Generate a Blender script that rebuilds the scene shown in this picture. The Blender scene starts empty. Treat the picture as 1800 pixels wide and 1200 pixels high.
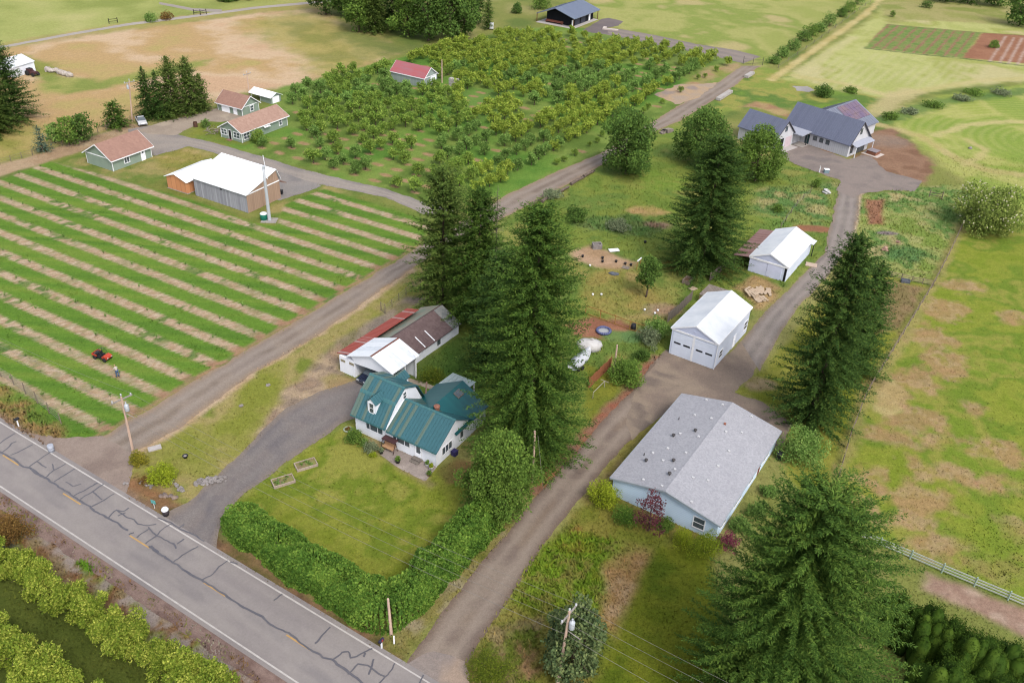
# Aerial view of a small farm: county road, gravel lanes, orchard, barns and houses.
import bpy, math, random
import numpy as np
from mathutils import Vector

random.seed(7)
RNG = np.random.default_rng(7)
scene = bpy.context.scene
COL = scene.collection

# ------------------------------------------------------------------ survey
# The place was surveyed from one aerial photograph: a ground point is found by
# sighting through the photograph's camera (70 m up) down to the flat ground.
H = 70.0
FPX = 1569.0
PITCH = math.radians(32.795)
ROLL = math.radians(2.579)
_f = np.array([0, math.cos(PITCH), -math.sin(PITCH)])
_r0 = np.array([1.0, 0, 0])
_u0 = np.cross(_r0, _f)
_R = math.cos(ROLL) * _r0 + math.sin(ROLL) * _u0
_U = -math.sin(ROLL) * _r0 + math.cos(ROLL) * _u0
K = 70.0 / 62.0


def at(x, y, z=0.0):
    d = _f + ((x - 900) / FPX) * _R - ((y - 600) / FPX) * _U
    t = (z - H) / d[2]
    return np.array([d[0] * t, d[1] * t, z])


def sight(P):
    q = np.asarray(P, float) - np.array([0, 0, H])
    z = q @ _f
    return np.array([900 + FPX * (q @ _R) / z, 600 - FPX * (q @ _U) / z])


def mpp(x, y):
    """metres per photo pixel at a ground point"""
    return float(np.linalg.norm(at(x, y) - np.array([0, 0, H])) / FPX)


def height_of(x, y, ytop):
    g = at(x, y)
    lo, hi = 0.0, 60.0
    for _ in range(40):
        m = (lo + hi) / 2
        if sight(g + np.array([0, 0, m]))[1] > ytop:
            lo = m
        else:
            hi = m
    return lo


# ------------------------------------------------------------------ noise
def _hash(ix, iy, seed):
    h = (ix.astype(np.int64) * 374761393 + iy.astype(np.int64) * 668265263 + seed * 974711) & 0xFFFFFFFF
    h = ((h ^ (h >> 13)) * 1274126177) & 0xFFFFFFFF
    h = h ^ (h >> 16)
    return (h & 0xFFFFFF) / float(0xFFFFFF)


def vnoise(x, y, seed=0):
    ix = np.floor(x); iy = np.floor(y)
    fx = x - ix; fy = y - iy
    fx = fx * fx * (3 - 2 * fx); fy = fy * fy * (3 - 2 * fy)
    a = _hash(ix, iy, seed); b = _hash(ix + 1, iy, seed)
    c = _hash(ix, iy + 1, seed); d = _hash(ix + 1, iy + 1, seed)
    return (a * (1 - fx) + b * fx) * (1 - fy) + (c * (1 - fx) + d * fx) * fy


def fbm(x, y, seed=0, oct=4):
    s = 0.0; a = 0.5; t = 0.0
    for i in range(oct):
        s = s + a * vnoise(x * 2 ** i + 17.3 * i, y * 2 ** i - 9.1 * i, seed + i)
        t += a; a *= 0.55
    return s / t


def sst(e0, e1, x):
    t = np.clip((x - e0) / (e1 - e0 + 1e-9), 0, 1)
    return t * t * (3 - 2 * t)


def lin(c):
    c = np.asarray(c, float) / 255.0
    return np.where(c <= 0.04045, c / 12.92, ((c + 0.055) / 1.055) ** 2.4)


SCALE = 2.15


def T(r, g, b):
    """base colour of a sun-and-sky lit level surface that photographs as this value"""
    return lin((r, g, b)) / SCALE


def TW(r, g, b):
    """base colour of an upright painted or boarded wall"""
    return np.minimum(lin((r, g, b)) * 0.98, 0.86)


# ------------------------------------------------------------------ materials
def new_mat(name):
    m = bpy.data.materials.new(name)
    m.use_nodes = True
    nt = m.node_tree
    for n in list(nt.nodes):
        nt.nodes.remove(n)
    out = nt.nodes.new('ShaderNodeOutputMaterial')
    return m, nt, out


def N(nt, t, **kw):
    n = nt.nodes.new(t)
    for k, v in kw.items():
        setattr(n, k, v)
    return n


def rgba(c):
    return (float(c[0]), float(c[1]), float(c[2]), 1.0)


def mixcol(nt, fac, a, b, mode='MIX'):
    n = nt.nodes.new('ShaderNodeMix'); n.data_type = 'RGBA'; n.blend_type = mode
    n.clamp_factor = True
    for s, v in ((n.inputs[0], fac), (n.inputs[6], a), (n.inputs[7], b)):
        if hasattr(v, 'is_output'):
            nt.links.new(v, s)
        elif isinstance(v, (int, float)):
            s.default_value = v
        else:
            s.default_value = rgba(v)
    return n.outputs[2]


def math_node(nt, op, a, b=None, clamp=False):
    n = nt.nodes.new('ShaderNodeMath'); n.operation = op; n.use_clamp = clamp
    for s, v in ((n.inputs[0], a), (n.inputs[1], b)):
        if v is None:
            continue
        if hasattr(v, 'is_output'):
            nt.links.new(v, s)
        else:
            s.default_value = v
    return n.outputs[0]


def ramp(nt, fac, lo, hi):
    n = nt.nodes.new('ShaderNodeMapRange')
    n.inputs[1].default_value = lo; n.inputs[2].default_value = hi
    nt.links.new(fac, n.inputs[0])
    return n.outputs[0]


def noise_node(nt, scale, detail=4, stretch=None, vec=None, rough=0.6):
    if vec is None:
        vec = nt.nodes.new('ShaderNodeTexCoord').outputs['Object']
    if stretch:
        mp = nt.nodes.new('ShaderNodeMapping'); mp.inputs[3].default_value = stretch
        nt.links.new(vec, mp.inputs[0]); vec = mp.outputs[0]
    n = nt.nodes.new('ShaderNodeTexNoise')
    n.inputs['Scale'].default_value = scale
    n.inputs['Detail'].default_value = detail
    n.inputs['Roughness'].default_value = rough
    nt.links.new(vec, n.inputs['Vector'])
    return n.outputs['Fac']


MATS = {}


def mat(name, c1, c2=None, scale=3.0, stretch=None, rough=0.75, bump=0.0, bscale=30.0, metallic=0.0,
        spec=0.3, fine=0.12, fscale=25.0, alpha=None):
    """two tones of a surface in soft blotches plus a fine grain, optional bump"""
    if name in MATS:
        return MATS[name]
    m, nt, out = new_mat(name)
    p = nt.nodes.new('ShaderNodeBsdfPrincipled')
    nt.links.new(p.outputs[0], out.inputs[0])
    if c2 is None:
        c2 = np.asarray(c1) * 0.8
    f = ramp(nt, noise_node(nt, scale, 5, stretch), 0.35, 0.65)
    c = mixcol(nt, f, c1, c2)
    if fine > 0:
        g = noise_node(nt, fscale, 3, stretch)
        v = ramp(nt, g, 0.25, 0.75)
        v2 = math_node(nt, 'MULTIPLY_ADD', v, 2 * fine)
        nt.nodes[-1].inputs[2].default_value = 1 - fine
        cc = nt.nodes.new('ShaderNodeCombineColor')
        for i in range(3):
            nt.links.new(v2, cc.inputs[i])
        c = mixcol(nt, 1.0, c, cc.outputs[0], 'MULTIPLY')
    nt.links.new(c, p.inputs['Base Color'])
    p.inputs['Roughness'].default_value = rough
    p.inputs['Metallic'].default_value = metallic
    p.inputs['Specular IOR Level'].default_value = spec
    if bump > 0:
        b = nt.nodes.new('ShaderNodeBump'); b.inputs['Strength'].default_value = bump
        b.inputs['Distance'].default_value = 0.05
        nt.links.new(noise_node(nt, bscale, 3, stretch), b.inputs['Height'])
        nt.links.new(b.outputs[0], p.inputs['Normal'])
    MATS[name] = m
    return m


def panel_mat(name, c1, c2, width, amount, axis=0, rough=0.45, spec=0.4, seed=0.0, streak=None):
    """sheet roofing: whole panels differ in weathering"""
    if name in MATS:
        return MATS[name]
    m, nt, out = new_mat(name)
    p = nt.nodes.new('ShaderNodeBsdfPrincipled')
    nt.links.new(p.outputs[0], out.inputs[0])
    tc = nt.nodes.new('ShaderNodeTexCoord')
    sx = nt.nodes.new('ShaderNodeSeparateXYZ'); nt.links.new(tc.outputs['Object'], sx.inputs[0])
    q = math_node(nt, 'FLOOR', math_node(nt, 'MULTIPLY_ADD', sx.outputs[axis], 1.0 / width))
    nt.nodes[-2].inputs[2].default_value = seed
    w = nt.nodes.new('ShaderNodeTexWhiteNoise'); w.noise_dimensions = '1D'
    nt.links.new(q, w.inputs['W'])
    f = ramp(nt, w.outputs['Value'], 1 - amount, 1 - amount + 0.08)
    n = ramp(nt, noise_node(nt, 1.3, 5), 0.3, 0.7)
    f2 = math_node(nt, 'MULTIPLY', f, math_node(nt, 'MULTIPLY_ADD', n, 0.5))
    nt.nodes[-2].inputs[2].default_value = 0.5
    c = mixcol(nt, f2, c1, c2)
    c = mixcol(nt, math_node(nt, 'MULTIPLY', n, 0.35), c, np.asarray(c1) * 0.72)
    nt.links.new(c, p.inputs['Base Color'])
    p.inputs['Roughness'].default_value = rough
    p.inputs['Specular IOR Level'].default_value = spec
    MATS[name] = m
    return m


def shingle_mat(name, c1, c2, size=0.35, rough=0.9):
    if name in MATS:
        return MATS[name]
    m, nt, out = new_mat(name)
    p = nt.nodes.new('ShaderNodeBsdfPrincipled')
    nt.links.new(p.outputs[0], out.inputs[0])
    tc = nt.nodes.new('ShaderNodeTexCoord')
    v = nt.nodes.new('ShaderNodeTexVoronoi'); v.inputs['Scale'].default_value = 1 / size
    nt.links.new(tc.outputs['Object'], v.inputs['Vector'])
    sc = nt.nodes.new('ShaderNodeSeparateColor'); nt.links.new(v.outputs['Color'], sc.inputs[0])
    c = mixcol(nt, sc.outputs[0], c1, c2)
    big = ramp(nt, noise_node(nt, 0.6, 4), 0.35, 0.7)
    c = mixcol(nt, math_node(nt, 'MULTIPLY', big, 0.35), c, np.asarray(c2) * 0.9)
    nt.links.new(c, p.inputs['Base Color'])
    p.inputs['Roughness'].default_value = rough
    p.inputs['Specular IOR Level'].default_value = 0.15
    b = nt.nodes.new('ShaderNodeBump'); b.inputs['Strength'].default_value = 0.4
    b.inputs['Distance'].default_value = 0.03
    nt.links.new(sc.outputs[1], b.inputs['Height']); nt.links.new(b.outputs[0], p.inputs['Normal'])
    MATS[name] = m
    return m


def attr_mat(name, fscale, famt, mscale=1.2, mamt=0.15, bump=0.3, rough=0.95, island=0.0, transl=0.0, up=False):
    """colour from the mesh's own colour layer, with grain"""
    if name in MATS:
        return MATS[name]
    m, nt, out = new_mat(name)
    p = nt.nodes.new('ShaderNodeBsdfPrincipled')
    a = N(nt, 'ShaderNodeAttribute', attribute_name='Col')
    c = a.outputs['Color']
    for s, am in ((fscale, famt), (mscale, mamt), (fscale * 0.37, famt * 0.8)):
        if am <= 0:
            continue
        v = math_node(nt, 'MULTIPLY_ADD', ramp(nt, noise_node(nt, s, 3, rough=0.7), 0.25, 0.75), 2 * am)
        nt.nodes[-1].inputs[2].default_value = 1 - am
        cc = nt.nodes.new('ShaderNodeCombineColor')
        for i in range(3):
            nt.links.new(v, cc.inputs[i])
        c = mixcol(nt, 1.0, c, cc.outputs[0], 'MULTIPLY')
    if island > 0:
        g = nt.nodes.new('ShaderNodeNewGeometry')
        v = math_node(nt, 'MULTIPLY_ADD', g.outputs['Random Per Island'], 2 * island)
        nt.nodes[-1].inputs[2].default_value = 1 - island
        cc = nt.nodes.new('ShaderNodeCombineColor')
        for i in range(3):
            nt.links.new(v, cc.inputs[i])
        c = mixcol(nt, 1.0, c, cc.outputs[0], 'MULTIPLY')
    nt.links.new(c, p.inputs['Base Color'])
    p.inputs['Roughness'].default_value = rough
    p.inputs['Specular IOR Level'].default_value = 0.1
    if bump > 0:
        b = nt.nodes.new('ShaderNodeBump'); b.inputs['Strength'].default_value = bump
        b.inputs['Distance'].default_value = 0.12
        nt.links.new(noise_node(nt, fscale * 0.6, 3), b.inputs['Height'])
        nt.links.new(b.outputs[0], p.inputs['Normal'])
    if up:
        g = nt.nodes.new('ShaderNodeNewGeometry')
        va = nt.nodes.new('ShaderNodeVectorMath'); va.operation = 'MULTIPLY_ADD'
        nt.links.new(g.outputs['Normal'], va.inputs[0]); va.inputs[1].default_value = (0.25, 0.25, 0.25); va.inputs[2].default_value = (0, 0, 0.9)
        vn = nt.nodes.new('ShaderNodeVectorMath'); vn.operation = 'NORMALIZE'; nt.links.new(va.outputs[0], vn.inputs[0])
        nt.links.new(vn.outputs[0], p.inputs['Normal'])
    nt.links.new(p.outputs[0], out.inputs[0])
    MATS[name] = m
    return m


def leaf_mat(name, dark, mid, light, transl=0.25, objvar=0.25, nscale=0.5, up=0.55):
    """foliage: every leaf clump has its own tone, and every plant differs a little"""
    if name in MATS:
        return MATS[name]
    m, nt, out = new_mat(name)
    g = nt.nodes.new('ShaderNodeNewGeometry')
    oi = nt.nodes.new('ShaderNodeObjectInfo')
    cr = nt.nodes.new('ShaderNodeValToRGB')
    e = cr.color_ramp.elements
    e[0].position = 0.0; e[0].color = rgba(dark)
    e[1].position = 1.0; e[1].color = rgba(light)
    x = e.new(0.5); x.color = rgba(mid)
    nz = ramp(nt, noise_node(nt, nscale, 2), 0.3, 0.7)
    s = math_node(nt, 'MULTIPLY', g.outputs['Random Per Island'], 0.6)
    s = math_node(nt, 'ADD', s, math_node(nt, 'MULTIPLY', nz, 0.4))
    nt.links.new(s, cr.inputs[0])
    v = math_node(nt, 'MULTIPLY_ADD', oi.outputs['Random'], 2 * objvar)
    nt.nodes[-1].inputs[2].default_value = 1 - objvar
    cc = nt.nodes.new('ShaderNodeCombineColor')
    for i in range(3):
        nt.links.new(v, cc.inputs[i])
    c = mixcol(nt, 1.0, cr.outputs[0], cc.outputs[0], 'MULTIPLY')
    p = nt.nodes.new('ShaderNodeBsdfPrincipled')
    nt.links.new(c, p.inputs['Base Color'])
    p.inputs['Roughness'].default_value = 0.7
    p.inputs['Specular IOR Level'].default_value = 0.08
    # a clump holds leaves at every angle, so its mean facing leans upward
    va = nt.nodes.new('ShaderNodeVectorMath'); va.operation = 'MULTIPLY_ADD'
    nt.links.new(g.outputs['Normal'], va.inputs[0]); va.inputs[1].default_value = (0.6, 0.6, 0.6); va.inputs[2].default_value = (0, 0, up)
    vn = nt.nodes.new('ShaderNodeVectorMath'); vn.operation = 'NORMALIZE'; nt.links.new(va.outputs[0], vn.inputs[0])
    nt.links.new(vn.outputs[0], p.inputs['Normal'])
    t = nt.nodes.new('ShaderNodeBsdfTranslucent'); nt.links.new(c, t.inputs[0])
    mx = nt.nodes.new('ShaderNodeMixShader'); mx.inputs[0].default_value = transl
    nt.links.new(p.outputs[0], mx.inputs[1]); nt.links.new(t.outputs[0], mx.inputs[2])
    nt.links.new(mx.outputs[0], out.inputs[0])
    MATS[name] = m
    return m


# ------------------------------------------------------------------ mesh building
class MB:
    def __init__(self):
        self.v = []; self.f = []

    def add(self, verts, faces):
        o = len(self.v)
        self.v += [tuple(float(c) for c in p) for p in verts]
        self.f += [tuple(i + o for i in f) for f in faces]
        return self

    def box(self, x0, x1, y0, y1, z0, z1):
        v = [(x0, y0, z0), (x1, y0, z0), (x1, y1, z0), (x0, y1, z0), (x0, y0, z1), (x1, y0, z1), (x1, y1, z1), (x0, y1, z1)]
        return self.add(v, [(0, 3, 2, 1), (4, 5, 6, 7), (0, 1, 5, 4), (1, 2, 6, 5), (2, 3, 7, 6), (3, 0, 4, 7)])

    def prism(self, base, vec):
        """closed polygon (3-D points) swept along vec"""
        n = len(base); b = [np.asarray(p, float) for p in base]; vec = np.asarray(vec, float)
        v = b + [p + vec for p in b]
        f = [tuple(range(n))[::-1], tuple(range(n, 2 * n))]
        f += [(i, (i + 1) % n, n + (i + 1) % n, n + i) for i in range(n)]
        return self.add(v, f)

    def tube(self, p0, p1, r0, r1=None, n=8, cap=True):
        r1 = r0 if r1 is None else r1
        p0 = Vector([float(c) for c in p0]); p1 = Vector([float(c) for c in p1])
        d = (p1 - p0).normalized()
        a = d.orthogonal().normalized(); b = d.cross(a)
        v = []
        for p, r in ((p0, r0), (p1, r1)):
            for i in range(n):
                t = 2 * math.pi * i / n
                v.append(p + (a * math.cos(t) + b * math.sin(t)) * r)
        f = [(i, (i + 1) % n, n + (i + 1) % n, n + i) for i in range(n)]
        if cap:
            f += [tuple(range(n))[::-1], tuple(range(n, 2 * n))]
        return self.add(v, f)

    def chain(self, pts, radii, n=7):
        for i in range(len(pts) - 1):
            self.tube(pts[i], pts[i + 1], radii[i], radii[i + 1], n)
        return self

    def lathe(self, prof, n=16, c=(0, 0, 0)):
        v = []; f = []
        for r, z in prof:
            for i in range(n):
                t = 2 * math.pi * i / n
                v.append((c[0] + r * math.cos(t), c[1] + r * math.sin(t), c[2] + z))
        for j in range(len(prof) - 1):
            for i in range(n):
                f.append((j * n + i, j * n + (i + 1) % n, (j + 1) * n + (i + 1) % n, (j + 1) * n + i))
        f += [tuple(range(n))[::-1], tuple((len(prof) - 1) * n + i for i in range(n))]
        return self.add(v, f)

    def slab(self, q, t):
        """four corners, counter-clockwise seen from above, thickened downwards by t"""
        q = [np.asarray(p, float) for p in q]
        d = np.array([0, 0, -t])
        v = q + [p + d for p in q]
        return self.add(v, [(0, 1, 2, 3), (7, 6, 5, 4), (1, 0, 4, 5), (2, 1, 5, 6), (3, 2, 6, 7), (0, 3, 7, 4)])

    def rib(self, p0, p1, w, h):
        p0 = np.asarray(p0, float); p1 = np.asarray(p1, float)
        d = p1 - p0; s = np.cross(d, [0, 0, 1.0]); s = s / np.linalg.norm(s) * w / 2
        up = np.cross(s, d); up = up / np.linalg.norm(up) * h
        if up[2] < 0:
            up = -up
        lo = -up * 0.2
        v = [p0 - s + lo, p0 + s + lo, p1 + s + lo, p1 - s + lo, p0 - s + up, p0 + s + up, p1 + s + up, p1 - s + up]
        return self.add(v, [(0, 3, 2, 1), (4, 5, 6, 7), (0, 1, 5, 4), (1, 2, 6, 5), (2, 3, 7, 6), (3, 0, 4, 7)])

    def blob(self, c, r, seed=0, n=8, m=6, jit=0.2, sq=(1, 1, 1)):
        rg = np.random.default_rng(seed)
        v = []; f = []
        for j in range(m + 1):
            ph = math.pi * j / m
            for i in range(n):
                th = 2 * math.pi * i / n
                k = r * (1 + jit * (rg.random() - 0.5) * 2)
                v.append((c[0] + k * sq[0] * math.sin(ph) * math.cos(th), c[1] + k * sq[1] * math.sin(ph) * math.sin(th), c[2] + k * sq[2] * math.cos(ph)))
        for j in range(m):
            for i in range(n):
                f.append((j * n + i, (j + 1) * n + i, (j + 1) * n + (i + 1) % n, j * n + (i + 1) % n))
        return self.add(v, f)

    def mesh(self, name, m, smooth=False):
        me = bpy.data.meshes.new(name)
        me.from_pydata(self.v, [], self.f)
        me.update()
        if m is not None:
            me.materials.append(m)
        if smooth:
            me.polygons.foreach_set('use_smooth', [True] * len(me.polygons))
        return me

    def build(self, name, m, parent=None, smooth=False, loc=None, rotz=0.0):
        o = bpy.data.objects.new(name, self.mesh(name, m, smooth))
        COL.objects.link(o)
        if parent is not None:
            o.parent = parent
        if loc is not None:
            o.location = [float(c) for c in loc]
        if rotz:
            o.rotation_euler = (0, 0, rotz)
        return o


def array_mesh(name, V, nper, m, cols=None, smooth=False):
    """V: (F*nper,3) - faces of nper corners each, unshared"""
    V = np.ascontiguousarray(V, dtype=np.float32)
    nv = len(V); nf = nv // nper
    me = bpy.data.meshes.new(name)
    me.vertices.add(nv); me.vertices.foreach_set('co', V.ravel())
    me.loops.add(nv); me.loops.foreach_set('vertex_index', np.arange(nv, dtype=np.int32))
    me.polygons.add(nf)
    me.polygons.foreach_set('loop_start', np.arange(0, nv, nper, dtype=np.int32))
    me.polygons.foreach_set('loop_total', np.full(nf, nper, dtype=np.int32))
    me.update(calc_edges=True)
    if cols is not None:
        ca = me.color_attributes.new('Col', 'FLOAT_COLOR', 'POINT')
        c4 = np.ones((nv, 4), np.float32); c4[:, :3] = cols
        ca.data.foreach_set('color', c4.ravel())
    if smooth:
        me.polygons.foreach_set('use_smooth', np.ones(nf, dtype=bool))
    me.materials.append(m)
    return me


def grid_mesh(name, P, nx, ny, m, cols=None):
    """P: (ny*nx,3) row-major"""
    idx = np.arange(nx * ny).reshape(ny, nx)
    q = np.stack([idx[:-1, :-1], idx[:-1, 1:], idx[1:, 1:], idx[1:, :-1]], -1).reshape(-1, 4)
    me = bpy.data.meshes.new(name)
    me.vertices.add(nx * ny); me.vertices.foreach_set('co', np.ascontiguousarray(P, np.float32).ravel())
    me.loops.add(q.size); me.loops.foreach_set('vertex_index', q.astype(np.int32).ravel())
    me.polygons.add(len(q))
    me.polygons.foreach_set('loop_start', np.arange(0, q.size, 4, dtype=np.int32))
    me.polygons.foreach_set('loop_total', np.full(len(q), 4, dtype=np.int32))
    me.update(calc_edges=True)
    if cols is not None:
        ca = me.color_attributes.new('Col', 'FLOAT_COLOR', 'POINT')
        c4 = np.ones((nx * ny, 4), np.float32); c4[:, :3] = cols
        ca.data.foreach_set('color', c4.ravel())
    me.materials.append(m)
    return me


def link(name, me, parent=None, loc=None, rotz=0.0):
    o = bpy.data.objects.new(name, me)
    COL.objects.link(o)
    if parent is not None:
        o.parent = parent
    if loc is not None:
        o.location = [float(c) for c in loc]
    if rotz:
        o.rotation_euler = (0, 0, rotz)
    return o


def tag(o, label, cat, group=None, kind=None):
    o['label'] = label; o['category'] = cat
    if group:
        o['group'] = group
    if kind:
        o['kind'] = kind
    return o


def thing(name, label, cat, loc, rotz=0.0, group=None):
    o = bpy.data.objects.new(name, None)
    o.empty_display_size = 0.5
    COL.objects.link(o)
    o.location = [float(c) for c in loc]
    o.rotation_euler = (0, 0, rotz)
    return tag(o, label, cat, group)


def setting(o):
    o['kind'] = 'structure'
    return o


def copy_thing(root, loc, rotz, scale=1.0, label=None, group=None):
    r = root.copy(); COL.objects.link(r)
    r.location = [float(c) for c in loc]; r.rotation_euler = (0, 0, rotz)
    r.scale = (scale, scale, scale) if isinstance(scale, (int, float)) else scale
    if label:
        r['label'] = label
    if group:
        r['group'] = group
    for ch in list(root.children):
        c = ch.copy(); COL.objects.link(c); c.parent = r
        for g in list(ch.children):
            d = g.copy(); COL.objects.link(d); d.parent = c
    return r

# ------------------------------------------------------------------ ground
def W2(poly):
    return np.array([at(x, y)[:2] for x, y in poly])


def poly_sd(X, Y, P):
    """signed distance to a polygon, positive inside"""
    d2 = np.full(X.shape, 1e18); ins = np.zeros(X.shape, bool)
    n = len(P)
    for i in range(n):
        a = P[i]; b = P[(i + 1) % n]
        e = b - a
        wx = X - a[0]; wy = Y - a[1]
        t = np.clip((wx * e[0] + wy * e[1]) / (e @ e + 1e-12), 0, 1)
        d2 = np.minimum(d2, (wx - e[0] * t) ** 2 + (wy - e[1] * t) ** 2)
        c = ((a[1] > Y) != (b[1] > Y))
        xi = a[0] + (Y - a[1]) / (b[1] - a[1] + 1e-12) * e[0]
        ins ^= c & (X < xi)
    d = np.sqrt(d2)
    return np.where(ins, d, -d)


def line_d(X, Y, P):
    d2 = np.full(X.shape, 1e18)
    for i in range(len(P) - 1):
        a = P[i]; e = P[i + 1] - a
        wx = X - a[0]; wy = Y - a[1]
        t = np.clip((wx * e[0] + wy * e[1]) / (e @ e + 1e-12), 0, 1)
        d2 = np.minimum(d2, (wx - e[0] * t) ** 2 + (wy - e[1] * t) ** 2)
    return np.sqrt(d2)


LAYERS = []
KEEP = []


def tones(cols, f):
    cols = [np.asarray(c) for c in cols]
    if len(cols) == 1:
        return np.broadcast_to(cols[0], f.shape + (3,))
    g = np.clip((f - 0.28) / 0.44, 0, 0.9999) * (len(cols) - 1)
    i = g.astype(int); t = (g - i)[..., None]
    t = t * t * (3 - 2 * t)
    C = np.array(cols)
    return C[i] * (1 - t) + C[i + 1] * t


def area(poly, cols, feather=1.0, warp=0.8, ns=0.12, alpha=1.0, tuft=None, patchy=None, ws=0.35):
    LAYERS.append(dict(k='poly', P=W2(poly), cols=cols, fe=feather, wa=warp, ns=ns, al=alpha, tu=tuft, pa=patchy, ws=ws))


def spot(x, y, rx, ry, cols, feather=0.6, warp=0.8, ns=0.4, alpha=1.0, tuft=None, ang=0.0):
    """an uneven patch centred on a surveyed point, rx, ry in metres"""
    n = 14; c = at(x, y)[:2]
    a = np.linspace(0, 2 * math.pi, n, endpoint=False)
    px = rx * np.cos(a); py = ry * np.sin(a)
    ca, sa = math.cos(ang), math.sin(ang)
    P = np.stack([c[0] + px * ca - py * sa, c[1] + px * sa + py * ca], 1)
    LAYERS.append(dict(k='poly', P=P, cols=cols, fe=feather, wa=warp, ns=ns, al=alpha, tu=tuft, pa=None, ws=0.5))


def streak(line, width, cols, feather=0.4, warp=0.4, ns=0.5, alpha=1.0, tuft=None, patchy=None):
    LAYERS.append(dict(k='line', P=W2(line), w=width / 2, cols=cols, fe=feather, wa=warp, ns=ns, al=alpha, tu=tuft, pa=patchy, ws=0.6))


def custom(fn):
    LAYERS.append(dict(k='fn', fn=fn))


def ground_look(X, Y):
    C = tones([T(118, 138, 62), T(150, 156, 76), T(172, 168, 98)], fbm(X * 0.06, Y * 0.06, 3))
    C = np.array(C); D = np.full(X.shape, 0.25)
    for li, L in enumerate(LAYERS):
        if L['k'] == 'fn':
            L['fn'](X, Y, C, D); continue
        P = L['P']; mg = L['fe'] * 2 + L['wa'] * 2 + (L.get('w', 0)) + 1
        sel = (X > P[:, 0].min() - mg) & (X < P[:, 0].max() + mg) & (Y > P[:, 1].min() - mg) & (Y < P[:, 1].max() + mg)
        if not sel.any():
            continue
        x = X[sel]; y = Y[sel]
        sd = poly_sd(x, y, P) if L['k'] == 'poly' else L['w'] - line_d(x, y, P)
        sd = sd + L['wa'] * 2 * (fbm(x * L['ws'], y * L['ws'], 100 + li, 4) - 0.5)
        m = sst(-L['fe'], L['fe'], sd) * L['al']
        if L['pa']:
            sc, lo, hi = L['pa']
            m = m * sst(lo, hi, fbm(x * sc, y * sc, 300 + li, 4))
        c = tones(L['cols'], fbm(x * L['ns'], y * L['ns'], 500 + li, 5))
        C[sel] = C[sel] * (1 - m[:, None]) + c * m[:, None]
        if L['tu'] is not None:
            D[sel] = D[sel] * (1 - m) + L['tu'] * m
    g = C.mean(1, keepdims=True)
    C = (C * 0.94 + g * 0.06) * 0.93
    return C, D


G1, G2, G3 = T(112, 148, 58), T(140, 160, 66), T(166, 168, 84)
DRY1, DRY2, DRY3 = T(222, 184, 142), T(232, 200, 162), T(206, 170, 116)

# far fields
area([(-500, -170), (560, -70), (560, 8), (450, 14), (220, 44), (100, 62), (0, 80), (-300, 130)],
     [T(160, 172, 84), T(186, 192, 106), T(205, 202, 126)], 3, 2, 0.05)
streak([(-100, 98), (0, 84), (110, 66), (220, 47), (340, 32), (450, 18), (560, 8)], 9, [T(214, 182, 134), T(190, 180, 100)], 2, 2, 0.1, 0.8)
area([(-300, 150), (0, 88), (220, 54), (450, 24), (560, 14), (600, 40), (690, 75), (700, 95), (640, 118), (560, 140), (490, 155),
      (440, 160), (380, 176), (360, 200), (300, 206), (230, 216), (100, 258), (-300, 350)],
     [T(228, 188, 148), T(234, 202, 162), T(214, 178, 122), T(204, 184, 112)], 2, 1.5, 0.05)
area([(540, 14), (600, 42), (690, 74), (722, 84), (690, 100), (560, 138), (520, 96), (450, 66), (430, 40)],
     [T(150, 154, 72), T(190, 178, 98), T(168, 168, 90), T(222, 190, 140)], 6, 5, 0.06, 0.85)
area([(600, 44), (690, 74), (760, 86), (690, 98), (600, 70)], [T(118, 134, 66), T(140, 148, 74)], 4, 3, 0.1, 0.9)
area([(55, 108), (120, 134), (180, 142), (300, 116), (372, 104), (340, 122), (200, 152), (105, 168), (70, 160)],
     [T(164, 172, 84), T(150, 164, 76), T(186, 184, 100)], 2, 2, 0.08)
area([(40, 98), (90, 112), (110, 130), (60, 132), (30, 120)], [T(150, 160, 70), T(170, 170, 84)], 2, 2, 0.1)
area([(-60, 225), (40, 215), (110, 225), (90, 255), (0, 290), (-80, 300)], [T(176, 170, 88), T(200, 180, 106), T(160, 160, 72)], 3, 3, 0.08)
area([(100, 262), (160, 240), (240, 216), (300, 208), (300, 214), (235, 226), (150, 252), (60, 282)],
     [T(120, 136, 66), T(150, 154, 84), T(180, 166, 110)], 1, 1.2, 0.15, 1, 0.5)
area([(-250, 372), (0, 290), (150, 244), (232, 218), (268, 224), (150, 264), (0, 312), (-250, 405)],
     [T(204, 176, 140), T(192, 160, 124), T(214, 190, 154)], 0.8, 0.8, 0.15)
# around the sage green houses
area([(40, 312), (150, 264), (270, 275), (300, 262), (335, 258), (375, 268), (345, 350), (440, 384), (500, 350), (570, 325),
      (745, 377), (740, 400), (440, 392), (340, 355), (120, 300), (70, 296)],
     [T(146, 148, 70), T(124, 146, 60), T(184, 168, 104)], 1, 1, 0.14, 1, 0.3)
area([(266, 276), (330, 260), (372, 270), (345, 305), (300, 300), (285, 292)], [T(206, 178, 116), T(170, 160, 78), T(150, 152, 66)], 1.5, 1.5, 0.25, 0.9, 0.4)
area([(355, 215), (395, 212), (430, 255), (520, 222), (510, 196), (640, 235), (450, 272), (345, 248), (330, 236)],
     [T(150, 156, 62), T(126, 148, 56), T(176, 164, 90)], 1, 1, 0.15)
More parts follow.
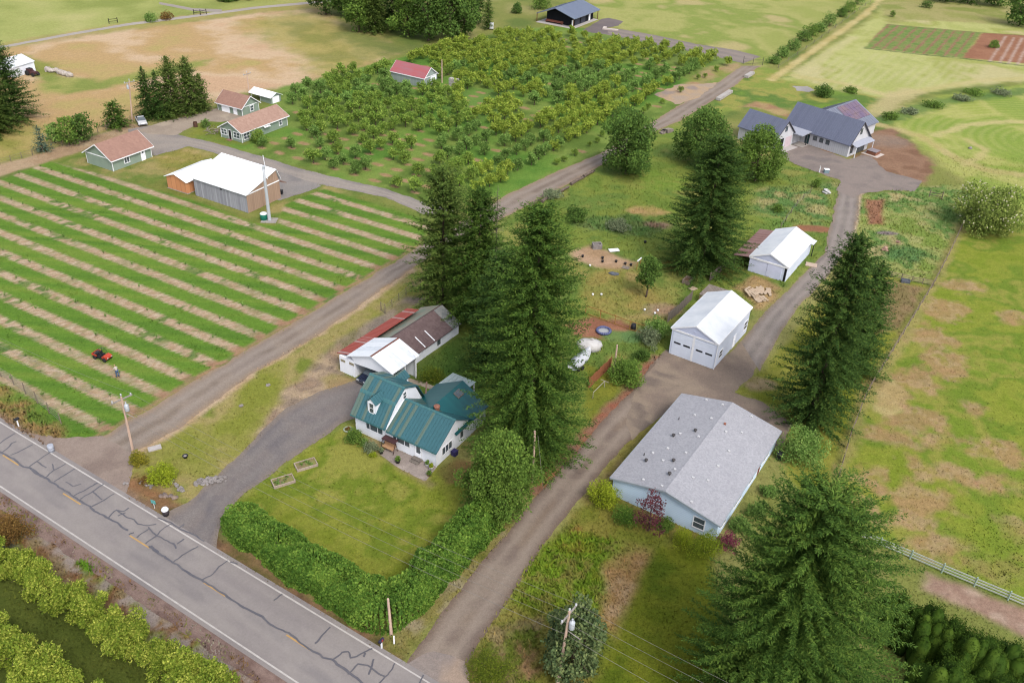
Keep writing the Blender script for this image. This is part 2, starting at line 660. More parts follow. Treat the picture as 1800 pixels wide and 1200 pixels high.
# orchard floor
area([(345, 238), (430, 258), (490, 155), (640, 118), (880, 55), (1000, 45), (1290, 102), (1308, 116), (1055, 268), (885, 345), (745, 357), (450, 272)],
     [T(104, 150, 54), T(122, 162, 62), T(142, 166, 74), T(112, 140, 56)], 1.2, 1.2, 0.1, 1, 0.15)
area([(880, 55), (960, 60), (1090, 62), (1240, 92), (1290, 104), (1230, 122), (1090, 88), (900, 70)], [T(140, 160, 76), T(118, 148, 62)], 2, 2, 0.1)
area([(1240, 120), (1300, 108), (1310, 118), (1230, 150), (1200, 150)], [T(196, 168, 122), T(160, 164, 80)], 1.5, 1.5, 0.2)
area([(790, 150), (900, 160), (880, 215), (800, 205), (770, 165)], [T(118, 158, 66), T(140, 166, 78)], 2, 2, 0.15)

# young orchard: mown grass strips with straw mulch between
_e0 = at(737, 430)[:2]; _e1 = at(162, 772)[:2]
_step = (_e1 - _e0) / 15.0
_rd = math.radians(-28.9); _row = np.array([math.cos(_rd), math.sin(_rd)])
_M = np.linalg.inv(np.stack([_step, -_row], 1))
ROWPOLY = W2([(757, 402), (735, 432), (590, 522), (400, 636), (165, 776), (118, 778), (0, 705), (-500, 420), (-500, 395), (0, 316), (88, 284), (150, 300),
              (340, 352), (445, 392), (484, 396), (500, 360), (570, 332), (745, 385)])


def rows_layer(X, Y, C, D):
    P = ROWPOLY
    sel = (X > P[:, 0].min() - 2) & (X < P[:, 0].max() + 2) & (Y > P[:, 1].min() - 2) & (Y < P[:, 1].max() + 2)
    x = X[sel]; y = Y[sel]
    sd = poly_sd(x, y, P) + 0.7 * (fbm(x * 0.6, y * 0.6, 41) - 0.5)
    m = sst(-0.4, 0.4, sd)[:, None]
    q = np.stack([x - _e0[0], y - _e0[1]], 1) @ _M.T
    k = q[:, 0]; s = q[:, 1]
    fr = np.abs(k - np.round(k))
    fr = fr + 0.05 * (fbm(x * 0.5, y * 0.5, 42) - 0.5) + 0.03 * (fbm(x * 2, y * 2, 43) - 0.5)
    g = 1 - sst(0.285, 0.335, fr)
    end = np.minimum(1, np.maximum(0, s + 0.3 + 0.8 * (fbm(x * 0.5, y * 0.5, 47) - 0.5)))
    g = g * sst(0.1, 0.9, end)
    straw = tones([T(204, 174, 140), T(214, 188, 156), T(192, 160, 124), T(222, 198, 168)], fbm(x * 1.4, y * 1.4, 44, 5))
    soil = tones([T(186, 140, 106), T(170, 130, 100)], fbm(x, y, 48))
    so = (1 - sst(0.5, 2.5, s))[:, None] * 0.8
    straw = straw * (1 - so) + soil * so
    weed = sst(0.5, 0.62, fbm(x * 0.8, y * 0.8, 45, 5) + 0.08 * sst(11.5, 15, k))
    w2 = sst(0.5, 0.62, fbm(x * 0.12, y * 0.12, 49, 3))
    weed = np.clip(weed * (0.35 + 0.65 * w2), 0, 1)[:, None]
    straw = straw * (1 - weed) + tones([T(104, 136, 66), T(140, 154, 84)], fbm(x * 2, y * 2, 46)) * weed
    gr = tones([T(100, 142, 44), T(114, 154, 48), T(130, 160, 56)], fbm(x * 0.3 + k * 3, y * 0.3, 50, 5))
    c = straw * (1 - g[:, None]) + gr * g[:, None]
    C[sel] = C[sel] * (1 - m) + c * m
    D[sel] = D[sel] * (1 - m[:, 0]) + m[:, 0] * (0.12 * g + 0.25 * weed[:, 0])


custom(rows_layer)
area([(-60, 640), (0, 676), (60, 716), (112, 756), (100, 790), (70, 780), (0, 728), (-60, 690)],
     [T(132, 152, 64), T(160, 156, 80), T(176, 144, 92), T(120, 146, 60)], 1, 1, 0.3, 1, 1.0)
area([(-40, 705), (0, 730), (60, 768), (95, 790), (70, 790), (0, 745), (-40, 722)], [T(196, 168, 120), T(170, 132, 92), T(150, 150, 80)], 0.7, 0.8, 0.5, 0.9, 0.9)
# verge and yard of the farmhouse
area([(205, 870), (207, 825), (225, 800), (312, 752), (450, 650), (575, 575), (650, 525), (725, 472), (790, 440), (790, 540), (740, 528), (700, 560), (600, 610),
      (600, 670), (540, 690), (440, 790), (330, 905), (285, 900)],
     [T(150, 156, 58), T(164, 162, 76), T(184, 168, 104), T(136, 150, 56)], 0.8, 0.8, 0.18, 1, 0.25)
streak([(207, 828), (228, 800), (312, 753), (450, 651), (575, 576), (650, 526), (725, 474)], 1.3, [T(218, 190, 156), T(206, 174, 134)], 0.5, 0.6, 0.4)
area([(205, 850), (240, 835), (300, 870), (330, 900), (285, 900), (235, 872)], [T(166, 122, 84), T(150, 116, 78), T(186, 150, 104)], 0.8, 0.8, 0.4, 1, 0.2)
area([(590, 600), (715, 522), (745, 524), (640, 605), (590, 625)], [T(156, 142, 128), T(176, 158, 136), T(150, 140, 100)], 0.8, 0.8, 0.3)
area([(565, 625), (600, 605), (605, 665), (650, 670), (640, 690), (520, 720), (440, 800), (395, 838), (385, 840), (430, 790), (500, 690)],
     [T(196, 164, 132), T(170, 146, 124), T(206, 180, 146), T(160, 140, 122)], 0.8, 1.0, 0.25)
area([(590, 655), (625, 668), (600, 690), (575, 690), (565, 665)], [T(150, 152, 70), T(190, 160, 110)], 0.6, 0.8, 0.3, 0.8)
area([(400, 900), (440, 860), (520, 800), (625, 738), (650, 770), (800, 830), (830, 850), (780, 960), (700, 1030), (660, 1030), (540, 970)],
     [T(138, 152, 40), T(156, 162, 56), T(126, 146, 38), T(166, 166, 70)], 0.8, 0.8, 0.25, 1, 0.22)
area([(735, 645), (800, 595), (850, 590), (870, 700), (745, 700)], [T(86, 124, 46), T(110, 138, 56)], 0.8, 0.8, 0.25, 1, 0.4)
area([(800, 800), (850, 820), (840, 850), (790, 850), (770, 830)], [T(150, 120, 74), T(130, 126, 60)], 0.6, 0.8, 0.4, 0.9)
area([(645, 762), (720, 800), (770, 850), (755, 862), (690, 815), (640, 785)], [T(190, 164, 122), T(150, 140, 84)], 0.4, 0.5, 0.5, 0.8)
# rough paddock in the middle
area([(900, 372), (1007, 325), (1040, 303), (1150, 235), (1200, 220), (1310, 300), (1375, 276), (1480, 320), (1455, 440), (1400, 495), (1320, 560), (1180, 640),
      (1112, 690), (1075, 722), (1000, 810), (930, 870), (850, 700), (800, 560), (830, 460)],
     [T(126, 152, 58), T(146, 162, 66), T(120, 148, 62), T(164, 166, 82)], 1.2, 1.2, 0.12, 1, 0.5)
area([(1005, 440), (1040, 430), (1120, 462), (1115, 475), (1060, 472), (1010, 458)], [T(216, 178, 144), T(200, 162, 124)], 0.8, 1, 0.4, 0.95, 0.1)
area([(1020, 480), (1110, 470), (1180, 520), (1170, 560), (1120, 580), (1030, 545)], [T(188, 166, 90), T(160, 158, 76), T(200, 172, 108)], 2, 2, 0.2, 0.85, 0.5)
spot(1165, 545, 3.2, 2.2, [T(192, 158, 124), T(170, 160, 110)], 0.8, 1.2)
spot(1055, 578, 5.0, 3.2, [T(168, 112, 86), T(186, 130, 100)], 0.8, 1.2, tuft=0)
spot(1102, 592, 3.6, 1.8, [T(112, 150, 86), T(134, 160, 84)], 0.6, 0.8)
spot(1235, 468, 8.5, 4, [T(128, 122, 56), T(104, 118, 48)], 1.5, 2)  # shade beneath the dark spruce, painted into the ground as darker olive
spot(1085, 395, 8, 4, [T(104, 146, 70), T(130, 152, 84)], 1.5, 2.5, tuft=1.0)
spot(1150, 318, 9, 5, [T(136, 166, 60), T(160, 168, 76)], 1.5, 2.5)
spot(1140, 372, 4, 2.2, [T(206, 172, 112), T(184, 166, 92)], 1, 1.5)
spot(1160, 395, 2.5, 1.3, [T(172, 140, 116)], 0.8, 1)
area([(1030, 640), (1080, 660), (1095, 672), (1085, 700), (1040, 760), (1030, 740)], [T(152, 154, 50), T(130, 140, 44)], 0.6, 0.6, 0.3, 1, 0.3)
streak([(1160, 632), (1140, 648), (1112, 688), (1075, 724), (1007, 802), (950, 862)], 2.6, [T(180, 114, 88), T(170, 124, 98), T(158, 130, 106)], 0.6, 0.8, 0.5)
spot(955, 838, 2.4, 1.4, [T(208, 156, 100), T(180, 130, 84)], 0.5, 0.8)
area([(1285, 505), (1330, 486), (1378, 508), (1345, 545), (1325, 545), (1310, 515)], [T(206, 172, 116), T(190, 158, 108), T(170, 164, 84)], 0.8, 1, 0.3)
area([(1330, 330), (1470, 322), (1455, 405), (1360, 402), (1320, 370)], [T(126, 162, 70), T(164, 176, 92), T(110, 152, 78), T(196, 188, 122)], 1.5, 1.5, 0.15, 1, 0.8)
spot(1432, 402, 3.6, 1.7, [T(182, 122, 90), T(166, 116, 84)], 0.6, 0.8, tuft=0)
spot(1370, 470, 2.0, 4.5, [T(176, 158, 92), T(200, 170, 106)], 1, 1, ang=-0.5)
# weedy front yard and mown lawn beside the gravel drive
area([(930, 1000), (1010, 900), (1080, 870), (1255, 945), (1260, 1060), (1300, 1300), (780, 1300), (815, 1172), (865, 1095)],
     [T(150, 150, 54), T(170, 158, 76), T(128, 142, 46)], 0.8, 0.8, 0.2, 1, 0.5)
area([(950, 960), (1010, 925), (1090, 935), (1105, 1000), (1050, 1090), (960, 1090), (895, 1060)],
     [T(168, 138, 66), T(150, 166, 42), T(128, 162, 34), T(156, 156, 70), T(140, 166, 44)], 1, 1.2, 0.35, 1, 0.9)
area([(1085, 968), (1140, 955), (1148, 975), (1122, 1035), (1085, 1120), (1050, 1100), (1066, 1005)], [T(206, 172, 128), T(192, 152, 96), T(176, 160, 84)], 0.9, 1, 0.3, 1, 0.5)
area([(1150, 958), (1245, 958), (1270, 1100), (1260, 1300), (1010, 1300), (1080, 1120), (1118, 1040)],
     [T(118, 132, 22), T(132, 140, 30), T(104, 124, 22)], 0.8, 0.6, 0.25, 1, 0.22)
area([(800, 1300), (820, 1185), (868, 1100), (955, 1085), (955, 1300)], [T(140, 142, 52), T(178, 140, 98), T(120, 136, 44), T(170, 150, 100)], 0.8, 1, 0.3, 1, 0.6)
area([(1010, 895), (1075, 862), (1110, 905), (1180, 940), (1150, 970), (1085, 945), (1020, 940)], [T(138, 146, 48), T(160, 152, 64)], 0.8, 1, 0.3, 1, 0.4)
streak([(1035, 880), (1075, 825), (1110, 780), (1150, 735)], 1.6, [T(160, 150, 72), T(180, 156, 100)], 0.5, 0.6, 0.4)
# lawn under the big spruces, east side
area([(1385, 725), (1325, 700), (1285, 690), (1350, 640), (1420, 550), (1490, 470), (1545, 480), (1640, 500), (1522, 690), (1475, 830), (1440, 900), (1380, 830)],
     [T(148, 156, 44), T(166, 166, 66), T(136, 148, 40)], 0.8, 0.8, 0.2, 1, 0.25)
spot(1335, 675, 2.2, 1.6, [T(196, 170, 128), T(170, 156, 90)], 0.7, 0.8)
area([(1540, 488), (1637, 508), (1592, 578), (1525, 590)], [T(162, 132, 96), T(150, 134, 84), T(170, 144, 100)], 0.8, 0.8, 0.3, 1, 0.5)
area([(1512, 340), (1560, 338), (1617, 328), (1720, 325), (1692, 398), (1640, 502), (1545, 482), (1490, 465)],
     [T(146, 170, 74), T(182, 188, 106), T(116, 156, 74), T(206, 194, 132)], 1, 1, 0.16, 1, 0.7)
area([(1519, 350), (1556, 351), (1551, 395), (1526, 393)], [T(172, 118, 88), T(186, 136, 104)], 0.6, 0.8, 0.3)
streak([(1600, 420), (1640, 360)], 3, [T(210, 202, 134)], 1, 2, 0.4, 0.6, None, (0.5, 0.45, 0.6))
spot(1592, 446, 4.5, 2.6, [T(106, 152, 86), T(124, 160, 86)], 1, 1.5, tuft=1.0)
spot(1560, 410, 2.2, 0.8, [T(164, 148, 146), T(150, 136, 130)], 0.3, 0.3)
streak([(1530, 331), (1512, 342), (1507, 372), (1497, 425)], 0.9, [T(222, 196, 166), T(206, 180, 150)], 0.3, 0.3)
# big paddock on the east side
area([(1692, 395), (1740, 405), (1800, 385), (2700, 500), (2700, 1400), (1800, 1066), (1500, 935), (1475, 830), (1522, 690)],
     [T(142, 160, 42), T(156, 166, 54), T(126, 152, 42), T(164, 166, 68), T(134, 158, 44)], 0.8, 0.8, 0.14, 1, 0.12)
for x, y, a, b in ((1612, 735, 5, 4), (1575, 770, 4.5, 3), (1570, 690, 2.8, 5), (1715, 722, 2.6, 1.6), (1655, 832, 6, 3.4), (1620, 880, 6, 3.2), (1530, 842, 4, 2.4),
                   (1500, 885, 3.5, 2.2), (1762, 792, 5, 3), (1690, 500, 5.5, 3.2), (1662, 545, 5.5, 4.5), (1640, 592, 5, 4.8), (1660, 640, 4, 6), (1640, 960, 5, 2.6),
                   (1585, 915, 5, 2), (1755, 850, 3.5, 2), (1745, 995, 4, 1.6), (1610, 668, 4, 4), (1800, 560, 6, 2.5), (1785, 930, 3, 2), (1690, 775, 6, 1.6)):
    spot(x, y, a * 0.72, b * 0.72, [T(212, 154, 126), T(196, 146, 112), T(218, 170, 142), T(186, 156, 92)], 1.0, 2.8, 0.5, 0.6, 0.2)
spot(1565, 700, 1.5, 4.5, [T(220, 198, 138), T(206, 180, 120)], 0.7, 1.2, 0.4, 0.8, 0.2, -0.5)
streak([(1690, 398), (1640, 505), (1585, 600), (1520, 700), (1475, 835)], 1.6, [T(196, 176, 110), T(170, 160, 96)], 0.6, 0.8, 0.4, 0.7, 0.3)
spot(1770, 985, 5, 8, [T(146, 166, 46), T(132, 154, 46)], 2.5, 3, 0.3, 0.6, 0.4)
area([(1628, 1005), (1800, 1066), (1960, 1125), (1960, 1200), (1840, 1140), (1700, 1070), (1625, 1035)], [T(196, 164, 142), T(180, 146, 126), T(206, 178, 156)], 0.6, 0.5, 0.6, 1, 0)
# north-east fields
area([(1050, 42), (1000, -110), (1480, -110), (1550, 0), (1400, 66), (1342, 122), (1225, 76), (1100, 52)],
     [T(174, 182, 92), T(190, 190, 108), T(156, 172, 78), T(204, 190, 126)], 2, 2, 0.05)
area([(1300, 120), (1345, 118), (1392, 130), (1545, 168), (1552, 204), (1480, 192), (1300, 192), (1200, 220), (1280, 150)],
     [T(128, 160, 58), T(112, 144, 60), T(176, 174, 84), T(150, 168, 70)], 1.5, 2, 0.12, 1, 0.8)
area([(1372, 140), (1530, 36), (1565, -10), (2500, 60), (2500, 300), (1800, 142), (1660, 158), (1560, 172), (1470, 160)],
     [T(192, 198, 110), T(206, 208, 126), T(184, 190, 98), T(216, 206, 144)], 2, 2, 0.06)


def mow_lines(X, Y, C, D):
    P = W2([(1392, 134), (1540, 40), (1520, 92), (1700, 112), (1800, 130), (1660, 158), (1540, 168), (1440, 150)])
    sel = (X > P[:, 0].min()) & (X < P[:, 0].max()) & (Y > P[:, 1].min()) & (Y < P[:, 1].max())
    x = X[sel]; y = Y[sel]
    m = sst(-2, 2, poly_sd(x, y, P))
    a = at(1390, 136)[:2]; d = at(1540, 36)[:2] - a; d = d / np.linalg.norm(d)
    t = -(x - a[0]) * d[1] + (y - a[1]) * d[0] + 1.6 * (fbm(x * 0.08, y * 0.08, 71) - 0.5)
    s = 0.5 + 0.5 * np.sin(t * 2 * math.pi / 2.6)
    k = (m * s * 0.45 * sst(0.35, 0.6, fbm(x * 0.07, y * 0.07, 72)))[:, None]
    C[sel] = C[sel] * (1 - k) + T(222, 214, 156) * k
    # curved swaths of the lower hay field
    P = W2([(1560, 215), (1660, 182), (1800, 172), (2200, 260), (2300, 460), (1800, 380), (1660, 290), (1600, 250)])
    sel = (X > P[:, 0].min()) & (X < P[:, 0].max()) & (Y > P[:, 1].min()) & (Y < P[:, 1].max())
    x = X[sel]; y = Y[sel]
    m = sst(-2, 3, poly_sd(x, y, P))
    c = at(1900, 260)[:2]
    r = np.hypot(x - c[0], (y - c[1]) * 1.3) + 2 * (fbm(x * 0.06, y * 0.06, 73) - 0.5)
    s = 0.5 + 0.5 * np.sin(r * 2 * math.pi / 2.4)
    k = (m * s * 0.25 * sst(0.4, 0.7, fbm(x * 0.05, y * 0.05, 74)))[:, None]
    C[sel] = C[sel] * (1 - k) + T(222, 214, 140) * k


area([(1545, 205), (1660, 166), (1800, 150), (2500, 260), (2500, 480), (1800, 384), (1660, 292), (1600, 242)],
     [T(174, 188, 80), T(196, 198, 106), T(158, 180, 70), T(150, 176, 66)], 1.5, 2, 0.07, 1, 0.4)
custom(mow_lines)
streak([(1356, 140), (1440, 82), (1520, 26), (1552, -4)], 2.4, [T(226, 208, 142), T(212, 192, 120)], 0.8, 0.8, 0.2)
streak([(1400, 136), (1455, 94), (1500, 66)], 3, [T(222, 212, 150)], 1.2, 1, 0.2, 0.7)
streak([(1400, 134), (1480, 146), (1560, 168), (1620, 160), (1720, 142), (1800, 138)], 3, [T(224, 208, 146), T(212, 200, 128)], 1.2, 1, 0.2, 0.8)
streak([(1540, 200), (1570, 175), (1600, 160)], 6, [T(220, 202, 146)], 2, 2, 0.2, 0.7)
streak([(1555, 212), (1600, 198), (1660, 178), (1740, 168), (1800, 160), (1900, 166)], 5, [T(96, 134, 66), T(124, 152, 74)], 1.5, 1.5, 0.2, 0.9, 1.2)
streak([(1540, 218), (1620, 240), (1680, 278), (1740, 300), (1800, 308), (1900, 320)], 3, [T(222, 200, 142), T(206, 190, 120)], 1, 1.2, 0.2, 0.85)
streak([(1645, 238), (1700, 220), (1760, 214), (1830, 216)], 2.2, [T(222, 206, 140)], 0.9, 1, 0.2, 0.8)
streak([(1700, 246), (1730, 262), (1722, 276), (1695, 290)], 2, [T(216, 200, 132)], 0.8, 1, 0.2, 0.8)
area([(1560, 43), (1600, 36), (1800, 44), (2500, 80), (2500, 40), (1560, -20), (1545, 10)], [T(170, 172, 92), T(188, 180, 112), T(156, 164, 80)], 2, 2, 0.08)
VEG = W2([(1558, 43), (1725, 58), (1692, 102), (1520, 84)])


def veg_rows(X, Y, C, D):
    P = VEG
    sel = (X > P[:, 0].min() - 1) & (X < P[:, 0].max() + 1) & (Y > P[:, 1].min() - 1) & (Y < P[:, 1].max() + 1)
    x = X[sel]; y = Y[sel]
    m = sst(-0.5, 0.5, poly_sd(x, y, P) + fbm(x * 0.5, y * 0.5, 81) - 0.5)[:, None]
    d = P[1] - P[2]; d = d / np.linalg.norm(d)
    t = -(x - P[2][0]) * d[1] + (y - P[2][1]) * d[0]
    s = np.sin(t * 2 * math.pi / 2.9) * 0.5 + 0.75 + 0.5 * (fbm(x * 0.6, y * 0.6, 82) - 0.5)
    g = sst(0.3, 0.55, s)[:, None]
    c = tones([T(176, 134, 104), T(164, 122, 92)], fbm(x, y, 83)) * (1 - g) + tones([T(120, 152, 70), T(140, 162, 82), T(156, 150, 90)], fbm(x * 0.7, y * 0.7, 84)) * g
    C[sel] = C[sel] * (1 - m) + c * m


custom(veg_rows)
area([(1727, 58), (2000, 74), (2000, 130), (1692, 102)], [T(184, 130, 98), T(172, 118, 88)], 0.6, 0.6, 0.3)
for x0, y0, x1, y1 in ((1768, 64, 1740, 108), (1783, 66, 1757, 111), (1797, 67, 1772, 113), (1811, 69, 1788, 115)):
    streak([(x0, y0), (x1, y1)], 0.7, [T(214, 186, 168)], 0.3, 0.3, 0.4, 0.9)
streak([(1520, 85), (1600, 94), (1692, 103), (1800, 116)], 1.0, [T(104, 120, 70)], 0.4, 0.4, 0.5)
streak([(1558, 43), (1640, 50), (1725, 58), (1800, 63)], 0.8, [T(120, 116, 76)], 0.4, 0.4, 0.5, 0.7)
# bare earth round the new house
area([(1525, 232), (1570, 226), (1600, 250), (1642, 290), (1628, 324), (1585, 312), (1540, 300), (1510, 278), (1420, 266), (1430, 258), (1500, 276), (1526, 262)],
     [T(150, 112, 86), T(172, 134, 106), T(160, 122, 96)], 1, 1.5, 0.2, 1, 0)
spot(1548, 246, 6, 4, [T(160, 142, 128), T(176, 150, 130)], 2, 2, 0.3, 0.7, 0)
area([(1300, 188), (1330, 178), (1390, 195), (1385, 206), (1330, 190)], [T(190, 140, 108), T(206, 178, 122)], 1, 1.2, 0.3, 0.9)
area([(1420, 262), (1500, 285), (1495, 296), (1432, 272)], [T(150, 98, 70), T(166, 112, 82)], 0.4, 0.6, 0.4, 1, 0)
# south verge of the road and the near orchard
area([(-400, 600), (0, 858), (260, 1030), (450, 1158), (640, 1300), (560, 1400), (-400, 1400)],
     [T(92, 106, 38), T(104, 116, 44), T(82, 98, 34)], 0.6, 0.6, 0.2, 1, 0.4)
streak([(-150, 800), (0, 905), (120, 985), (260, 1085), (400, 1185), (520, 1275)], 4.6, [T(160, 140, 100), T(150, 112, 76), T(146, 150, 74), T(176, 162, 150)], 1, 1.2, 0.35, 1, 0.5)
streak([(60, 930), (160, 1000), (240, 1062), (330, 1122), (420, 1195)], 2.0, [T(186, 172, 164), T(168, 152, 142)], 0.6, 1.0, 0.6, 0.9, 0.1, (0.5, 0.42, 0.56))
spot(153, 997, 1.3, 0.6, [T(110, 158, 36)], 0.3, 0.4, 0.5, 1, 1.2, -0.6)
streak([(-80, 690), (0, 735), (100, 798), (205, 858), (262, 894)], 1.4, [T(170, 142, 116), T(150, 120, 96)], 0.5, 0.5, 0.5)
streak([(300, 900), (380, 960), (450, 1004), (560, 1075), (690, 1150)], 2.6, [T(120, 92, 68), T(156, 122, 88), T(110, 104, 54)], 0.6, 0.7, 0.4, 1, 0.2)
area([(395, 930), (420, 925), (470, 985), (520, 1030), (500, 1035), (440, 985)], [T(164, 130, 94), T(124, 110, 60)], 0.6, 0.8, 0.4, 0.8)
streak([(700, 1130), (760, 1075), (830, 995), (890, 925)], 2.2, [T(128, 132, 56), T(160, 150, 84), T(180, 166, 130)], 0.6, 0.8, 0.4, 1, 0.4)
# mulch under the orchard's lane-side rows is added with the trees
MULCH = []


def mulch_layer(X, Y, C, D):
    for (cx, cy, a, b) in MULCH:
        sel = (np.abs(X - cx) < 3) & (np.abs(Y - cy) < 3)
        if not sel.any():
            continue
        x = X[sel] - cx; y = Y[sel] - cy
        ca, sa = math.cos(math.radians(-31)), math.sin(math.radians(-31))
        u = x * ca + y * sa; v = -x * sa + y * ca
        r = np.hypot(u / a, v / b) + 0.5 * (fbm(X[sel] * 1.3, Y[sel] * 1.3, 91) - 0.5)
        m = (1 - sst(0.7, 1.15, r))[:, None] * 0.9
        C[sel] = C[sel] * (1 - m) + tones([T(200, 158, 122), T(184, 146, 104)], fbm(X[sel], Y[sel], 92)) * m


custom(mulch_layer)


def axis(lo, hi, segs):
    """dense survey grid, then ever wider steps out to the horizon"""
    xs = []
    for a, b, d in segs:
        xs += list(np.arange(a, b - 1e-6, d))
    xs.append(segs[-1][1])
    d = 2.0; x = xs[-1]; out = []
    while x < hi:
        d *= 1.35; x += d; out.append(x)
    d = 2.0; x = xs[0]; inn = []
    while x > lo:
        d *= 1.35; x -= d; inn.append(x)
    return np.array(inn[::-1] + xs + out)


def build_ground():
    ax = axis(-3000, 3000, [(-190, -100, 0.8), (-100, 90, 0.42), (90, 215, 0.8)])
    ay = axis(-600, 4000, [(40, 170, 0.4), (170, 260, 0.55), (260, 420, 0.85)])
    X, Y = np.meshgrid(ax, ay)
    C, D = ground_look(X.ravel(), Y.ravel())
    P = np.stack([X.ravel(), Y.ravel(), np.zeros(X.size)], 1)
    m = attr_mat('ground_cover', 7.0, 0.24, 1.0, 0.13, 0.5)
    return setting(link('ground', grid_mesh('ground', P, len(ax), len(ay), m, C)))


# ------------------------------------------------------------------ roads and lanes
def resample(P, n):
    P = np.asarray(P, float)
    d = np.r_[0, np.cumsum(np.linalg.norm(np.diff(P, axis=0), axis=1))]
    t = np.linspace(0, d[-1], n)
    return np.stack([np.interp(t, d, P[:, i]) for i in range(P.shape[1])], 1)


def lane(name, Lpx, Rpx, z, cols, tracks=(0.3, 0.7), track_col=None, tw=0.09, rag=0.5, ns=0.3, mw=None, edge_col=None, mid_col=None, mt='gravel_grain'):
    """a strip of gravel between two surveyed edges, with wheel tracks and ragged sides"""
    Lw = W2(Lpx); Rw = W2(Rpx)
    KEEP.append((np.vstack([Lw, Rw[::-1]]), -0.3))
    ln = np.linalg.norm(np.diff(Lw, axis=0), axis=1).sum()
    n = int(ln / 0.5) + 2
    Lw = resample(Lw, n); Rw = resample(Rw, n)
    mcols = 15
    e = rag * 2 * (fbm(Lw[:, 0] * 0.5, Lw[:, 1] * 0.5, 7) - 0.5); g = rag * 2 * (fbm(Rw[:, 0] * 0.5, Rw[:, 1] * 0.5, 8) - 0.5)
    d = Rw - Lw; wd = np.linalg.norm(d, axis=1, keepdims=True); d = d / wd
    Lw = Lw - d * e[:, None]; Rw = Rw + d * g[:, None]
    t = np.linspace(0, 1, mcols)
    XY = Lw[:, None, :] * (1 - t)[None, :, None] + Rw[:, None, :] * t[None, :, None]
    x = XY[..., 0].ravel(); y = XY[..., 1].ravel(); tt = np.broadcast_to(t, (n, mcols)).ravel()
    C = np.array(tones(cols, fbm(x * ns, y * ns, 11, 5)))
    tj = tt + 0.08 * (fbm(x * 0.08, y * 0.08, 12) - 0.5)
    if track_col is not None:
        for c in tracks:
            k = (np.exp(-((tj - c) / tw) ** 2) * 0.75 * (0.5 + fbm(x * 0.4, y * 0.4, 13)))[:, None].clip(0, 1)
            C = C * (1 - k) + np.asarray(track_col) * k
    if mid_col is not None:
        k = (np.exp(-((tj - 0.5) / 0.1) ** 2) * 0.6 * sst(0.4, 0.6, fbm(x * 0.3, y * 0.3, 14)))[:, None]
        C = C * (1 - k) + np.asarray(mid_col) * k
    if edge_col is not None:
        k = (sst(0.32, 0.5, np.abs(tt - 0.5) + 0.12 * (fbm(x * 0.5, y * 0.5, 15) - 0.5)) * 0.85)[:, None]
        C = C * (1 - k) + np.asarray(edge_col) * k
    P = np.stack([x, y, np.full(x.shape, z)], 1)
    m = attr_mat(mt, 14.0, 0.16, 2.2, 0.1, 0.35)
    return setting(link(name, grid_mesh(name, P, mcols, n, m, C)))


def yard(name, poly, z, cols, rag=0.6, ns=0.25, step=0.7, mt='gravel_grain', world=False):
    """an irregular patch of one surface as a fine sheet with a ragged outline"""
    P = np.asarray(poly) if world else W2(poly)
    KEEP.append((P, -0.2))
    n = int(np.linalg.norm(np.diff(np.vstack([P, P[:1]]), axis=0), axis=1).sum() / step) + 3
    Q = resample(np.vstack([P, P[:1]]), n)[:-1]
    c = Q.mean(0)
    j = np.stack([fbm(Q[:, 0] * 0.5, Q[:, 1] * 0.5, 21) - 0.5, fbm(Q[:, 0] * 0.5 + 40, Q[:, 1] * 0.5, 22) - 0.5], 1) * 2 * rag
    Q = Q + j
    me = bpy.data.meshes.new(name)
    import bmesh
    bm = bmesh.new()
    vs = [bm.verts.new((q[0], q[1], z)) for q in Q]
    f = bm.faces.new(vs)
    if f.normal.z < 0:
        f.normal_flip()
    bmesh.ops.triangulate(bm, faces=bm.faces[:])
    for _ in range(7):
        ed = [e for e in bm.edges if e.calc_length() > 1.6]
        if not ed or len(bm.verts) > 20000:
            break
        bmesh.ops.subdivide_edges(bm, edges=ed, cuts=1)
        bmesh.ops.triangulate(bm, faces=[f for f in bm.faces if len(f.verts) > 3])
    bmesh.ops.recalc_face_normals(bm, faces=bm.faces[:])
    if bm.faces and sum(f.normal.z for f in bm.faces) < 0:
        bmesh.ops.reverse_faces(bm, faces=bm.faces[:])
    bm.to_mesh(me); bm.free()
    nv = len(me.vertices); co = np.empty(nv * 3, np.float32); me.vertices.foreach_get('co', co); co = co.reshape(-1, 3)
    C = tones(cols, fbm(co[:, 0] * ns, co[:, 1] * ns, 23, 5))
    ca = me.color_attributes.new('Col', 'FLOAT_COLOR', 'POINT')
    c4 = np.ones((nv, 4), np.float32); c4[:, :3] = C
    ca.data.foreach_set('color', c4.ravel())
    me.materials.append(attr_mat(mt, 14.0, 0.16, 2.2, 0.1, 0.35))
    return setting(link(name, me))


GRV = [T(150, 134, 122), T(166, 150, 136), T(158, 144, 134)]


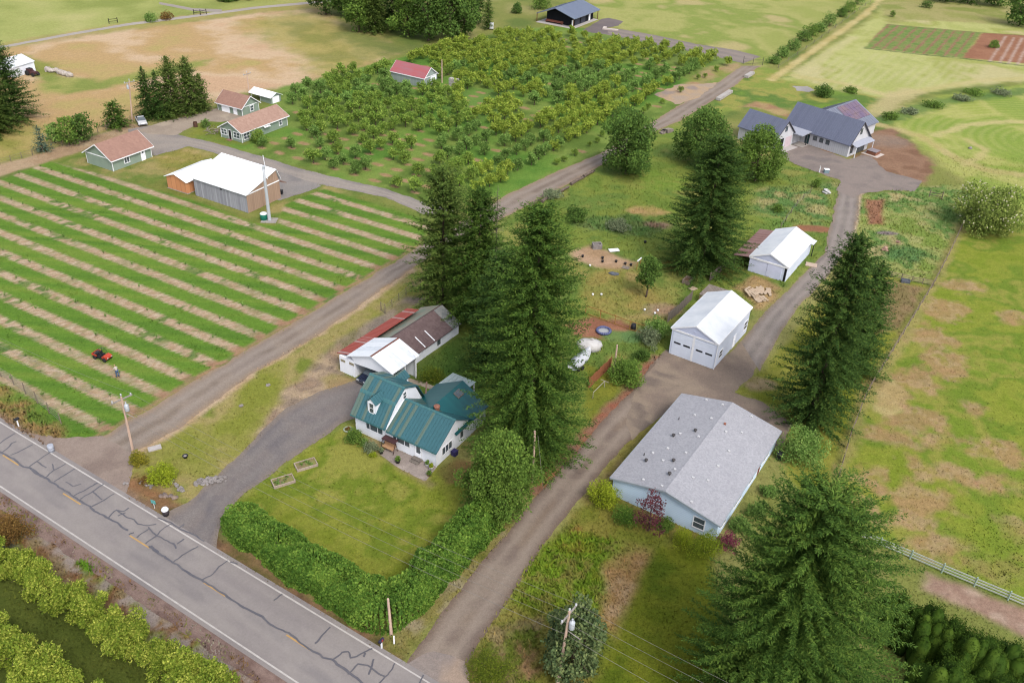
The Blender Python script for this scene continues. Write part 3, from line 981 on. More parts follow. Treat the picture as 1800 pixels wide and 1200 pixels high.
def build_roads():
    # paved county road, straight through the place
    a = at(0, 742)[:2]; b = at(695, 1164)[:2]
    d = (b - a) / np.linalg.norm(b - a); nrm = np.array([d[1], -d[0]])     # towards the camera
    w = abs((at(225, 1003)[:2] - a) @ nrm)
    ang = math.atan2(d[1], d[0])
    o = np.array([a[0], a[1], 0.0])
    L0, L1 = -160.0, 160.0

    KEEP.append((W2([(-300, 540), (0, 737), (695, 1160), (1000, 1340), (600, 1400), (430, 1158), (0, 868), (-300, 680)]), 0.0))
    nx, ny = 420, 22
    s = np.linspace(L0, L1, nx); t = np.linspace(-0.55, w + 0.5, ny)
    S, Tt = np.meshgrid(s, t)
    x = S.ravel(); y = -Tt.ravel()
    C = np.array(tones([T(160, 152, 150), T(170, 162, 158), T(154, 147, 146)], fbm(x * 0.12, y * 0.5, 31, 5)))
    for c in (0.25, 0.75):
        for dd in (-0.9, 0.9):
            k = (np.exp(-((Tt.ravel() - c * w - dd) / 0.45) ** 2) * 0.35)[:, None]
            C = C * (1 - k) + T(176, 168, 163) * k
    k = (np.exp(-((Tt.ravel() - w * 0.5) / 0.5) ** 2) * 0.3)[:, None]
    C = C * (1 - k) + T(148, 141, 140) * k
    P = np.stack([x, y, np.full(x.shape, 0.045)], 1)
    road = setting(link('paved_road', grid_mesh('paved_road', P, nx, ny, attr_mat('asphalt_grain', 10.0, 0.06, 0.7, 0.05, 0.15, 0.85), C), None, o, ang))
    wl = mat('road_white_paint', T(226, 220, 214), T(206, 198, 192), 1.5, rough=0.7, fine=0.1)
    yl = mat('road_yellow_paint', T(222, 178, 108), T(206, 166, 104), 1.5, rough=0.7, fine=0.1)
    tar = mat('crack_tar', T(106, 105, 114), T(122, 119, 124), 1.0, rough=0.5, fine=0.08)
    for tt in (0.0, w):
        m = MB()
        n = 320
        xs = np.linspace(L0, L1, n)
        h = 0.085 + 0.03 * (fbm(xs * 0.4, xs * 0 + tt, 33) - 0.5)
        v = [(xs[i], -tt + h[i], 0.052) for i in range(n)] + [(xs[i], -tt - h[i], 0.052) for i in range(n)]
        m.add(v, [(n + i, n + i + 1, i + 1, i) for i in range(n - 1)])
        m.build('edge_line', wl, road)
    ca = at(5, 800)[:2] - o[:2]; s0 = ca @ d; tc = ca @ nrm
    for i in range(-12, 13):
        q = s0 + i * 11.35
        m = MB()
        v = [(q, -tc - 0.08, 0.05), (q + 3.1, -tc - 0.08, 0.05), (q + 3.1, -tc + 0.08, 0.05), (q, -tc + 0.08, 0.05)]
        m.add(v, [(0, 1, 2, 3)]).build('centre_dash', yl, road)
    cracks = [
        [(-40, 768), (0, 794), (25, 807), (42, 820), (52, 822), (80, 840), (112, 861), (132, 874), (145, 882), (162, 894), (172, 901), (192, 911), (225, 932)],
        [(0, 779), (26, 762)], [(5, 795), (17, 785), (20, 779), (30, 776)], [(19, 800), (42, 789), (58, 781)], [(52, 821), (65, 811), (86, 796)],
        [(54, 824), (62, 832), (80, 840), (95, 826), (115, 816)], [(66, 812), (81, 822)], [(91, 816), (95, 826)], [(95, 847), (112, 836), (131, 824)],
        [(116, 847), (127, 855), (142, 851)], [(130, 872), (150, 861), (172, 848)], [(142, 877), (162, 865), (182, 851)], [(163, 864), (172, 872), (179, 879)],
        [(162, 891), (182, 880), (201, 868)], [(200, 900), (205, 896), (217, 899), (228, 892)], [(192, 910), (200, 900)],
        [(205, 896), (212, 900), (225, 910), (237, 915), (242, 922), (260, 925), (274, 921)], [(207, 908), (220, 902)],
        [(260, 926), (275, 941), (285, 946), (305, 956), (311, 965)], [(311, 957), (325, 947)], [(277, 940), (285, 930), (302, 921)],
        [(277, 910), (302, 919), (317, 930), (335, 937), (360, 951)], [(317, 927), (325, 922)], [(240, 945), (245, 939), (260, 931)], [(227, 940), (236, 936)],
        [(257, 956), (265, 949), (277, 942)], [(262, 960), (270, 967), (282, 975), (305, 989), (332, 1007), (355, 1020), (380, 1036), (405, 1052), (425, 1066), (450, 1078),
                                              (462, 1084), (477, 1099), (510, 1115), (522, 1125), (537, 1136), (570, 1156), (585, 1160), (600, 1172), (615, 1185), (625, 1191), (650, 1212), (700, 1245)],
        [(265, 959), (277, 967), (282, 975)], [(305, 989), (317, 980), (330, 970), (349, 961)], [(355, 1020), (372, 1011), (385, 996), (402, 985)], [(405, 987), (417, 992)],
        [(481, 1055), (497, 1044)], [(554, 1131), (567, 1117), (581, 1102)], [(585, 1160), (600, 1147), (612, 1145), (617, 1157), (630, 1152), (642, 1146), (654, 1139)],
        [(639, 1155), (642, 1147)], [(612, 1185), (630, 1167), (647, 1169), (657, 1180), (677, 1189)], [(647, 1185), (654, 1172), (657, 1159)],
        [(667, 1203), (677, 1190), (690, 1177), (695, 1165)], [(735, 1205), (745, 1187)]]
    m = MB()
    for ci, ck in enumerate(cracks):
        P = W2(ck) - o[:2]
        Q = np.stack([P @ d, -(P @ nrm)], 1)
        ln = np.linalg.norm(np.diff(Q, axis=0), axis=1).sum()
        n = max(4, int(ln / 0.25))
        Q = resample(Q, n)
        jit = 0.16 * np.stack([fbm(Q[:, 0] * 1.3, Q[:, 1] * 1.3, 35 + ci) - 0.5, fbm(Q[:, 0] * 1.3 + 30, Q[:, 1] * 1.3, 36 + ci) - 0.5], 1)
        Q = Q + jit * 2
        tg = np.gradient(Q, axis=0); tg /= np.linalg.norm(tg, axis=1, keepdims=True) + 1e-9
        nn = np.stack([-tg[:, 1], tg[:, 0]], 1)
        hw = (0.105 if ln > 15 else 0.075) * (0.55 + 0.9 * fbm(Q[:, 0] * 0.9, Q[:, 1] * 0.9, 60 + ci))
        A = Q + nn * hw[:, None]; B = Q - nn * hw[:, None]
        z = 0.058 + 0.0007 * ci
        m.add([(p[0], p[1], z) for p in A] + [(p[0], p[1], z) for p in B], [(i, n + i, n + i + 1, i + 1) for i in range(n - 1)])
    m.build('crack_seal', tar, road)
    # gravel shoulder on the orchard side
    xs = np.linspace(L0, L1, 500)
    ow = 1.7 + 0.5 * (fbm(xs * 0.25, xs * 0, 38) - 0.5) + 0.4 * (fbm(xs * 1.1, xs * 0, 39) - 0.5)
    tt = np.linspace(0, 1, 10)
    Y = -(w + 0.35) - ow[None, :] * tt[:, None]
    x = np.broadcast_to(xs, (10, 500)).ravel(); y = Y.ravel()
    C = tones([T(142, 118, 110), T(160, 136, 126), T(132, 108, 100)], fbm(x * 0.7, y * 0.7, 40, 5))
    P = np.stack([x, y, np.full(x.shape, 0.03)], 1)[::-1]
    setting(link('road_shoulder', grid_mesh('road_shoulder', P, 500, 10, attr_mat('gravel_grain', 14.0, 0.16, 2.2, 0.1, 0.35), C[::-1]), None, o, ang))

    lane('gravel_lane', [(60, 775), (130, 772), (165, 776), (272, 712), (404, 634), (520, 565), (622, 503), (737, 433), (800, 396), (885, 345), (982, 300), (1055, 270), (1150, 212), (1200, 182), (1260, 147), (1303, 116)],
         [(213, 880), (206, 850), (225, 801), (312, 753), (450, 651), (542, 599), (650, 525), (725, 472), (800, 426), (932, 360), (987, 330), (1040, 302), (1150, 232), (1195, 213), (1262, 172), (1290, 152), (1337, 116)],
         0.02, GRV, (0.3, 0.68), T(176, 162, 150), 0.1, 0.5, 0.25, edge_col=T(176, 152, 128), mid_col=T(140, 124, 110))
    yard('lane_mouth', [(40, 760), (95, 790), (150, 828), (208, 868), (222, 872), (240, 800), (180, 765), (120, 770)], 0.024, [T(160, 142, 132), T(172, 154, 142), T(152, 134, 124)], 0.5)
    yard('pull_out', [(1150, 166), (1195, 148), (1225, 148), (1262, 146), (1230, 170), (1190, 184)], 0.024, [T(190, 170, 150), T(206, 176, 140), T(170, 154, 144)], 0.8)
    lane('asphalt_driveway', [(268, 912), (330, 882), (420, 800), (500, 718), (560, 690), (625, 668), (660, 655)], [(378, 975), (390, 908), (430, 868), (520, 800), (600, 745), (628, 735), (662, 700)],
         0.028, [T(134, 126, 126), T(146, 136, 132), T(128, 122, 124)], (0.3, 0.7), T(150, 142, 138), 0.12, 0.4, 0.3, edge_col=T(156, 142, 130))
    lane('gravel_driveway', [(690, 1195), (725, 1150), (825, 1012), (900, 925), (950, 862), (1007, 800), (1075, 722), (1112, 686), (1145, 640), (1172, 617)],
         [(820, 1200), (820, 1168), (865, 1095), (900, 1047), (950, 965), (997, 905), (1050, 840), (1100, 780), (1160, 725), (1215, 690)],
         0.02, [T(150, 134, 122), T(164, 148, 134), T(142, 126, 116)], (0.28, 0.7), T(174, 158, 144), 0.1, 0.35, 0.25, edge_col=T(138, 118, 104), mid_col=T(150, 130, 112))
    yard('drive_apron', [(690, 1200), (712, 1165), (760, 1140), (820, 1165), (835, 1230), (740, 1235)], 0.032, [T(176, 162, 152), T(160, 148, 142), T(186, 164, 146)], 0.4)
    yard('turning_yard', [(1100, 740), (1115, 690), (1146, 645), (1170, 612), (1260, 640), (1312, 590), (1330, 600), (1352, 622), (1322, 660), (1290, 690), (1340, 706), (1395, 745), (1370, 790), (1290, 800), (1180, 735), (1160, 728), (1110, 775)],
         0.026, [T(148, 132, 120), T(160, 142, 128), T(172, 154, 136), T(138, 124, 114)], 0.5)
    lane('farm_track', [(1302, 600), (1315, 586), (1345, 548), (1382, 512), (1402, 492), (1450, 445), (1457, 405), (1470, 350), (1478, 318)],
         [(1335, 652), (1352, 622), (1375, 578), (1407, 535), (1460, 480), (1498, 425), (1508, 372), (1512, 340), (1540, 325)],
         0.03, [T(148, 138, 132), T(160, 150, 142), T(140, 130, 126)], (0.3, 0.7), T(176, 164, 156), 0.11, 0.4, 0.25, edge_col=T(164, 146, 128))
    yard('house_yard', [(1470, 335), (1480, 318), (1440, 305), (1400, 290), (1374, 274), (1366, 268), (1395, 254), (1425, 256), (1490, 280), (1515, 272), (1530, 275), (1560, 302), (1620, 318), (1610, 336), (1555, 334), (1512, 342), (1500, 350)],
         0.034, [T(150, 138, 132), T(164, 150, 142), T(142, 132, 128)], 0.6)
    lane('upper_lane', [(225, 228), (262, 221), (310, 236), (370, 250), (450, 272), (540, 300), (675, 331), (750, 357), (800, 372)],
         [(232, 262), (272, 274), (332, 258), (375, 268), (430, 290), (495, 316), (570, 326), (675, 347), (750, 378)],
         0.024, [T(164, 156, 150), T(174, 164, 156), T(156, 148, 144)], (0.35, 0.68), T(184, 172, 160), 0.12, 0.5, 0.2)
    yard('barn_yard', [(425, 286), (450, 285), (500, 305), (566, 327), (500, 350), (491, 354), (470, 340), (440, 310)], 0.032, [T(160, 154, 150), T(168, 160, 154), T(150, 144, 142)], 0.5)
    yard('house_court', [(240, 230), (290, 213), (345, 201), (383, 190), (432, 203), (420, 212), (385, 214), (355, 214), (328, 228), (308, 238), (262, 236)], 0.028, [T(190, 174, 156), T(178, 162, 146), T(202, 186, 166)], 0.5)
    lane('field_lane', [(-60, 88), (10, 80), (110, 61), (220, 42), (340, 27), (450, 12), (560, 2), (640, -8)], [(-60, 93), (10, 84), (110, 65), (220, 46), (340, 31), (450, 16), (560, 6), (640, -4)],
         0.02, [T(186, 178, 170), T(200, 190, 180)], (0.5,), None, 0.1, 0.4, 0.1)
    lane('field_track', [(280, 4), (340, 15), (390, 17)], [(280, 8), (340, 20), (390, 22)], 0.024, [T(180, 170, 160)], (0.5,), None, 0.1, 0.3, 0.1)
    lane('workshop_lane', [(1337, 100), (1290, 88), (1225, 78), (1150, 62), (1092, 52), (1074, 50)], [(1306, 112), (1250, 98), (1150, 78), (1090, 66), (1060, 60), (1030, 54)],
         0.02, [T(146, 136, 132), T(160, 148, 140)], (0.3, 0.7), T(170, 156, 146), 0.12, 0.5, 0.15)
    yard('workshop_apron', [(1024, 54), (1058, 34), (1070, 32), (1096, 38), (1086, 46), (1066, 50), (1070, 60), (1040, 58)], 0.03, [T(130, 120, 120), T(140, 128, 126)], 0.4)
    # small level surfaces
    ang2 = math.radians(-30.2)
    yard('pond', [(1395, 152), (1420, 152), (1432, 158), (1424, 162), (1402, 160)], 0.02, [T(176, 170, 168), T(190, 184, 180)], 0.8)

# ------------------------------------------------------------------ building kit
def face_box(m, side, dims, a0, a1, d0, d1, z0, z1):
    """box on a wall: a along the wall, d outwards from it"""
    U0, U1, V0, V1 = dims
    if side == 'front':
        m.box(a0, a1, V0 - d1, V0 - d0, z0, z1)
    elif side == 'back':
        m.box(a0, a1, V1 + d0, V1 + d1, z0, z1)
    elif side == 'right':
        m.box(U1 + d0, U1 + d1, a0, a1, z0, z1)
    else:
        m.box(U0 - d1, U0 - d0, a0, a1, z0, z1)
    return m


def window(root, side, dims, a0, a1, z0, z1, lights=1, bars=0, fw=0.09, frame=None, glass=None, splits=None, name='window'):
    fr = MB(); D0, D1 = -0.03, 0.05
    face_box(fr, side, dims, a0 - fw, a1 + fw, D0, D1, z1, z1 + fw)
    face_box(fr, side, dims, a0 - fw, a1 + fw, D0, D1 + 0.02, z0 - fw, z0)
    face_box(fr, side, dims, a0 - fw, a0, D0, D1, z0, z1)
    face_box(fr, side, dims, a1, a1 + fw, D0, D1, z0, z1)
    cuts = splits if splits else [i / lights for i in range(1, lights)]
    for c in cuts:
        x = a0 + (a1 - a0) * c
        face_box(fr, side, dims, x - 0.045, x + 0.045, D0, D1 - 0.005, z0, z1)
    for b in range(bars):
        z = z0 + (z1 - z0) * (b + 1) / (bars + 1)
        face_box(fr, side, dims, a0, a1, D0, D1 - 0.012, z - 0.035, z + 0.035)
    f = fr.build(name, frame or mat('trim_white', TW(216, 216, 218), TW(204, 205, 210)), root)
    face_box(MB(), side, dims, a0, a1, -0.02, 0.018, z0, z1).build('pane', glass or glass_mat(), f)
    return f


def door(root, side, dims, a0, a1, z0, z1, m, glass=None, frame=None, handle=True, name='door'):
    d = face_box(MB(), side, dims, a0, a1, -0.02, 0.04, z0, z1).build(name, m, root)
    fr = MB()
    face_box(fr, side, dims, a0 - 0.1, a0, -0.02, 0.06, z0, z1 + 0.1)
    face_box(fr, side, dims, a1, a1 + 0.1, -0.02, 0.06, z0, z1 + 0.1)
    face_box(fr, side, dims, a0, a1, -0.02, 0.06, z1, z1 + 0.1)
    fr.build('frame', frame or mat('trim_white', TW(216, 216, 218), TW(204, 205, 210)), d)
    if glass:
        g0, g1, h0, h1 = glass
        face_box(MB(), side, dims, g0, g1, 0.03, 0.055, h0, h1).build('pane', glass_mat(), d)
    if handle:
        face_box(MB(), side, dims, a1 - 0.14, a1 - 0.06, 0.03, 0.1, z0 + (z1 - z0) * 0.48, z0 + (z1 - z0) * 0.52).build('handle', mat('dark_metal', T(60, 60, 62)), d)
    return d


def glass_mat():
    if 'window_glass' in MATS:
        return MATS['window_glass']
    m, nt, out = new_mat('window_glass')
    p = nt.nodes.new('ShaderNodeBsdfPrincipled')
    c = mixcol(nt, noise_node(nt, 1.5, 2), (0.03, 0.04, 0.05), (0.09, 0.11, 0.12))
    nt.links.new(c, p.inputs['Base Color'])
    p.inputs['Roughness'].default_value = 0.08; p.inputs['Specular IOR Level'].default_value = 0.6
    nt.links.new(p.outputs[0], out.inputs[0])
    MATS['window_glass'] = m
    return m


def roof_mesh(prof, a0, a1, axis, thick=0.14, ribs=0.0, rw=0.05, rh=0.045, ends=0.0):
    """a sheet following profile points (t,z), swept from a0 to a1; axis 'v': t runs along u"""
    m = MB()

    def P(t, a, z):
        return (t, a, z) if axis == 'v' else (a, t, z)
    n = len(prof)
    v = []
    for a in (a0, a1):
        for (t, z) in prof:
            v.append(P(t, a, z))
        for (t, z) in prof:
            v.append(P(t, a, z - thick))
    f = []
    k = 2 * n
    for i in range(n - 1):
        f.append((i, i + 1, k + i + 1, k + i))
        f.append((n + i + 1, n + i, k + n + i, k + n + i + 1))
        f.append((i + 1, i, n + i, n + i + 1))
        f.append((k + i, k + i + 1, k + n + i + 1, k + n + i))
    f.append((0, k, k + n, n)); f.append((k + n - 1, n - 1, 2 * n - 1, k + 2 * n - 1))
    m.add(v, f)
    if ribs:
        c = int(abs(a1 - a0) / ribs)
        for j in range(1, c):
            a = a0 + (a1 - a0) * j / c
            for i in range(n - 1):
                m.rib(P(prof[i][0], a, prof[i][1]), P(prof[i + 1][0], a, prof[i + 1][1]), rw, rh)
    return m


def wall_mesh(prof, a0, a1, axis):
    """solid outline (t,z) swept along the other axis"""
    if axis == 'v':
        return MB().prism([(t, a0, z) for t, z in prof], (0, a1 - a0, 0))
    return MB().prism([(a0, t, z) for t, z in prof], (a1 - a0, 0, 0))


def gable(root, W, L, h, rise, axis, wall, roof, rf=0.5, ov=0.3, oe=0.35, thick=0.14, ribs=0.0, ridge_cap=None, base=-0.4, fascia=None, walls=True):
    """plain gabled building: walls, roof, ridge cap and barge boards"""
    span = W if axis == 'v' else L
    ln = L if axis == 'v' else W
    r = rf * span
    if walls:
        lo = 0.03 + thick
        prof = [(0, base), (span, base), (span, h - lo), (r, h + rise - lo), (0, h - lo)]
        wall_mesh(prof, 0, ln, axis).build('wall', wall, root)
    sl0 = rise / r; sl1 = rise / (span - r)
    pr = [(-oe, h - sl0 * oe), (r, h + rise), (span + oe, h - sl1 * oe)]
    ro = roof_mesh(pr, -ov, ln + ov, axis, thick, ribs).build('roof', roof, root)
    if ridge_cap is not None:
        w = 0.22
        cp = [(r - w, h + rise - sl0 * w + 0.05), (r, h + rise + 0.06), (r + w, h + rise - sl1 * w + 0.05)]
        roof_mesh(cp, -ov - 0.03, ln + ov + 0.03, axis, 0.045).build('ridge_cap', ridge_cap, ro)
    if fascia is not None:
        fm = MB()
        for a0, a1 in ((-ov - 0.05, -ov), (ln + ov, ln + ov + 0.05)):
            q = roof_mesh([(t, z - 0.02) for t, z in pr], a0, a1, axis, 0.2)
            fm.add(q.v, q.f)
        for t, z in (pr[0], pr[-1]):
            s = -1 if t < 0 else 1
            if axis == 'v':
                fm.box(t if s > 0 else t - 0.05, t + 0.05 if s > 0 else t, -ov, ln + ov, z - 0.2, z - 0.01)
            else:
                fm.box(-ov, ln + ov, t if s > 0 else t - 0.05, t + 0.05 if s > 0 else t, z - 0.2, z - 0.01)
        fm.build('fascia', fascia, root)
    return ro


def boards(name, c1, c2, width=0.22, rough=0.85):
    """vertical weathered boards"""
    if name in MATS:
        return MATS[name]
    m, nt, out = new_mat(name)
    p = nt.nodes.new('ShaderNodeBsdfPrincipled')
    tc = nt.nodes.new('ShaderNodeTexCoord')
    sx = nt.nodes.new('ShaderNodeSeparateXYZ'); nt.links.new(tc.outputs['Object'], sx.inputs[0])
    s = math_node(nt, 'ADD', sx.outputs[0], sx.outputs[1])
    q = math_node(nt, 'FLOOR', math_node(nt, 'MULTIPLY', s, 1 / width))
    w = nt.nodes.new('ShaderNodeTexWhiteNoise'); w.noise_dimensions = '1D'; nt.links.new(q, w.inputs['W'])
    n = noise_node(nt, 1.0, 5, (5, 5, 0.5))
    f = math_node(nt, 'ADD', math_node(nt, 'MULTIPLY', w.outputs['Value'], 0.55), math_node(nt, 'MULTIPLY', ramp(nt, n, 0.3, 0.7), 0.45))
    c = mixcol(nt, f, c1, c2)
    fr = math_node(nt, 'FRACT', math_node(nt, 'MULTIPLY', s, 1 / width))
    e = math_node(nt, 'GREATER_THAN', fr, 0.92)
    c = mixcol(nt, math_node(nt, 'MULTIPLY', e, 0.55), c, np.asarray(c1) * 0.35)
    nt.links.new(c, p.inputs['Base Color'])
    p.inputs['Roughness'].default_value = rough; p.inputs['Specular IOR Level'].default_value = 0.15
    nt.links.new(p.outputs[0], out.inputs[0])
    MATS[name] = m
    return m


def lap(name, c1, c2, pitch=0.2):
    """horizontal lap siding"""
    if name in MATS:
        return MATS[name]
    m, nt, out = new_mat(name)
    p = nt.nodes.new('ShaderNodeBsdfPrincipled')
    tc = nt.nodes.new('ShaderNodeTexCoord')
    sx = nt.nodes.new('ShaderNodeSeparateXYZ'); nt.links.new(tc.outputs['Object'], sx.inputs[0])
    fr = math_node(nt, 'FRACT', math_node(nt, 'MULTIPLY', sx.outputs[2], 1 / pitch))
    e = math_node(nt, 'LESS_THAN', fr, 0.12)
    c = mixcol(nt, ramp(nt, noise_node(nt, 0.8, 5, (1, 1, 0.4)), 0.3, 0.7), c1, c2)
    c = mixcol(nt, math_node(nt, 'MULTIPLY', e, 0.4), c, np.asarray(c1) * 0.55)
    nt.links.new(c, p.inputs['Base Color'])
    p.inputs['Roughness'].default_value = 0.6; p.inputs['Specular IOR Level'].default_value = 0.25
    nt.links.new(p.outputs[0], out.inputs[0])
    MATS[name] = m
    return m


def org(x, y, k=K):
    return (x * k, y * k, 0.0)


def build_buildings():
    R = math.radians
    white = mat('trim_white', TW(216, 216, 218), TW(204, 205, 210))
    wwall = lap('white_siding', TW(218, 220, 226), TW(206, 209, 217))
    conc = mat('concrete', T(196, 188, 180), T(178, 170, 164), 1.2, bump=0.2)
    teal = panel_mat('teal_sheet_roof', T(66, 122, 132), T(128, 142, 118), 0.42, 0.3, 0, 0.4, 0.5, 3.0)
    teal2 = panel_mat('deep_teal_roof', T(8, 104, 110), T(20, 114, 116), 0.5, 0.3, 1, 0.4, 0.45)
    tealcap = mat('teal_trim', T(70, 128, 136), T(90, 140, 140), rough=0.45)
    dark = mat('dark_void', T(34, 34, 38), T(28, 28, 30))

    # ---------------- farmhouse with the teal roof
    b = thing('farmhouse', 'white farmhouse with teal metal gambrel roof and teal rear wing', 'house', org(-16.67, 76.78), R(-30.2))
    wall_mesh([(0, -0.3), (7.35, -0.3), (7.35, 2.5), (6.1, 4.95), (3.72, 6.1), (1.8, 4.72), (0, 2.5)], 0, 4.72, 'u').build('wall', wwall, b)
    r1 = roof_mesh([(-0.36, 2.6), (1.78, 4.98), (3.72, 6.36), (6.25, 5.2), (7.7, 2.62)], -0.45, 4.97, 'u', 0.12, 0.42).build('roof', teal, b)
    roof_mesh([(3.5, 6.26), (3.72, 6.41), (3.94, 6.31)], -0.47, 4.99, 'u', 0.05).build('ridge_cap', tealcap, r1)
    roof_mesh([(1.6, 4.83), (1.78, 5.03), (1.95, 5.15)], -0.47, 4.99, 'u', 0.04).build('break_flashing', tealcap, r1)
    dims = (4.72, 12.2, 0.0, 7.3)
    wall_mesh([(0, -0.3), (7.3, -0.3), (7.3, 2.3), (3.68, 4.6), (0, 2.3)], 4.724, 12.2, 'u').build('wall', wwall, b)
    r2 = roof_mesh([(-0.28, 2.35), (3.68, 4.82), (7.6, 2.35)], 4.99, 12.45, 'u', 0.12, 0.42).build('roof', teal, b)
    roof_mesh([(3.46, 4.73), (3.68, 4.87), (3.9, 4.73)], 5.0, 12.48, 'u', 0.05).build('ridge_cap', tealcap, r2)
    wall_mesh([(4.85, -0.3), (12.15, -0.3), (12.15, 2.3), (8.5, 4.35), (4.85, 2.3)], 7.304, 10.7, 'v').build('wall', wwall, b)
    r3 = roof_mesh([(4.4, 2.42), (8.5, 4.62), (12.5, 2.42)], 3.75, 10.95, 'v', 0.12).build('roof', teal2, b)
    mb = MB().box(8.95, 9.35, 8.4, 9.4, 4.0, 4.42)
    sk = MB().slab([(8.95, 8.2, 4.5), (9.75, 8.2, 4.07), (9.75, 9.4, 4.07), (8.95, 9.4, 4.5)], 0.25).build('skylight', mat('skylight_kerb', T(150, 140, 132)), r3)
    MB().slab([(9.03, 8.3, 4.475), (9.67, 8.3, 4.13), (9.67, 9.3, 4.13), (9.03, 9.3, 4.475)], 0.05).build('pane', glass_mat(), sk)
    ch = MB().lathe([(0.32, 0), (0.32, 0.75), (0.4, 0.78), (0.4, 0.95), (0.2, 1.02)], 12, (9.1, 4.5, 3.95)).build('chimney', mat('old_brick', T(186, 130, 108), T(160, 104, 88), 6), r3)
    MB().chain([(5.4, 7.5, 5.2), (5.9, 6.6, 4.1)], [0.09, 0.09], 6).build('vent_pipe', mat('rusty_pipe', T(150, 120, 108), T(120, 90, 80)), b)
    # covered patio at the back
    pt = roof_mesh([(11.0, 2.62), (14.2, 2.45)], 4.7, 8.4, 'u', 0.06, 0.6).build('patio_roof', mat('pale_patio_sheet', T(206, 222, 220), T(188, 206, 204)), b)
    pm = MB()
    for u in (4.85, 8.2):
        pm.box(u - 0.06, u + 0.06, 13.9, 14.02, -0.2, 2.4)
    pm.build('post', white, pt)
    # front dormer
    dd = (1.72, 2.92, 0.45, 2.8)
    dm = wall_mesh([(1.72, 2.9), (2.92, 2.9), (2.92, 5.0), (2.32, 5.5), (1.72, 5.0)], 0.45, 2.4, 'v').build('dormer', wwall, b)
    roof_mesh([(1.52, 4.95), (2.32, 5.68), (3.12, 4.95)], 0.3, 2.75, 'v', 0.08, 0.4).build('roof', teal, dm)
    window(dm, 'front', dd, 2.02, 2.62, 3.5, 4.85, 1, 1)
    d2 = wall_mesh([(0.9, 3.2), (2.3, 3.2), (2.3, 4.6), (1.6, 5.2), (0.9, 4.6)], 5.4, 7.75, 'v').build('dormer', wwall, b)
    roof_mesh([(0.7, 4.6), (1.6, 5.4), (2.5, 4.6)], 4.9, 7.95, 'v', 0.08, 0.4).build('roof', teal, d2)
    dims1 = (0.0, 4.72, 0.0, 7.35)
    dims2 = (4.724, 12.2, 0.0, 7.3)
    window(b, 'front', dims1, 1.75, 4.25, 1.2, 2.1, splits=[0.22, 0.7])
    window(b, 'front', dims2, 5.85, 8.3, 1.15, 2.12, splits=[0.22, 0.7])
    door(b, 'front', dims2, 9.15, 10.05, 0.28, 2.12, mat('door_white', TW(232, 233, 238), TW(222, 224, 230)), (9.33, 9.87, 0.9, 1.95))
    window(b, 'right', dims2, 1.2, 3.15, 0.9, 1.95, 3)
    window(b, 'right', dims2, 4.95, 5.6, 0.95, 1.9, 1)
    window(b, 'right', dims1, 3.6, 4.15, 4.6, 5.45, 1, 1)
    gt = MB()
    gt.box(12.21, 12.27, -0.06, 0.06, 0, 2.2); gt.box(4.69, 4.75, -0.09, -0.02, 0, 2.4)
    gt.build('downspout', white, b)
    gm = MB().box(-0.45, 4.97, -0.44, -0.37, 2.42, 2.56); gm.build('gutter', tealcap, b)
    MB().box(5.0, 12.45, -0.37, -0.29, 2.18, 2.32).build('gutter', tealcap, b)
    st = MB().box(8.95, 10.25, -0.62, -0.06, -0.05, 0.26); st.box(9.0, 10.2, -1.05, -0.63, -0.05, 0.13)
    st.build('steps', mat('grey_step', T(150, 140, 130), T(128, 118, 110), 3), b)

    # ---------------- carport, red lean-to and long shed behind the farmhouse
    b = thing('outbuilding', 'white carport with pale metal roof joined to a red lean-to and long brown shingled shed', 'outbuilding', org(-18.59, 86.78), R(-32.5))
    pale = panel_mat('pale_sheet_roof', TW(204, 207, 212), TW(182, 188, 196), 0.65, 0.35, 1, 0.45, 0.4)
    rust = mat('rust_line', T(150, 92, 76), T(120, 80, 70))
    red = panel_mat('red_sheet_roof', T(190, 92, 78), T(216, 200, 196), 0.36, 0.2, 1, 0.6, 0.3, 5)
    brown = shingle_mat('brown_shingle', T(140, 120, 118), T(122, 102, 102), 0.3)
    grey = shingle_mat('grey_worn_shingle', T(168, 168, 164), T(136, 140, 140), 0.4)
    moss = mat('mossy_shingle', T(182, 168, 152), T(150, 168, 152), 0.7)
    m = MB(); m.box(-2.55, 0.12, 0, 5.0, -0.3, 2.56); m.build('wall', wwall, b)
    wall_mesh([(0.124, 2.35), (6.9, 2.95), (6.9, 3.52), (3.5, 4.78), (-0.6, 3.4), (0.124, 2.6)], 0.0, 0.12, 'v').build('gable_panel', wwall, b)
    m = MB(); m.box(-0.5, 6.6, 5.0, 5.12, -0.3, 3.3); m.build('back_wall', wwall, b)
    for v in (0.15, 2.6, 4.8):
        MB().box(6.6, 6.78, v - 0.08, v + 0.1, -0.3, 3.5).build('post', white, b)
    rr = roof_mesh([(-0.9, 3.28), (3.5, 5.0), (7.1, 3.66)], -0.35, 5.25, 'v', 0.1, 0.65, 0.06, 0.03).build('roof', pale, b)
    roof_mesh([(3.36, 4.99), (3.5, 5.06), (3.64, 4.99)], -0.37, 5.27, 'v', 0.04).build('ridge_cap', rust, rr)
    roof_mesh([(-3.15, 2.62), (-0.92, 3.2)], 0.2, 15.0, 'v', 0.08, 0.36, 0.04, 0.03).build('lean_to_roof', red, b)
    MB().box(-2.9, -2.75, 5.02, 14.8, -0.3, 2.5).build('lean_to_wall', boards('grey_boards', T(150, 146, 146), T(112, 108, 112)), b)
    wall_mesh([(-2.2, -0.3), (4.55, -0.3), (4.55, 1.55), (1.3, 3.3), (-2.2, 1.7)], 7.0, 17.3, 'v').build('shed_wall', wwall, b)
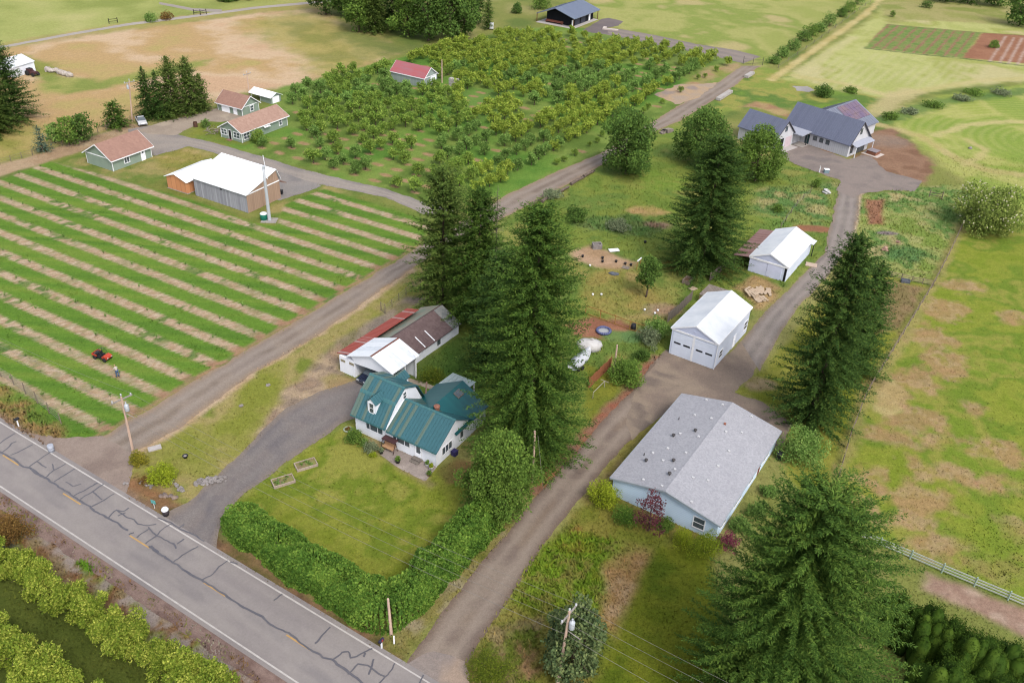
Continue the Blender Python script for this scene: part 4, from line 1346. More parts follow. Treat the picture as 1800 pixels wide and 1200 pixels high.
    lr = roof_mesh([(-2.5, 1.75), (1.3, 3.56), (4.8, 1.7)], 5.3, 17.5, 'v', 0.12).build('shed_roof', brown, b)
    MB().slab([(1.34, 15.6, 3.585), (4.86, 15.6, 1.73), (4.86, 17.56, 1.73), (1.34, 17.56, 3.585)], 0.05).build('worn_patch', grey, lr)
    MB().slab([(-2.55, 5.25, 1.78), (0.75, 5.25, 3.35), (0.95, 17.56, 3.45), (-2.55, 17.56, 1.78)], 0.04).build('mossy_slope', moss, lr)
    for v in (9.4, 11.5):
        MB().rib((2.9, v, 2.76), (4.7, v, 1.8), 0.16, 0.05).build('patch_strip', white, lr)
    window(b, 'right', (-2.2, 4.55, 7, 17.3), 12.2, 13.0, 0.45, 1.35)
    face_box(MB(), 'front', (-2.55, 0.12, 0, 5), -2.3, -1.5, -0.01, 0.04, 1.75, 2.1).build('vent_board', mat('raw_board', T(190, 180, 150), T(170, 156, 126)), b)
    face_box(MB(), 'front', (-2.55, 0.12, 0, 5), -0.75, 0.05, -0.01, 0.04, 1.85, 2.2).build('vent_board', mat('raw_board', T(190, 180, 150), T(170, 156, 126)), b)

    # ---------------- white two-door garage
    b = thing('garage', 'white garage with two overhead doors and plain white metal roof', 'garage', org(19.98, 95.21), R(-32.5))
    W, L, h = 6.89, 12.4, 4.4
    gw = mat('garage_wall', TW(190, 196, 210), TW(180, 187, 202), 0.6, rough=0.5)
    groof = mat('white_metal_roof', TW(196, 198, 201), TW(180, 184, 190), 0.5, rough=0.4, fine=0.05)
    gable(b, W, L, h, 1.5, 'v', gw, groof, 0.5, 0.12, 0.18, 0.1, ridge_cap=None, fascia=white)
    face_box(MB(), 'front', (0, W, 0, L), -0.05, W + 0.05, 0.0, 0.1, 3.98, 4.24).build('trim_band', white, b)
    face_box(MB().prism([(0.25, -0.045, 4.27), (6.64, -0.045, 4.27), (3.45, -0.045, 5.65)], (0, 0.06, 0)), 'front', (0, W, 0, L), 3.2, 3.5, 0.04, 0.07, 4.75, 4.95).build('gable_panel', mat('eave_shade_panel', TW(176, 182, 204), TW(168, 174, 196)), b)  # bluish gable colour stands in for shade under the roof overhang
    dw = mat('overhead_door', TW(198, 204, 217), TW(189, 196, 210), 0.5, rough=0.5)
    for a in (0.28, 3.62):
        d = face_box(MB(), 'front', (0, W, 0, L), a, a + 2.98, 0.0, 0.04, 0.02, 3.7)
        for k in range(1, 5):
            face_box(d, 'front', (0, W, 0, L), a, a + 2.98, 0.03, 0.05, 3.7 * k / 5 - 0.012, 3.7 * k / 5 + 0.012)
        o = d.build('overhead_door', dw, b)
        for q in (0.28, 1.72):
            face_box(MB(), 'front', (0, W, 0, L), a + q, a + q + 1.02, 0.035, 0.06, 1.98, 2.24).build('window', mat('dark_glass', T(40, 40, 48), T(52, 52, 60), rough=0.1), o)
    face_box(MB(), 'front', (0, W, 0, L), 3.28, 3.6, 0.0, 0.08, 0, 3.95).build('door_post', white, b)
    for v0, v1, z0, z1 in ((1.3, 2.5, 1.0, 2.2), (10.7, 12.0, 1.0, 2.3)):
        window(b, 'right', (0, W, 0, L), v0, v1, z0, z1, 1, 1, 0.12)
    door(b, 'right', (0, W, 0, L), 6.6, 7.5, -0.2, 2.0, mat('door_white', TW(232, 233, 238), TW(222, 224, 230)))
    MB().box(W + 0.01, W + 0.09, -0.08, 0.04, 0, 4.1).build('corner_post', white, b)

    # ---------------- grey-white shed with the rusty lean-to
    b = thing('shed', 'white metal-roofed shed with sliding doors and rusty brown lean-to', 'shed', org(34.67, 118.67), R(-32.1))
    W, L, h = 6.5, 12.8, 2.86
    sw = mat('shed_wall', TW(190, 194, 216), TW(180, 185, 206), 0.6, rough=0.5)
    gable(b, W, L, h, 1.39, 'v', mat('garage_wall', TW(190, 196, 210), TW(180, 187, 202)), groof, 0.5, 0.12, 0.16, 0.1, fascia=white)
    face_box(MB(), 'front', (0, W, 0, L), 0.02, 3.1, 0.0, 0.05, 0, 2.44).build('sliding_door', sw, b)
    face_box(MB(), 'front', (0, W, 0, L), 3.16, 5.6, 0.0, 0.09, 0, 2.44).build('sliding_door', sw, b)
    face_box(MB(), 'front', (0, W, 0, L), 6.05, 6.42, 0.0, 0.02, 0, 2.44).build('doorway_shade', dark, b)  # flat dark panel on the wall, coloured like the shade inside a gap
    face_box(MB(), 'front', (0, W, 0, L), -0.1, W + 0.1, 0.0, 0.14, 2.45, 2.72).build('door_track', white, b)
    MB().prism([(0.3, -0.04, 2.76), (6.2, -0.04, 2.76), (3.25, -0.04, 4.0)], (0, 0.05, 0)).build('gable_panel', mat('eave_shade_panel', TW(176, 182, 204), TW(168, 174, 196)), b)  # overhang shade on the gable, put into this panel's colour
    roof_mesh([(-2.75, 2.28), (-0.2, 2.72)], -0.35, 12.2, 'v', 0.07, 0.5, 0.05, 0.03).build('lean_to_roof', panel_mat('rust_sheet', T(176, 140, 134), T(150, 110, 102), 0.5, 0.4, 1, 0.7, 0.2), b)
    for v in (0.0, 4.0, 8.0, 11.8):
        MB().box(-2.65, -2.5, v - 0.07, v + 0.07, -0.2, 2.25).build('post', boards('old_posts', T(120, 110, 100), T(96, 88, 80)), b)
    MB().box(-2.6, -2.54, 2.5, 11.8, -0.1, 1.9).build('side_panel', boards('dark_boards', T(70, 62, 56), T(54, 48, 44)), b)  # dark sheet standing in for the shade beneath the open lean-to
    roof_mesh([(W + 0.17, 2.76), (W + 0.75, 2.66)], 11.0, 13.0, 'v', 0.06).build('eave_extension', groof, b)
    MB().box(W + 0.55, W + 0.67, 11.9, 12.02, -0.2, 2.6).build('post', dark, b)

    # ---------------- wide low blue-grey house
    b = thing('manufactured_house', 'long low pale blue house with wide speckled grey shingle roof', 'house', (12.21, 77.09, 0), R(-31.7))
    W, L, h, rise = 12.69, 19.31, 2.76, 1.4
    blue = lap('blue_siding', TW(188, 206, 224), TW(178, 197, 216), 0.25)
    sh = shingle_mat('pale_grey_shingle', T(206, 206, 212), T(184, 184, 192), 0.16)
    ro = gable(b, W, L, h, rise, 'v', blue, sh, 0.5, 0.3, 0.3, 0.16, fascia=mat('pale_fascia', T(196, 206, 214), T(186, 196, 206)))
    roof_mesh([(W / 2 - 0.17, h + rise - 0.02), (W / 2, h + rise + 0.025), (W / 2 + 0.17, h + rise - 0.02)], -0.28, L + 0.28, 'v', 0.03).build('ridge_cap', sh, ro)
    window(b, 'front', (0, W, 0, L), 9.98, 11.2, 0.8, 2.2, 1, 1, 0.12)
    for v0, v1 in ((1.2, 2.6), (5.0, 7.4), (9.8, 11.2), (14.6, 16.6)):
        window(b, 'right', (0, W, 0, L), v0, v1, 0.9, 2.1, 2, 0, 0.12)
    door(b, 'right', (0, W, 0, L), 12.6, 13.6, 0.2, 2.3, mat('red_door', T(150, 80, 66)))
    for v0 in (3.0, 9.0, 14.5):
        window(b, 'left', (0, W, 0, L), v0, v0 + 1.4, 0.9, 2.1, 2, 0, 0.12)

    def zr(u):
        return h + rise * (1 - abs(u / W - 0.5) * 2)
    vw = mat('vent_white', T(244, 244, 246), T(232, 232, 236)); vd = mat('vent_dark', T(96, 92, 92), T(80, 78, 80))
    for i, (u, v) in enumerate([(3.21, 19.0), (5.46, 18.59), (3.24, 15.21), (5.38, 15.16), (9.15, 19.0), (3.3, 10.69), (5.53, 10.87), (7.81, 13.85), (9.32, 15.26), (3.24, 7.32),
                                (2.07, 5.8), (5.5, 7.21), (9.34, 11.04), (3.76, 4.82), (5.67, 3.76), (9.32, 7.76), (7.86, 3.86), (9.32, 4.75), (3.32, 0.65), (5.65, 0.35), (9.21, 0.4)]):
        MB().box(u - 0.13, u + 0.13, v - 0.13, v + 0.13, zr(u) - 0.12, zr(u) + 0.14).build('roof_vent', vw, ro)
    for u, v in ((4.72, 11.8), (2.79, 9.9), (2.05, 4.01), (4.89, 5.13), (5.53, 2.6)):
        MB().lathe([(0.1, -0.1), (0.1, 0.22), (0.22, 0.24), (0.22, 0.34), (0.06, 0.4)], 10, (u, v, zr(u))).build('flue', vd, ro)
    for u, v in ((1.86, 13.63), (1.31, 5.06)):
        MB().tube((u, v, zr(u) - 0.1), (u, v, zr(u) + 0.35), 0.06).build('vent_pipe', vd, ro)
    MB().box(7.05, 7.3, 14.9, 15.15, zr(7.2) - 0.1, zr(7.2) + 0.2).build('roof_vent', mat('terracotta', T(190, 120, 96)), ro)

    # ---------------- big barn with white roof and the orange shed
    b = thing('barn', 'weathered grey plank barn with big white roof and tan end wall', 'barn', org(-53.6, 136.6), R(-29.7))
    W, L = 13.45, 8.36
    gb = boards('barn_grey_boards', TW(152, 152, 158), TW(112, 112, 120), 0.45)
    tb = boards('barn_tan_boards', TW(152, 128, 110), TW(130, 108, 93), 0.4)
    wr = mat('bright_white_roof', TW(226, 227, 229), TW(206, 209, 214), 0.5, rough=0.35, fine=0.04)
    wall_mesh([(0, -0.3), (L, -0.3), (L, 3.55), (7.7, 5.75), (0, 3.5)], 0, W, 'u').build('wall', gb, b)
    MB().prism([(W + 0.005, 0.02, -0.3), (W + 0.005, L - 0.02, -0.3), (W + 0.005, L - 0.02, 3.5), (W + 0.005, 7.7, 5.7), (W + 0.005, 0.02, 3.45)], (0.05, 0, 0)).build('end_boards', tb, b)
    roof_mesh([(-0.3, 3.62), (7.7, 6.0), (8.7, 3.75)], -0.25, W + 0.3, 'u', 0.12, 0.9, 0.05, 0.02).build('roof', wr, b)
    MB().rib((W + 0.09, 0.0, 3.45), (W + 0.09, L, 3.5), 0.06, 0.16).build('tie_board', white, b)
    m = MB().slab([(W - 1.2, L, 3.4), (W + 1.0, L, 3.4), (W + 1.0, L + 0.9, 3.1), (W - 1.2, L + 0.9, 3.1)], 0.1); m.build('porch_roof', mat('porch_sheet', T(150, 110, 92)), b)
    face_box(MB(), 'front', (0, W, 0, L), 7.0, 7.3, 0.0, 0.04, 2.9, 3.3).build('vent', dark, b)
    b = thing('plywood_shed', 'small orange plywood shed with white roof against the grey barn', 'shed', org(-59.07, 139.12), R(-28.3))
    og = boards('orange_ply', TW(184, 130, 92), TW(170, 116, 80), 1.2)
    gable(b, 5.2, 8.9, 2.56, 0.93, 'v', og, wr, 0.48, 0.3, 0.35, 0.1, base=0.12)
    MB().box(-0.12, 5.32, -0.12, 9.0, -0.2, 0.1).build('foundation', conc, b)

    # ---------------- sage green houses with tan roofs
    sage = lap('sage_siding', TW(126, 139, 126), TW(116, 130, 119), 0.22)
    tan = shingle_mat('tan_shingle', T(202, 168, 150), T(186, 150, 134), 0.4)
    tan2 = shingle_mat('rosy_shingle', T(190, 150, 134), T(174, 136, 122), 0.4)
    ddoor = mat('door_white', TW(232, 233, 238), TW(222, 224, 230))
    b = thing('workshop_house', 'sage green cottage with tan roof beside the mown orchard rows', 'cottage', org(-76.51, 148.24), R(-28.8))
    W, L = 7.56, 9.5
    gable(b, W, L, 2.6, 2.3, 'v', sage, tan2, 0.52, 0.45, 0.5, 0.14, fascia=white)
    window(b, 'right', (0, W, 0, L), 2.9, 4.0, 0.8, 1.95, 2, 0, 0.14)
    door(b, 'right', (0, W, 0, L), 6.95, 7.85, -0.05, 2.05, ddoor, (7.2, 7.6, 1.5, 1.85))
    c = MB()
    for u, v in ((-0.02, -0.02), (W - 0.1, -0.02), (W - 0.1, L - 0.1)):
        c.box(u, u + 0.12, v, v + 0.12, -0.2, 2.4)
    c.build('corner_board', white, b)
    face_box(MB(), 'front', (0, W, 0, L), 0, W, 0.0, 0.06, 2.34, 2.52).build('gable_band', white, b)
    MB().box(-0.95, -0.15, 1.2, 2.4, 0.0, 1.0).build('heat_pump', mat('brown_unit', T(130, 100, 96), T(110, 84, 80)), b)

    b = thing('sage_house', 'long sage green house with tan roof and white-framed front windows', 'house', org(-57.54, 164.05), R(-29.7))
    W, L = 6.3, 13.8
    gable(b, W, L, 2.48, 1.68, 'v', sage, tan, 0.48, 0.4, 0.42, 0.14, fascia=white)
    F = (0, W, 0, L)
    window(b, 'front', F, 0.3, 1.85, 0.85, 1.95, 2, 1, 0.14)
    window(b, 'front', F, 3.95, 5.65, 0.75, 1.95, 2, 1, 0.14)
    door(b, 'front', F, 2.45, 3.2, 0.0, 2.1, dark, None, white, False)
    window(b, 'right', F, 0.6, 2.2, 0.6, 1.85, 2, 1, 0.14)
    window(b, 'right', F, 11.3, 12.0, 0.75, 2.05, 1, 1, 0.14)
    MB().slab([(W, 6.2, 2.0), (W + 0.7, 6.2, 1.75), (W + 0.7, 8.0, 1.75), (W, 8.0, 2.0)], 0.05).build('awning', white, b)
    c = MB()
    for u, v in ((-0.02, -0.02), (W - 0.1, -0.02), (W - 0.1, L - 0.1)):
        c.box(u, u + 0.12, v, v + 0.12, -0.2, 2.3)
    c.build('corner_board', white, b)
    MB().box(2.2, 3.5, -0.9, -0.05, -0.1, 0.08).build('step', mat('red_step', T(176, 130, 110)), b)

    b = thing('sage_garage', 'small sage green garage with white roll door and rosy roof', 'garage', org(-62.72, 179.22), R(-28.3))
    W, L = 7.63, 5.4
    gable(b, W, L, 2.16, 1.95, 'u', sage, tan2, 0.5, 0.4, 0.42, 0.14, fascia=white)
    F = (0, W, 0, L)
    door(b, 'front', F, 1.35, 3.7, -0.05, 1.72, ddoor, None, white, False, 'roll_door')
    door(b, 'front', F, 5.0, 6.0, -0.05, 1.72, ddoor)
    window(b, 'right', F, 2.65, 3.6, 0.55, 1.7, 1, 1, 0.14)
    c = MB()
    for u, v in ((-0.02, -0.02), (W - 0.1, -0.02), (W - 0.1, L - 0.1)):
        c.box(u, u + 0.12, v, v + 0.12, -0.2, 2.0)
    c.build('corner_board', white, b)
    face_box(MB(), 'right', F, 0, L, 0.0, 0.05, 1.9, 2.05).build('gable_band', white, b)

    b = thing('pole_shed', 'low sage green shed with bright white roof and open carport bay', 'shed', org(-58.15, 187.51), R(-31.4))
    W, L = 6.8, 3.2
    MB().box(3.2, W, 0, L, -0.2, 1.62).build('wall', sage, b)
    MB().prism([(W - 0.06, 0, 1.63), (W - 0.06, L, 1.63), (W - 0.06, L / 2, 2.2)], (0.05, 0, 0)).build('gable_panel', sage, b)
    gable(b, W, L, 1.73, 0.72, 'u', sage, wr, 0.5, 0.35, 0.4, 0.1, walls=False)
    door(b, 'right', (0, W, 0, L), 0.5, 2.5, -0.05, 1.45, ddoor, None, white, False, 'roll_door')
    for u in (0.1, 3.05):
        MB().box(u, u + 0.12, 0.02, 0.14, -0.2, 1.6).build('post', white, b)
    MB().box(0, 3.2, L - 0.1, L, -0.2, 1.6).build('back_wall', sage, b)

    # ---------------- red-roofed store in the orchard
    b = thing('orchard_store', 'grey-green store shed with faded red roof among the orchard trees', 'shed', org(-30.52, 204.83), R(-29.8))
    W, L = 10.56, 5.7
    gg = boards('grey_green_boards', TW(134, 144, 140), TW(122, 132, 130), 0.5)
    gable(b, W, L, 2.6, 2.07, 'u', gg, mat('faded_red_roof', T(196, 108, 112), T(186, 122, 130), 0.5, (0.4, 2, 1), rough=0.5), 0.48, 0.25, 0.22, 0.12, fascia=white)
    door(b, 'right', (0, W, 0, L), 2.9, 5.2, -0.05, 2.1, mat('pale_door', TW(214, 218, 232), TW(204, 208, 224)), None, white, False)
    face_box(MB(), 'right', (0, W, 0, L), 0, L, 0.0, 0.06, 2.3, 2.48).build('gable_band', white, b)
    MB().box(W - 0.1, W + 0.03, -0.03, 0.1, -0.1, 2.3).build('corner_board', white, b)

    # ---------------- dark workshop at the top
    b = thing('dark_workshop', 'black walled workshop with blue-grey roof on a pale slab', 'workshop', (6.58, 302.47, 0), R(-31.1))
    bk = boards('black_boards', T(40, 42, 50), T(30, 32, 40), 0.3)
    br = panel_mat('blue_grey_roof', T(140, 152, 176), T(130, 142, 168), 0.45, 0.4, 1, 0.4, 0.4)
    W, L = 9.9, 13.6
    wall_mesh([(0, -0.3), (W, -0.3), (W, 3.3), (4.3, 5.0), (0, 3.3)], 0, L, 'v').build('wall', bk, b)
    roof_mesh([(-2.6, 2.75), (4.3, 5.3), (11.6, 3.05)], -2.4, 15.2, 'v', 0.2, 0.45).build('roof', br, b)
    MB().box(-2.4, 11.6, -2.9, 14.2, -0.1, 0.06).build('slab', mat('pale_slab', T(222, 214, 210), T(206, 198, 194)), b)
    for u, v in ((-2.4, -2.2), (11.2, -2.2), (11.2, 14.4)):
        MB().box(u - 0.1, u + 0.1, v - 0.1, v + 0.1, -0.1, 3.0).build('post', boards('timber_posts', T(150, 110, 80), T(120, 90, 70)), b)
    dg = mat('dark_roll_door', T(84, 86, 100), T(72, 74, 88))
    for v0, v1 in ((1.3, 4.3), (5.2, 8.2)):
        face_box(MB(), 'right', (0, W, 0, L), v0, v1, 0.0, 0.05, 0.05, 2.6).build('roll_door', dg, b)
    door(b, 'right', (0, W, 0, L), 10.6, 11.5, 0.05, 2.1, ddoor)
    face_box(MB(), 'right', (0, W, 0, L), -0.9, -0.1, -0.06, 0.05, 0.05, 2.1).build('white_panel', white, b)

    # ---------------- new pale house with blue-grey standing seam roofs
    b = thing('new_house', 'new pale grey house with blue-grey seamed roofs, garage wing and solar panels', 'house', (60.9, 201.9, 0), R(-46.8))
    pg = boards('pale_batten', TW(176, 176, 180), TW(166, 166, 171), 0.5)
    seam = panel_mat('seam_roof', T(126, 132, 156), T(118, 124, 148), 0.5, 0.3, 0, 0.4, 0.5)
    seam2 = panel_mat('seam_roof_side', T(150, 156, 174), T(142, 148, 168), 0.5, 0.3, 1, 0.4, 0.5)
    tr = mat('charcoal_trim', T(92, 86, 92), T(80, 76, 82))
    W, L, h, rise = 16.45, 8.46, 3.14, 4.2
    wall_mesh([(0, -0.3), (L, -0.3), (L, h - 0.2), (L * 0.46, h + rise - 0.22), (0, h - 0.2)], 0, W, 'u').build('wall', pg, b)
    sl0 = rise / (L * 0.46); sl1 = rise / (L * 0.54)
    roof_mesh([(-0.35, h - sl0 * 0.35), (L * 0.46, h + rise), (L + 0.35, h - sl1 * 0.35)], -0.4, W + 0.35, 'u', 0.15, 0.5, 0.05, 0.06).build('roof', seam, b)
    q = roof_mesh([(-0.35, h - sl0 * 0.35 - 0.02), (L * 0.46, h + rise - 0.02), (L + 0.35, h - sl1 * 0.35 - 0.02)], W + 0.355, W + 0.42, 'u', 0.22); q.build('barge_board', tr, b)
    F = (0, W, 0, L)
    for u0, u1 in ((7.6, 8.4), (9.2, 10.0), (10.8, 11.6)):
        window(b, 'front', F, u0, u1, 1.45, 2.25, 1, 0, 0.08, tr)
    door(b, 'front', F, 5.7, 6.55, 0.0, 2.15, mat('teal_door', T(50, 92, 92), T(40, 80, 82)), None, tr)
    window(b, 'right', F, 0.9, 1.9, 0.7, 2.3, 1, 0, 0.08, tr)
    window(b, 'right', F, 3.6, 6.9, 0.1, 2.3, 3, 0, 0.1, mat('brown_frame', T(120, 90, 76), T(100, 74, 62)))
    window(b, 'right', F, 3.55, 4.35, 4.5, 5.7, 1, 0, 0.06, tr)
    MB().slab([(W, 0.5, 3.1), (W + 1.5, 0.5, 2.55), (W + 1.5, 8.3, 2.55), (W, 8.3, 3.1)], 0.12).build('porch_roof', mat('pale_seam', T(196, 200, 214), T(184, 188, 204)), b)
    for v in (0.7, 8.1):
        MB().box(W + 1.3, W + 1.42, v - 0.06, v + 0.06, -0.2, 2.4).build('post', white, b)
    # garage wing
    gu0, gu1, gv0, gv1 = -5.5, 4.45, -10.3, -3.5
    gh, gr = 3.2, 3.1; gm = (gv0 + gv1) / 2; gs = gr / (gm - gv0)
    wall_mesh([(gv0, -0.3), (gv1, -0.3), (gv1, gh - 0.2), (gm, gh + gr - 0.22), (gv0, gh - 0.2)], gu0, gu1, 'u').build('wing_wall', pg, b)
    pr = [(gv0 - 0.35, gh - gs * 0.35), (gm, gh + gr), (gv1 + 0.35, gh - gs * 0.35)]
    roof_mesh(pr, gu0 - 0.3, gu1 + 0.3, 'u', 0.15, 0.5, 0.05, 0.06).build('wing_roof', seam, b)
    roof_mesh([(t, z - 0.02) for t, z in pr], gu1 + 0.305, gu1 + 0.37, 'u', 0.22).build('barge_board', tr, b)
    G = (gu0, gu1, gv0, gv1)
    face_box(MB(), 'right', G, gv0 + 0.7, gv0 + 3.1, 0.0, 0.03, 0.0, 2.4).build('opening_shade', dark, b)  # dark panel on solid wall, its colour imitating the unlit garage inside
    face_box(MB(), 'right', G, gv0 + 3.8, gv0 + 6.2, 0.0, 0.04, 0.0, 2.4).build('roll_door', mat('taupe_door', TW(176, 160, 164), TW(164, 150, 156)), b)
    window(b, 'right', G, gm - 0.4, gm + 0.4, 3.9, 5.0, 1, 0, 0.06, tr)
    MB().box(gu1 + 0.02, gu1 + 1.9, gv0 + 0.2, gv1 - 0.2, -0.1, 0.07).build('apron', mat('pale_slab', T(222, 214, 210), T(206, 198, 194)), b)
    # entry link
    roof_mesh([(gv1 - 0.3, 2.85), (0.2, 3.1)], 0.8, 6.9, 'u', 0.18).build('entry_roof', mat('pale_seam', T(196, 200, 214), T(184, 188, 204)), b)
    MB().box(0.8, 4.2, gv1, 0.0, -0.2, 2.7).build('link_wall', pg, b)
    MB().box(6.6, 6.75, -1.3, -1.15, -0.1, 2.85).build('post', tr, b)
    MB().box(4.3, 7.0, -3.2, -0.05, -0.1, 0.08).build('porch_floor', conc, b)
    # solar wing behind
    wall_mesh([(-1.0, -0.3), (11.8, -0.3), (11.8, 2.85), (5.3, 6.1), (-1.0, 2.85)], L + 0.004, 19.8, 'v').build('wing_wall', pg, b)
    sv = roof_mesh([(-1.4, 2.8), (5.3, 6.35), (12.3, 2.8)], L * 0.6, 20.2, 'v', 0.15, 0.5, 0.05, 0.05).build('wing_roof', seam2, b)
    sl = (6.35 - 2.8) / 7.0
    sp = mat('solar_panel', T(112, 92, 132), T(146, 116, 118), 0.25, rough=0.15, spec=0.6, fine=0.03)
    for i in range(6):
        for j in range(3):
            u0 = 5.7 + j * 1.45; v0 = 11.0 + i * 1.45
            MB().slab([(u0, v0, 6.45 - sl * (u0 - 5.3)), (u0 + 1.4, v0, 6.45 - sl * (u0 + 1.4 - 5.3)), (u0 + 1.4, v0 + 1.4, 6.45 - sl * (u0 + 1.4 - 5.3)), (u0, v0 + 1.4, 6.45 - sl * (u0 - 5.3))], 0.04).build('solar_panel', sp, sv)
    window(b, 'right', (-1, 11.8, 8.46, 19.8), 9.6, 11.2, 0.3, 2.2, 2, 0, 0.1, tr)

    # ---------------- small white building behind the western firs
    b = thing('white_shed', 'white shed half hidden behind the dark fir at the west edge', 'shed', at(-16, 130), R(-20))
    gable(b, 7.5, 7.0, 2.6, 1.2, 'v', wwall, groof, 0.5, 0.2, 0.25, 0.1)

# ------------------------------------------------------------------ vegetation
def unit(v):
    return v / (np.linalg.norm(v, axis=-1, keepdims=True) + 1e-9)


def kites(c, ax, nrm, ln, wd, rg, bend=0.12):
    """leaf-shaped cards: c base points, ax direction of the leaf, nrm rough normal"""
    s = unit(np.cross(ax, nrm)); up = unit(np.cross(s, ax))
    ln = ln[:, None]; wd = wd[:, None]
    mid = c + ax * ln * 0.45 + up * ln * bend
    V = np.stack([c, mid - s * wd / 2, c + ax * ln, mid + s * wd / 2], 1)
    return V.reshape(-1, 3)


def conifer_mesh(name, h, r, z0, m, seed, step=0.42, nb=6, p=0.45, droop=0.28, rise=0.15, spray=0.9, dens=0.32, wk=0.38, top=0.25, ragged=0.25, bias=None, jit=0.14):
    rg = np.random.default_rng(seed)
    C = []; A = []; Nn = []; Ln = []; Wd = []
    z = z0
    while z < h - 0.4:
        f = (z - z0) / (h - z0)
        rr = r * ((1 - f) ** p) * (0.8 + 0.2 * min(1, f * 6 + 0.3)) + top * (1 - f)
        n = max(3, int(round(nb * (0.55 + 0.45 * (1 - f)) + rg.random())))
        a0 = rg.random() * 6.28
        for i in range(n):
            az = a0 + 2 * math.pi * i / n + rg.normal(0, 0.25)
            L = rr * (1 - ragged + 2 * ragged * rg.random() ** 1.3)
            if bias is not None:
                L *= 1 + bias[1] * math.cos(az - bias[0])
            if L < 0.25:
                L = 0.25
            el = rise * (2.2 * f - 0.6) + rg.normal(0, 0.08)
            dr = droop * (1 - 0.6 * f)
            k = max(3, int(L / dens))
            t = np.linspace(0.12, 1.0, k) ** 0.9
            d = np.array([math.cos(az), math.sin(az), 0.0]); sd = np.array([-d[1], d[0], 0.0])
            zz = z + L * (el * t - dr * t * t + 0.10 * t ** 4)
            P = d[None, :] * (L * t)[:, None]; P[:, 2] = zz
            for side in (-1, 1, 0):
                w = rg.uniform(0.5, 1.0, k)
                if side == 0:
                    ax = d[None, :] + sd[None, :] * rg.normal(0, 0.5, (k, 1))
                else:
                    ax = d[None, :] * rg.uniform(0.45, 0.9, (k, 1)) + side * sd[None, :] * rg.uniform(0.6, 1.0, (k, 1))
                ax = ax + np.array([0, 0, 1.0]) * (rg.normal(0.02, 0.34, (k, 1))) + rg.normal(0, 0.22, (k, 3))
                sl = spray * (0.55 + 0.75 * (1 - t)) * w * min(1.0, 0.45 + L / 3.5)
                C.append(P + rg.normal(0, 1, (k, 3)) * np.array([jit, jit, jit * 0.6]) * min(1.0, L / 2.0)); A.append(unit(ax)); Ln.append(sl); Wd.append(sl * wk * rg.uniform(0.8, 1.3, k))
                nn = np.array([0, 0, 1.0])[None, :] + rg.normal(0, 0.35, (k, 3)); Nn.append(unit(nn))
        z += step * (0.55 + 0.45 * (1 - f)) * rg.uniform(0.75, 1.25)
    k = 26
    P = np.zeros((k, 3)); P[:, 2] = np.linspace(h - 1.2, h - 0.05, k)
    ax = unit(np.stack([rg.normal(0, 0.6, k), rg.normal(0, 0.6, k), rg.uniform(0.4, 1.2, k)], 1))
    C.append(P); A.append(ax); Ln.append(np.linspace(0.7, 0.4, k) * min(1, spray + 0.2)); Wd.append(np.full(k, 0.2)); Nn.append(unit(rg.normal(0, 1, (k, 3))))
    V = kites(np.concatenate(C), np.concatenate(A), np.concatenate(Nn), np.concatenate(Ln), np.concatenate(Wd), rg)
    return array_mesh(name, V, 4, m)


def lobes_mesh(name, lobes, n, size, m, seed, outward=0.6, wide=0.75, zmin=0.05, shell=0.6):
    """leaf clumps through a set of ellipsoid lobes (cx,cy,cz,rx,ry,rz)"""
    rg = np.random.default_rng(seed)
    Lb = np.array(lobes, float)
    vol = (Lb[:, 3] * Lb[:, 4] * Lb[:, 5]) ** (2 / 3)
    pick = rg.choice(len(Lb), n, p=vol / vol.sum())
    d = unit(rg.normal(0, 1, (n, 3)))
    rad = shell + (1.08 - shell) * rg.random(n) ** 0.6
    rad = rad * np.where(rg.random(n) < 0.14, rg.uniform(1.0, 1.28, n), 1.0)
    # bumps on each lobe keep the outline uneven
    bump = 1 + 0.16 * np.sin(d[:, 0] * 7 + pick * 1.7) * np.sin(d[:, 1] * 6 + pick) + 0.1 * np.sin(d[:, 2] * 9 + pick * 2.3)
    P = Lb[pick, :3] + d * Lb[pick, 3:6] * (rad * bump)[:, None]
    ax = unit(d * outward + rg.normal(0, 0.6, (n, 3)) + np.array([0, 0, 0.15]))
    nr = unit(d + rg.normal(0, 0.5, (n, 3)))
    ln = size * rg.uniform(0.6, 1.3, n)
    V = kites(P - ax * ln[:, None] * 0.4, ax, nr, ln, ln * wide, rg, 0.05)
    V = V.reshape(-1, 4, 3)
    V[:, :, 2] = np.maximum(V[:, :, 2], zmin)
    return array_mesh(name, V.reshape(-1, 3), 4, m)


def crown_lobes(r, h, z0, n, seed, flat=0.85, lobe=0.34):
    """lobes spread through an egg-shaped crown that reaches down to z0"""
    rg = np.random.default_rng(seed)
    out = []
    n = int(n * 1.5)
    for i in range(n):
        t = 0.10 + 0.80 * ((i + 0.5) / n)
        a = i * 2.39996 + rg.random() * 0.8
        R = r * math.sqrt(max(0.12, 1 - ((t - 0.42) / 0.60) ** 2)) * (1 + 0.2 * math.sin(2 * a + seed) + 0.2 * math.sin(3 * a + 6 * t + seed * 2))
        lr = r * lobe * rg.uniform(0.55, 1.2)
        q = max(0.0, R - lr * 0.8) * rg.uniform(0.55, 1.05)
        out.append((math.cos(a) * q, math.sin(a) * q, z0 + (h - z0) * t, lr, lr, min(lr * flat, (h - z0) * 0.3)))
    out.append((0, 0, z0 + (h - z0) * 0.45, r * 0.62, r * 0.62, (h - z0) * 0.42))
    out.append((0.1 * r, 0, h - r * lobe * 0.75, r * lobe, r * lobe, r * lobe * 0.8))
    return out


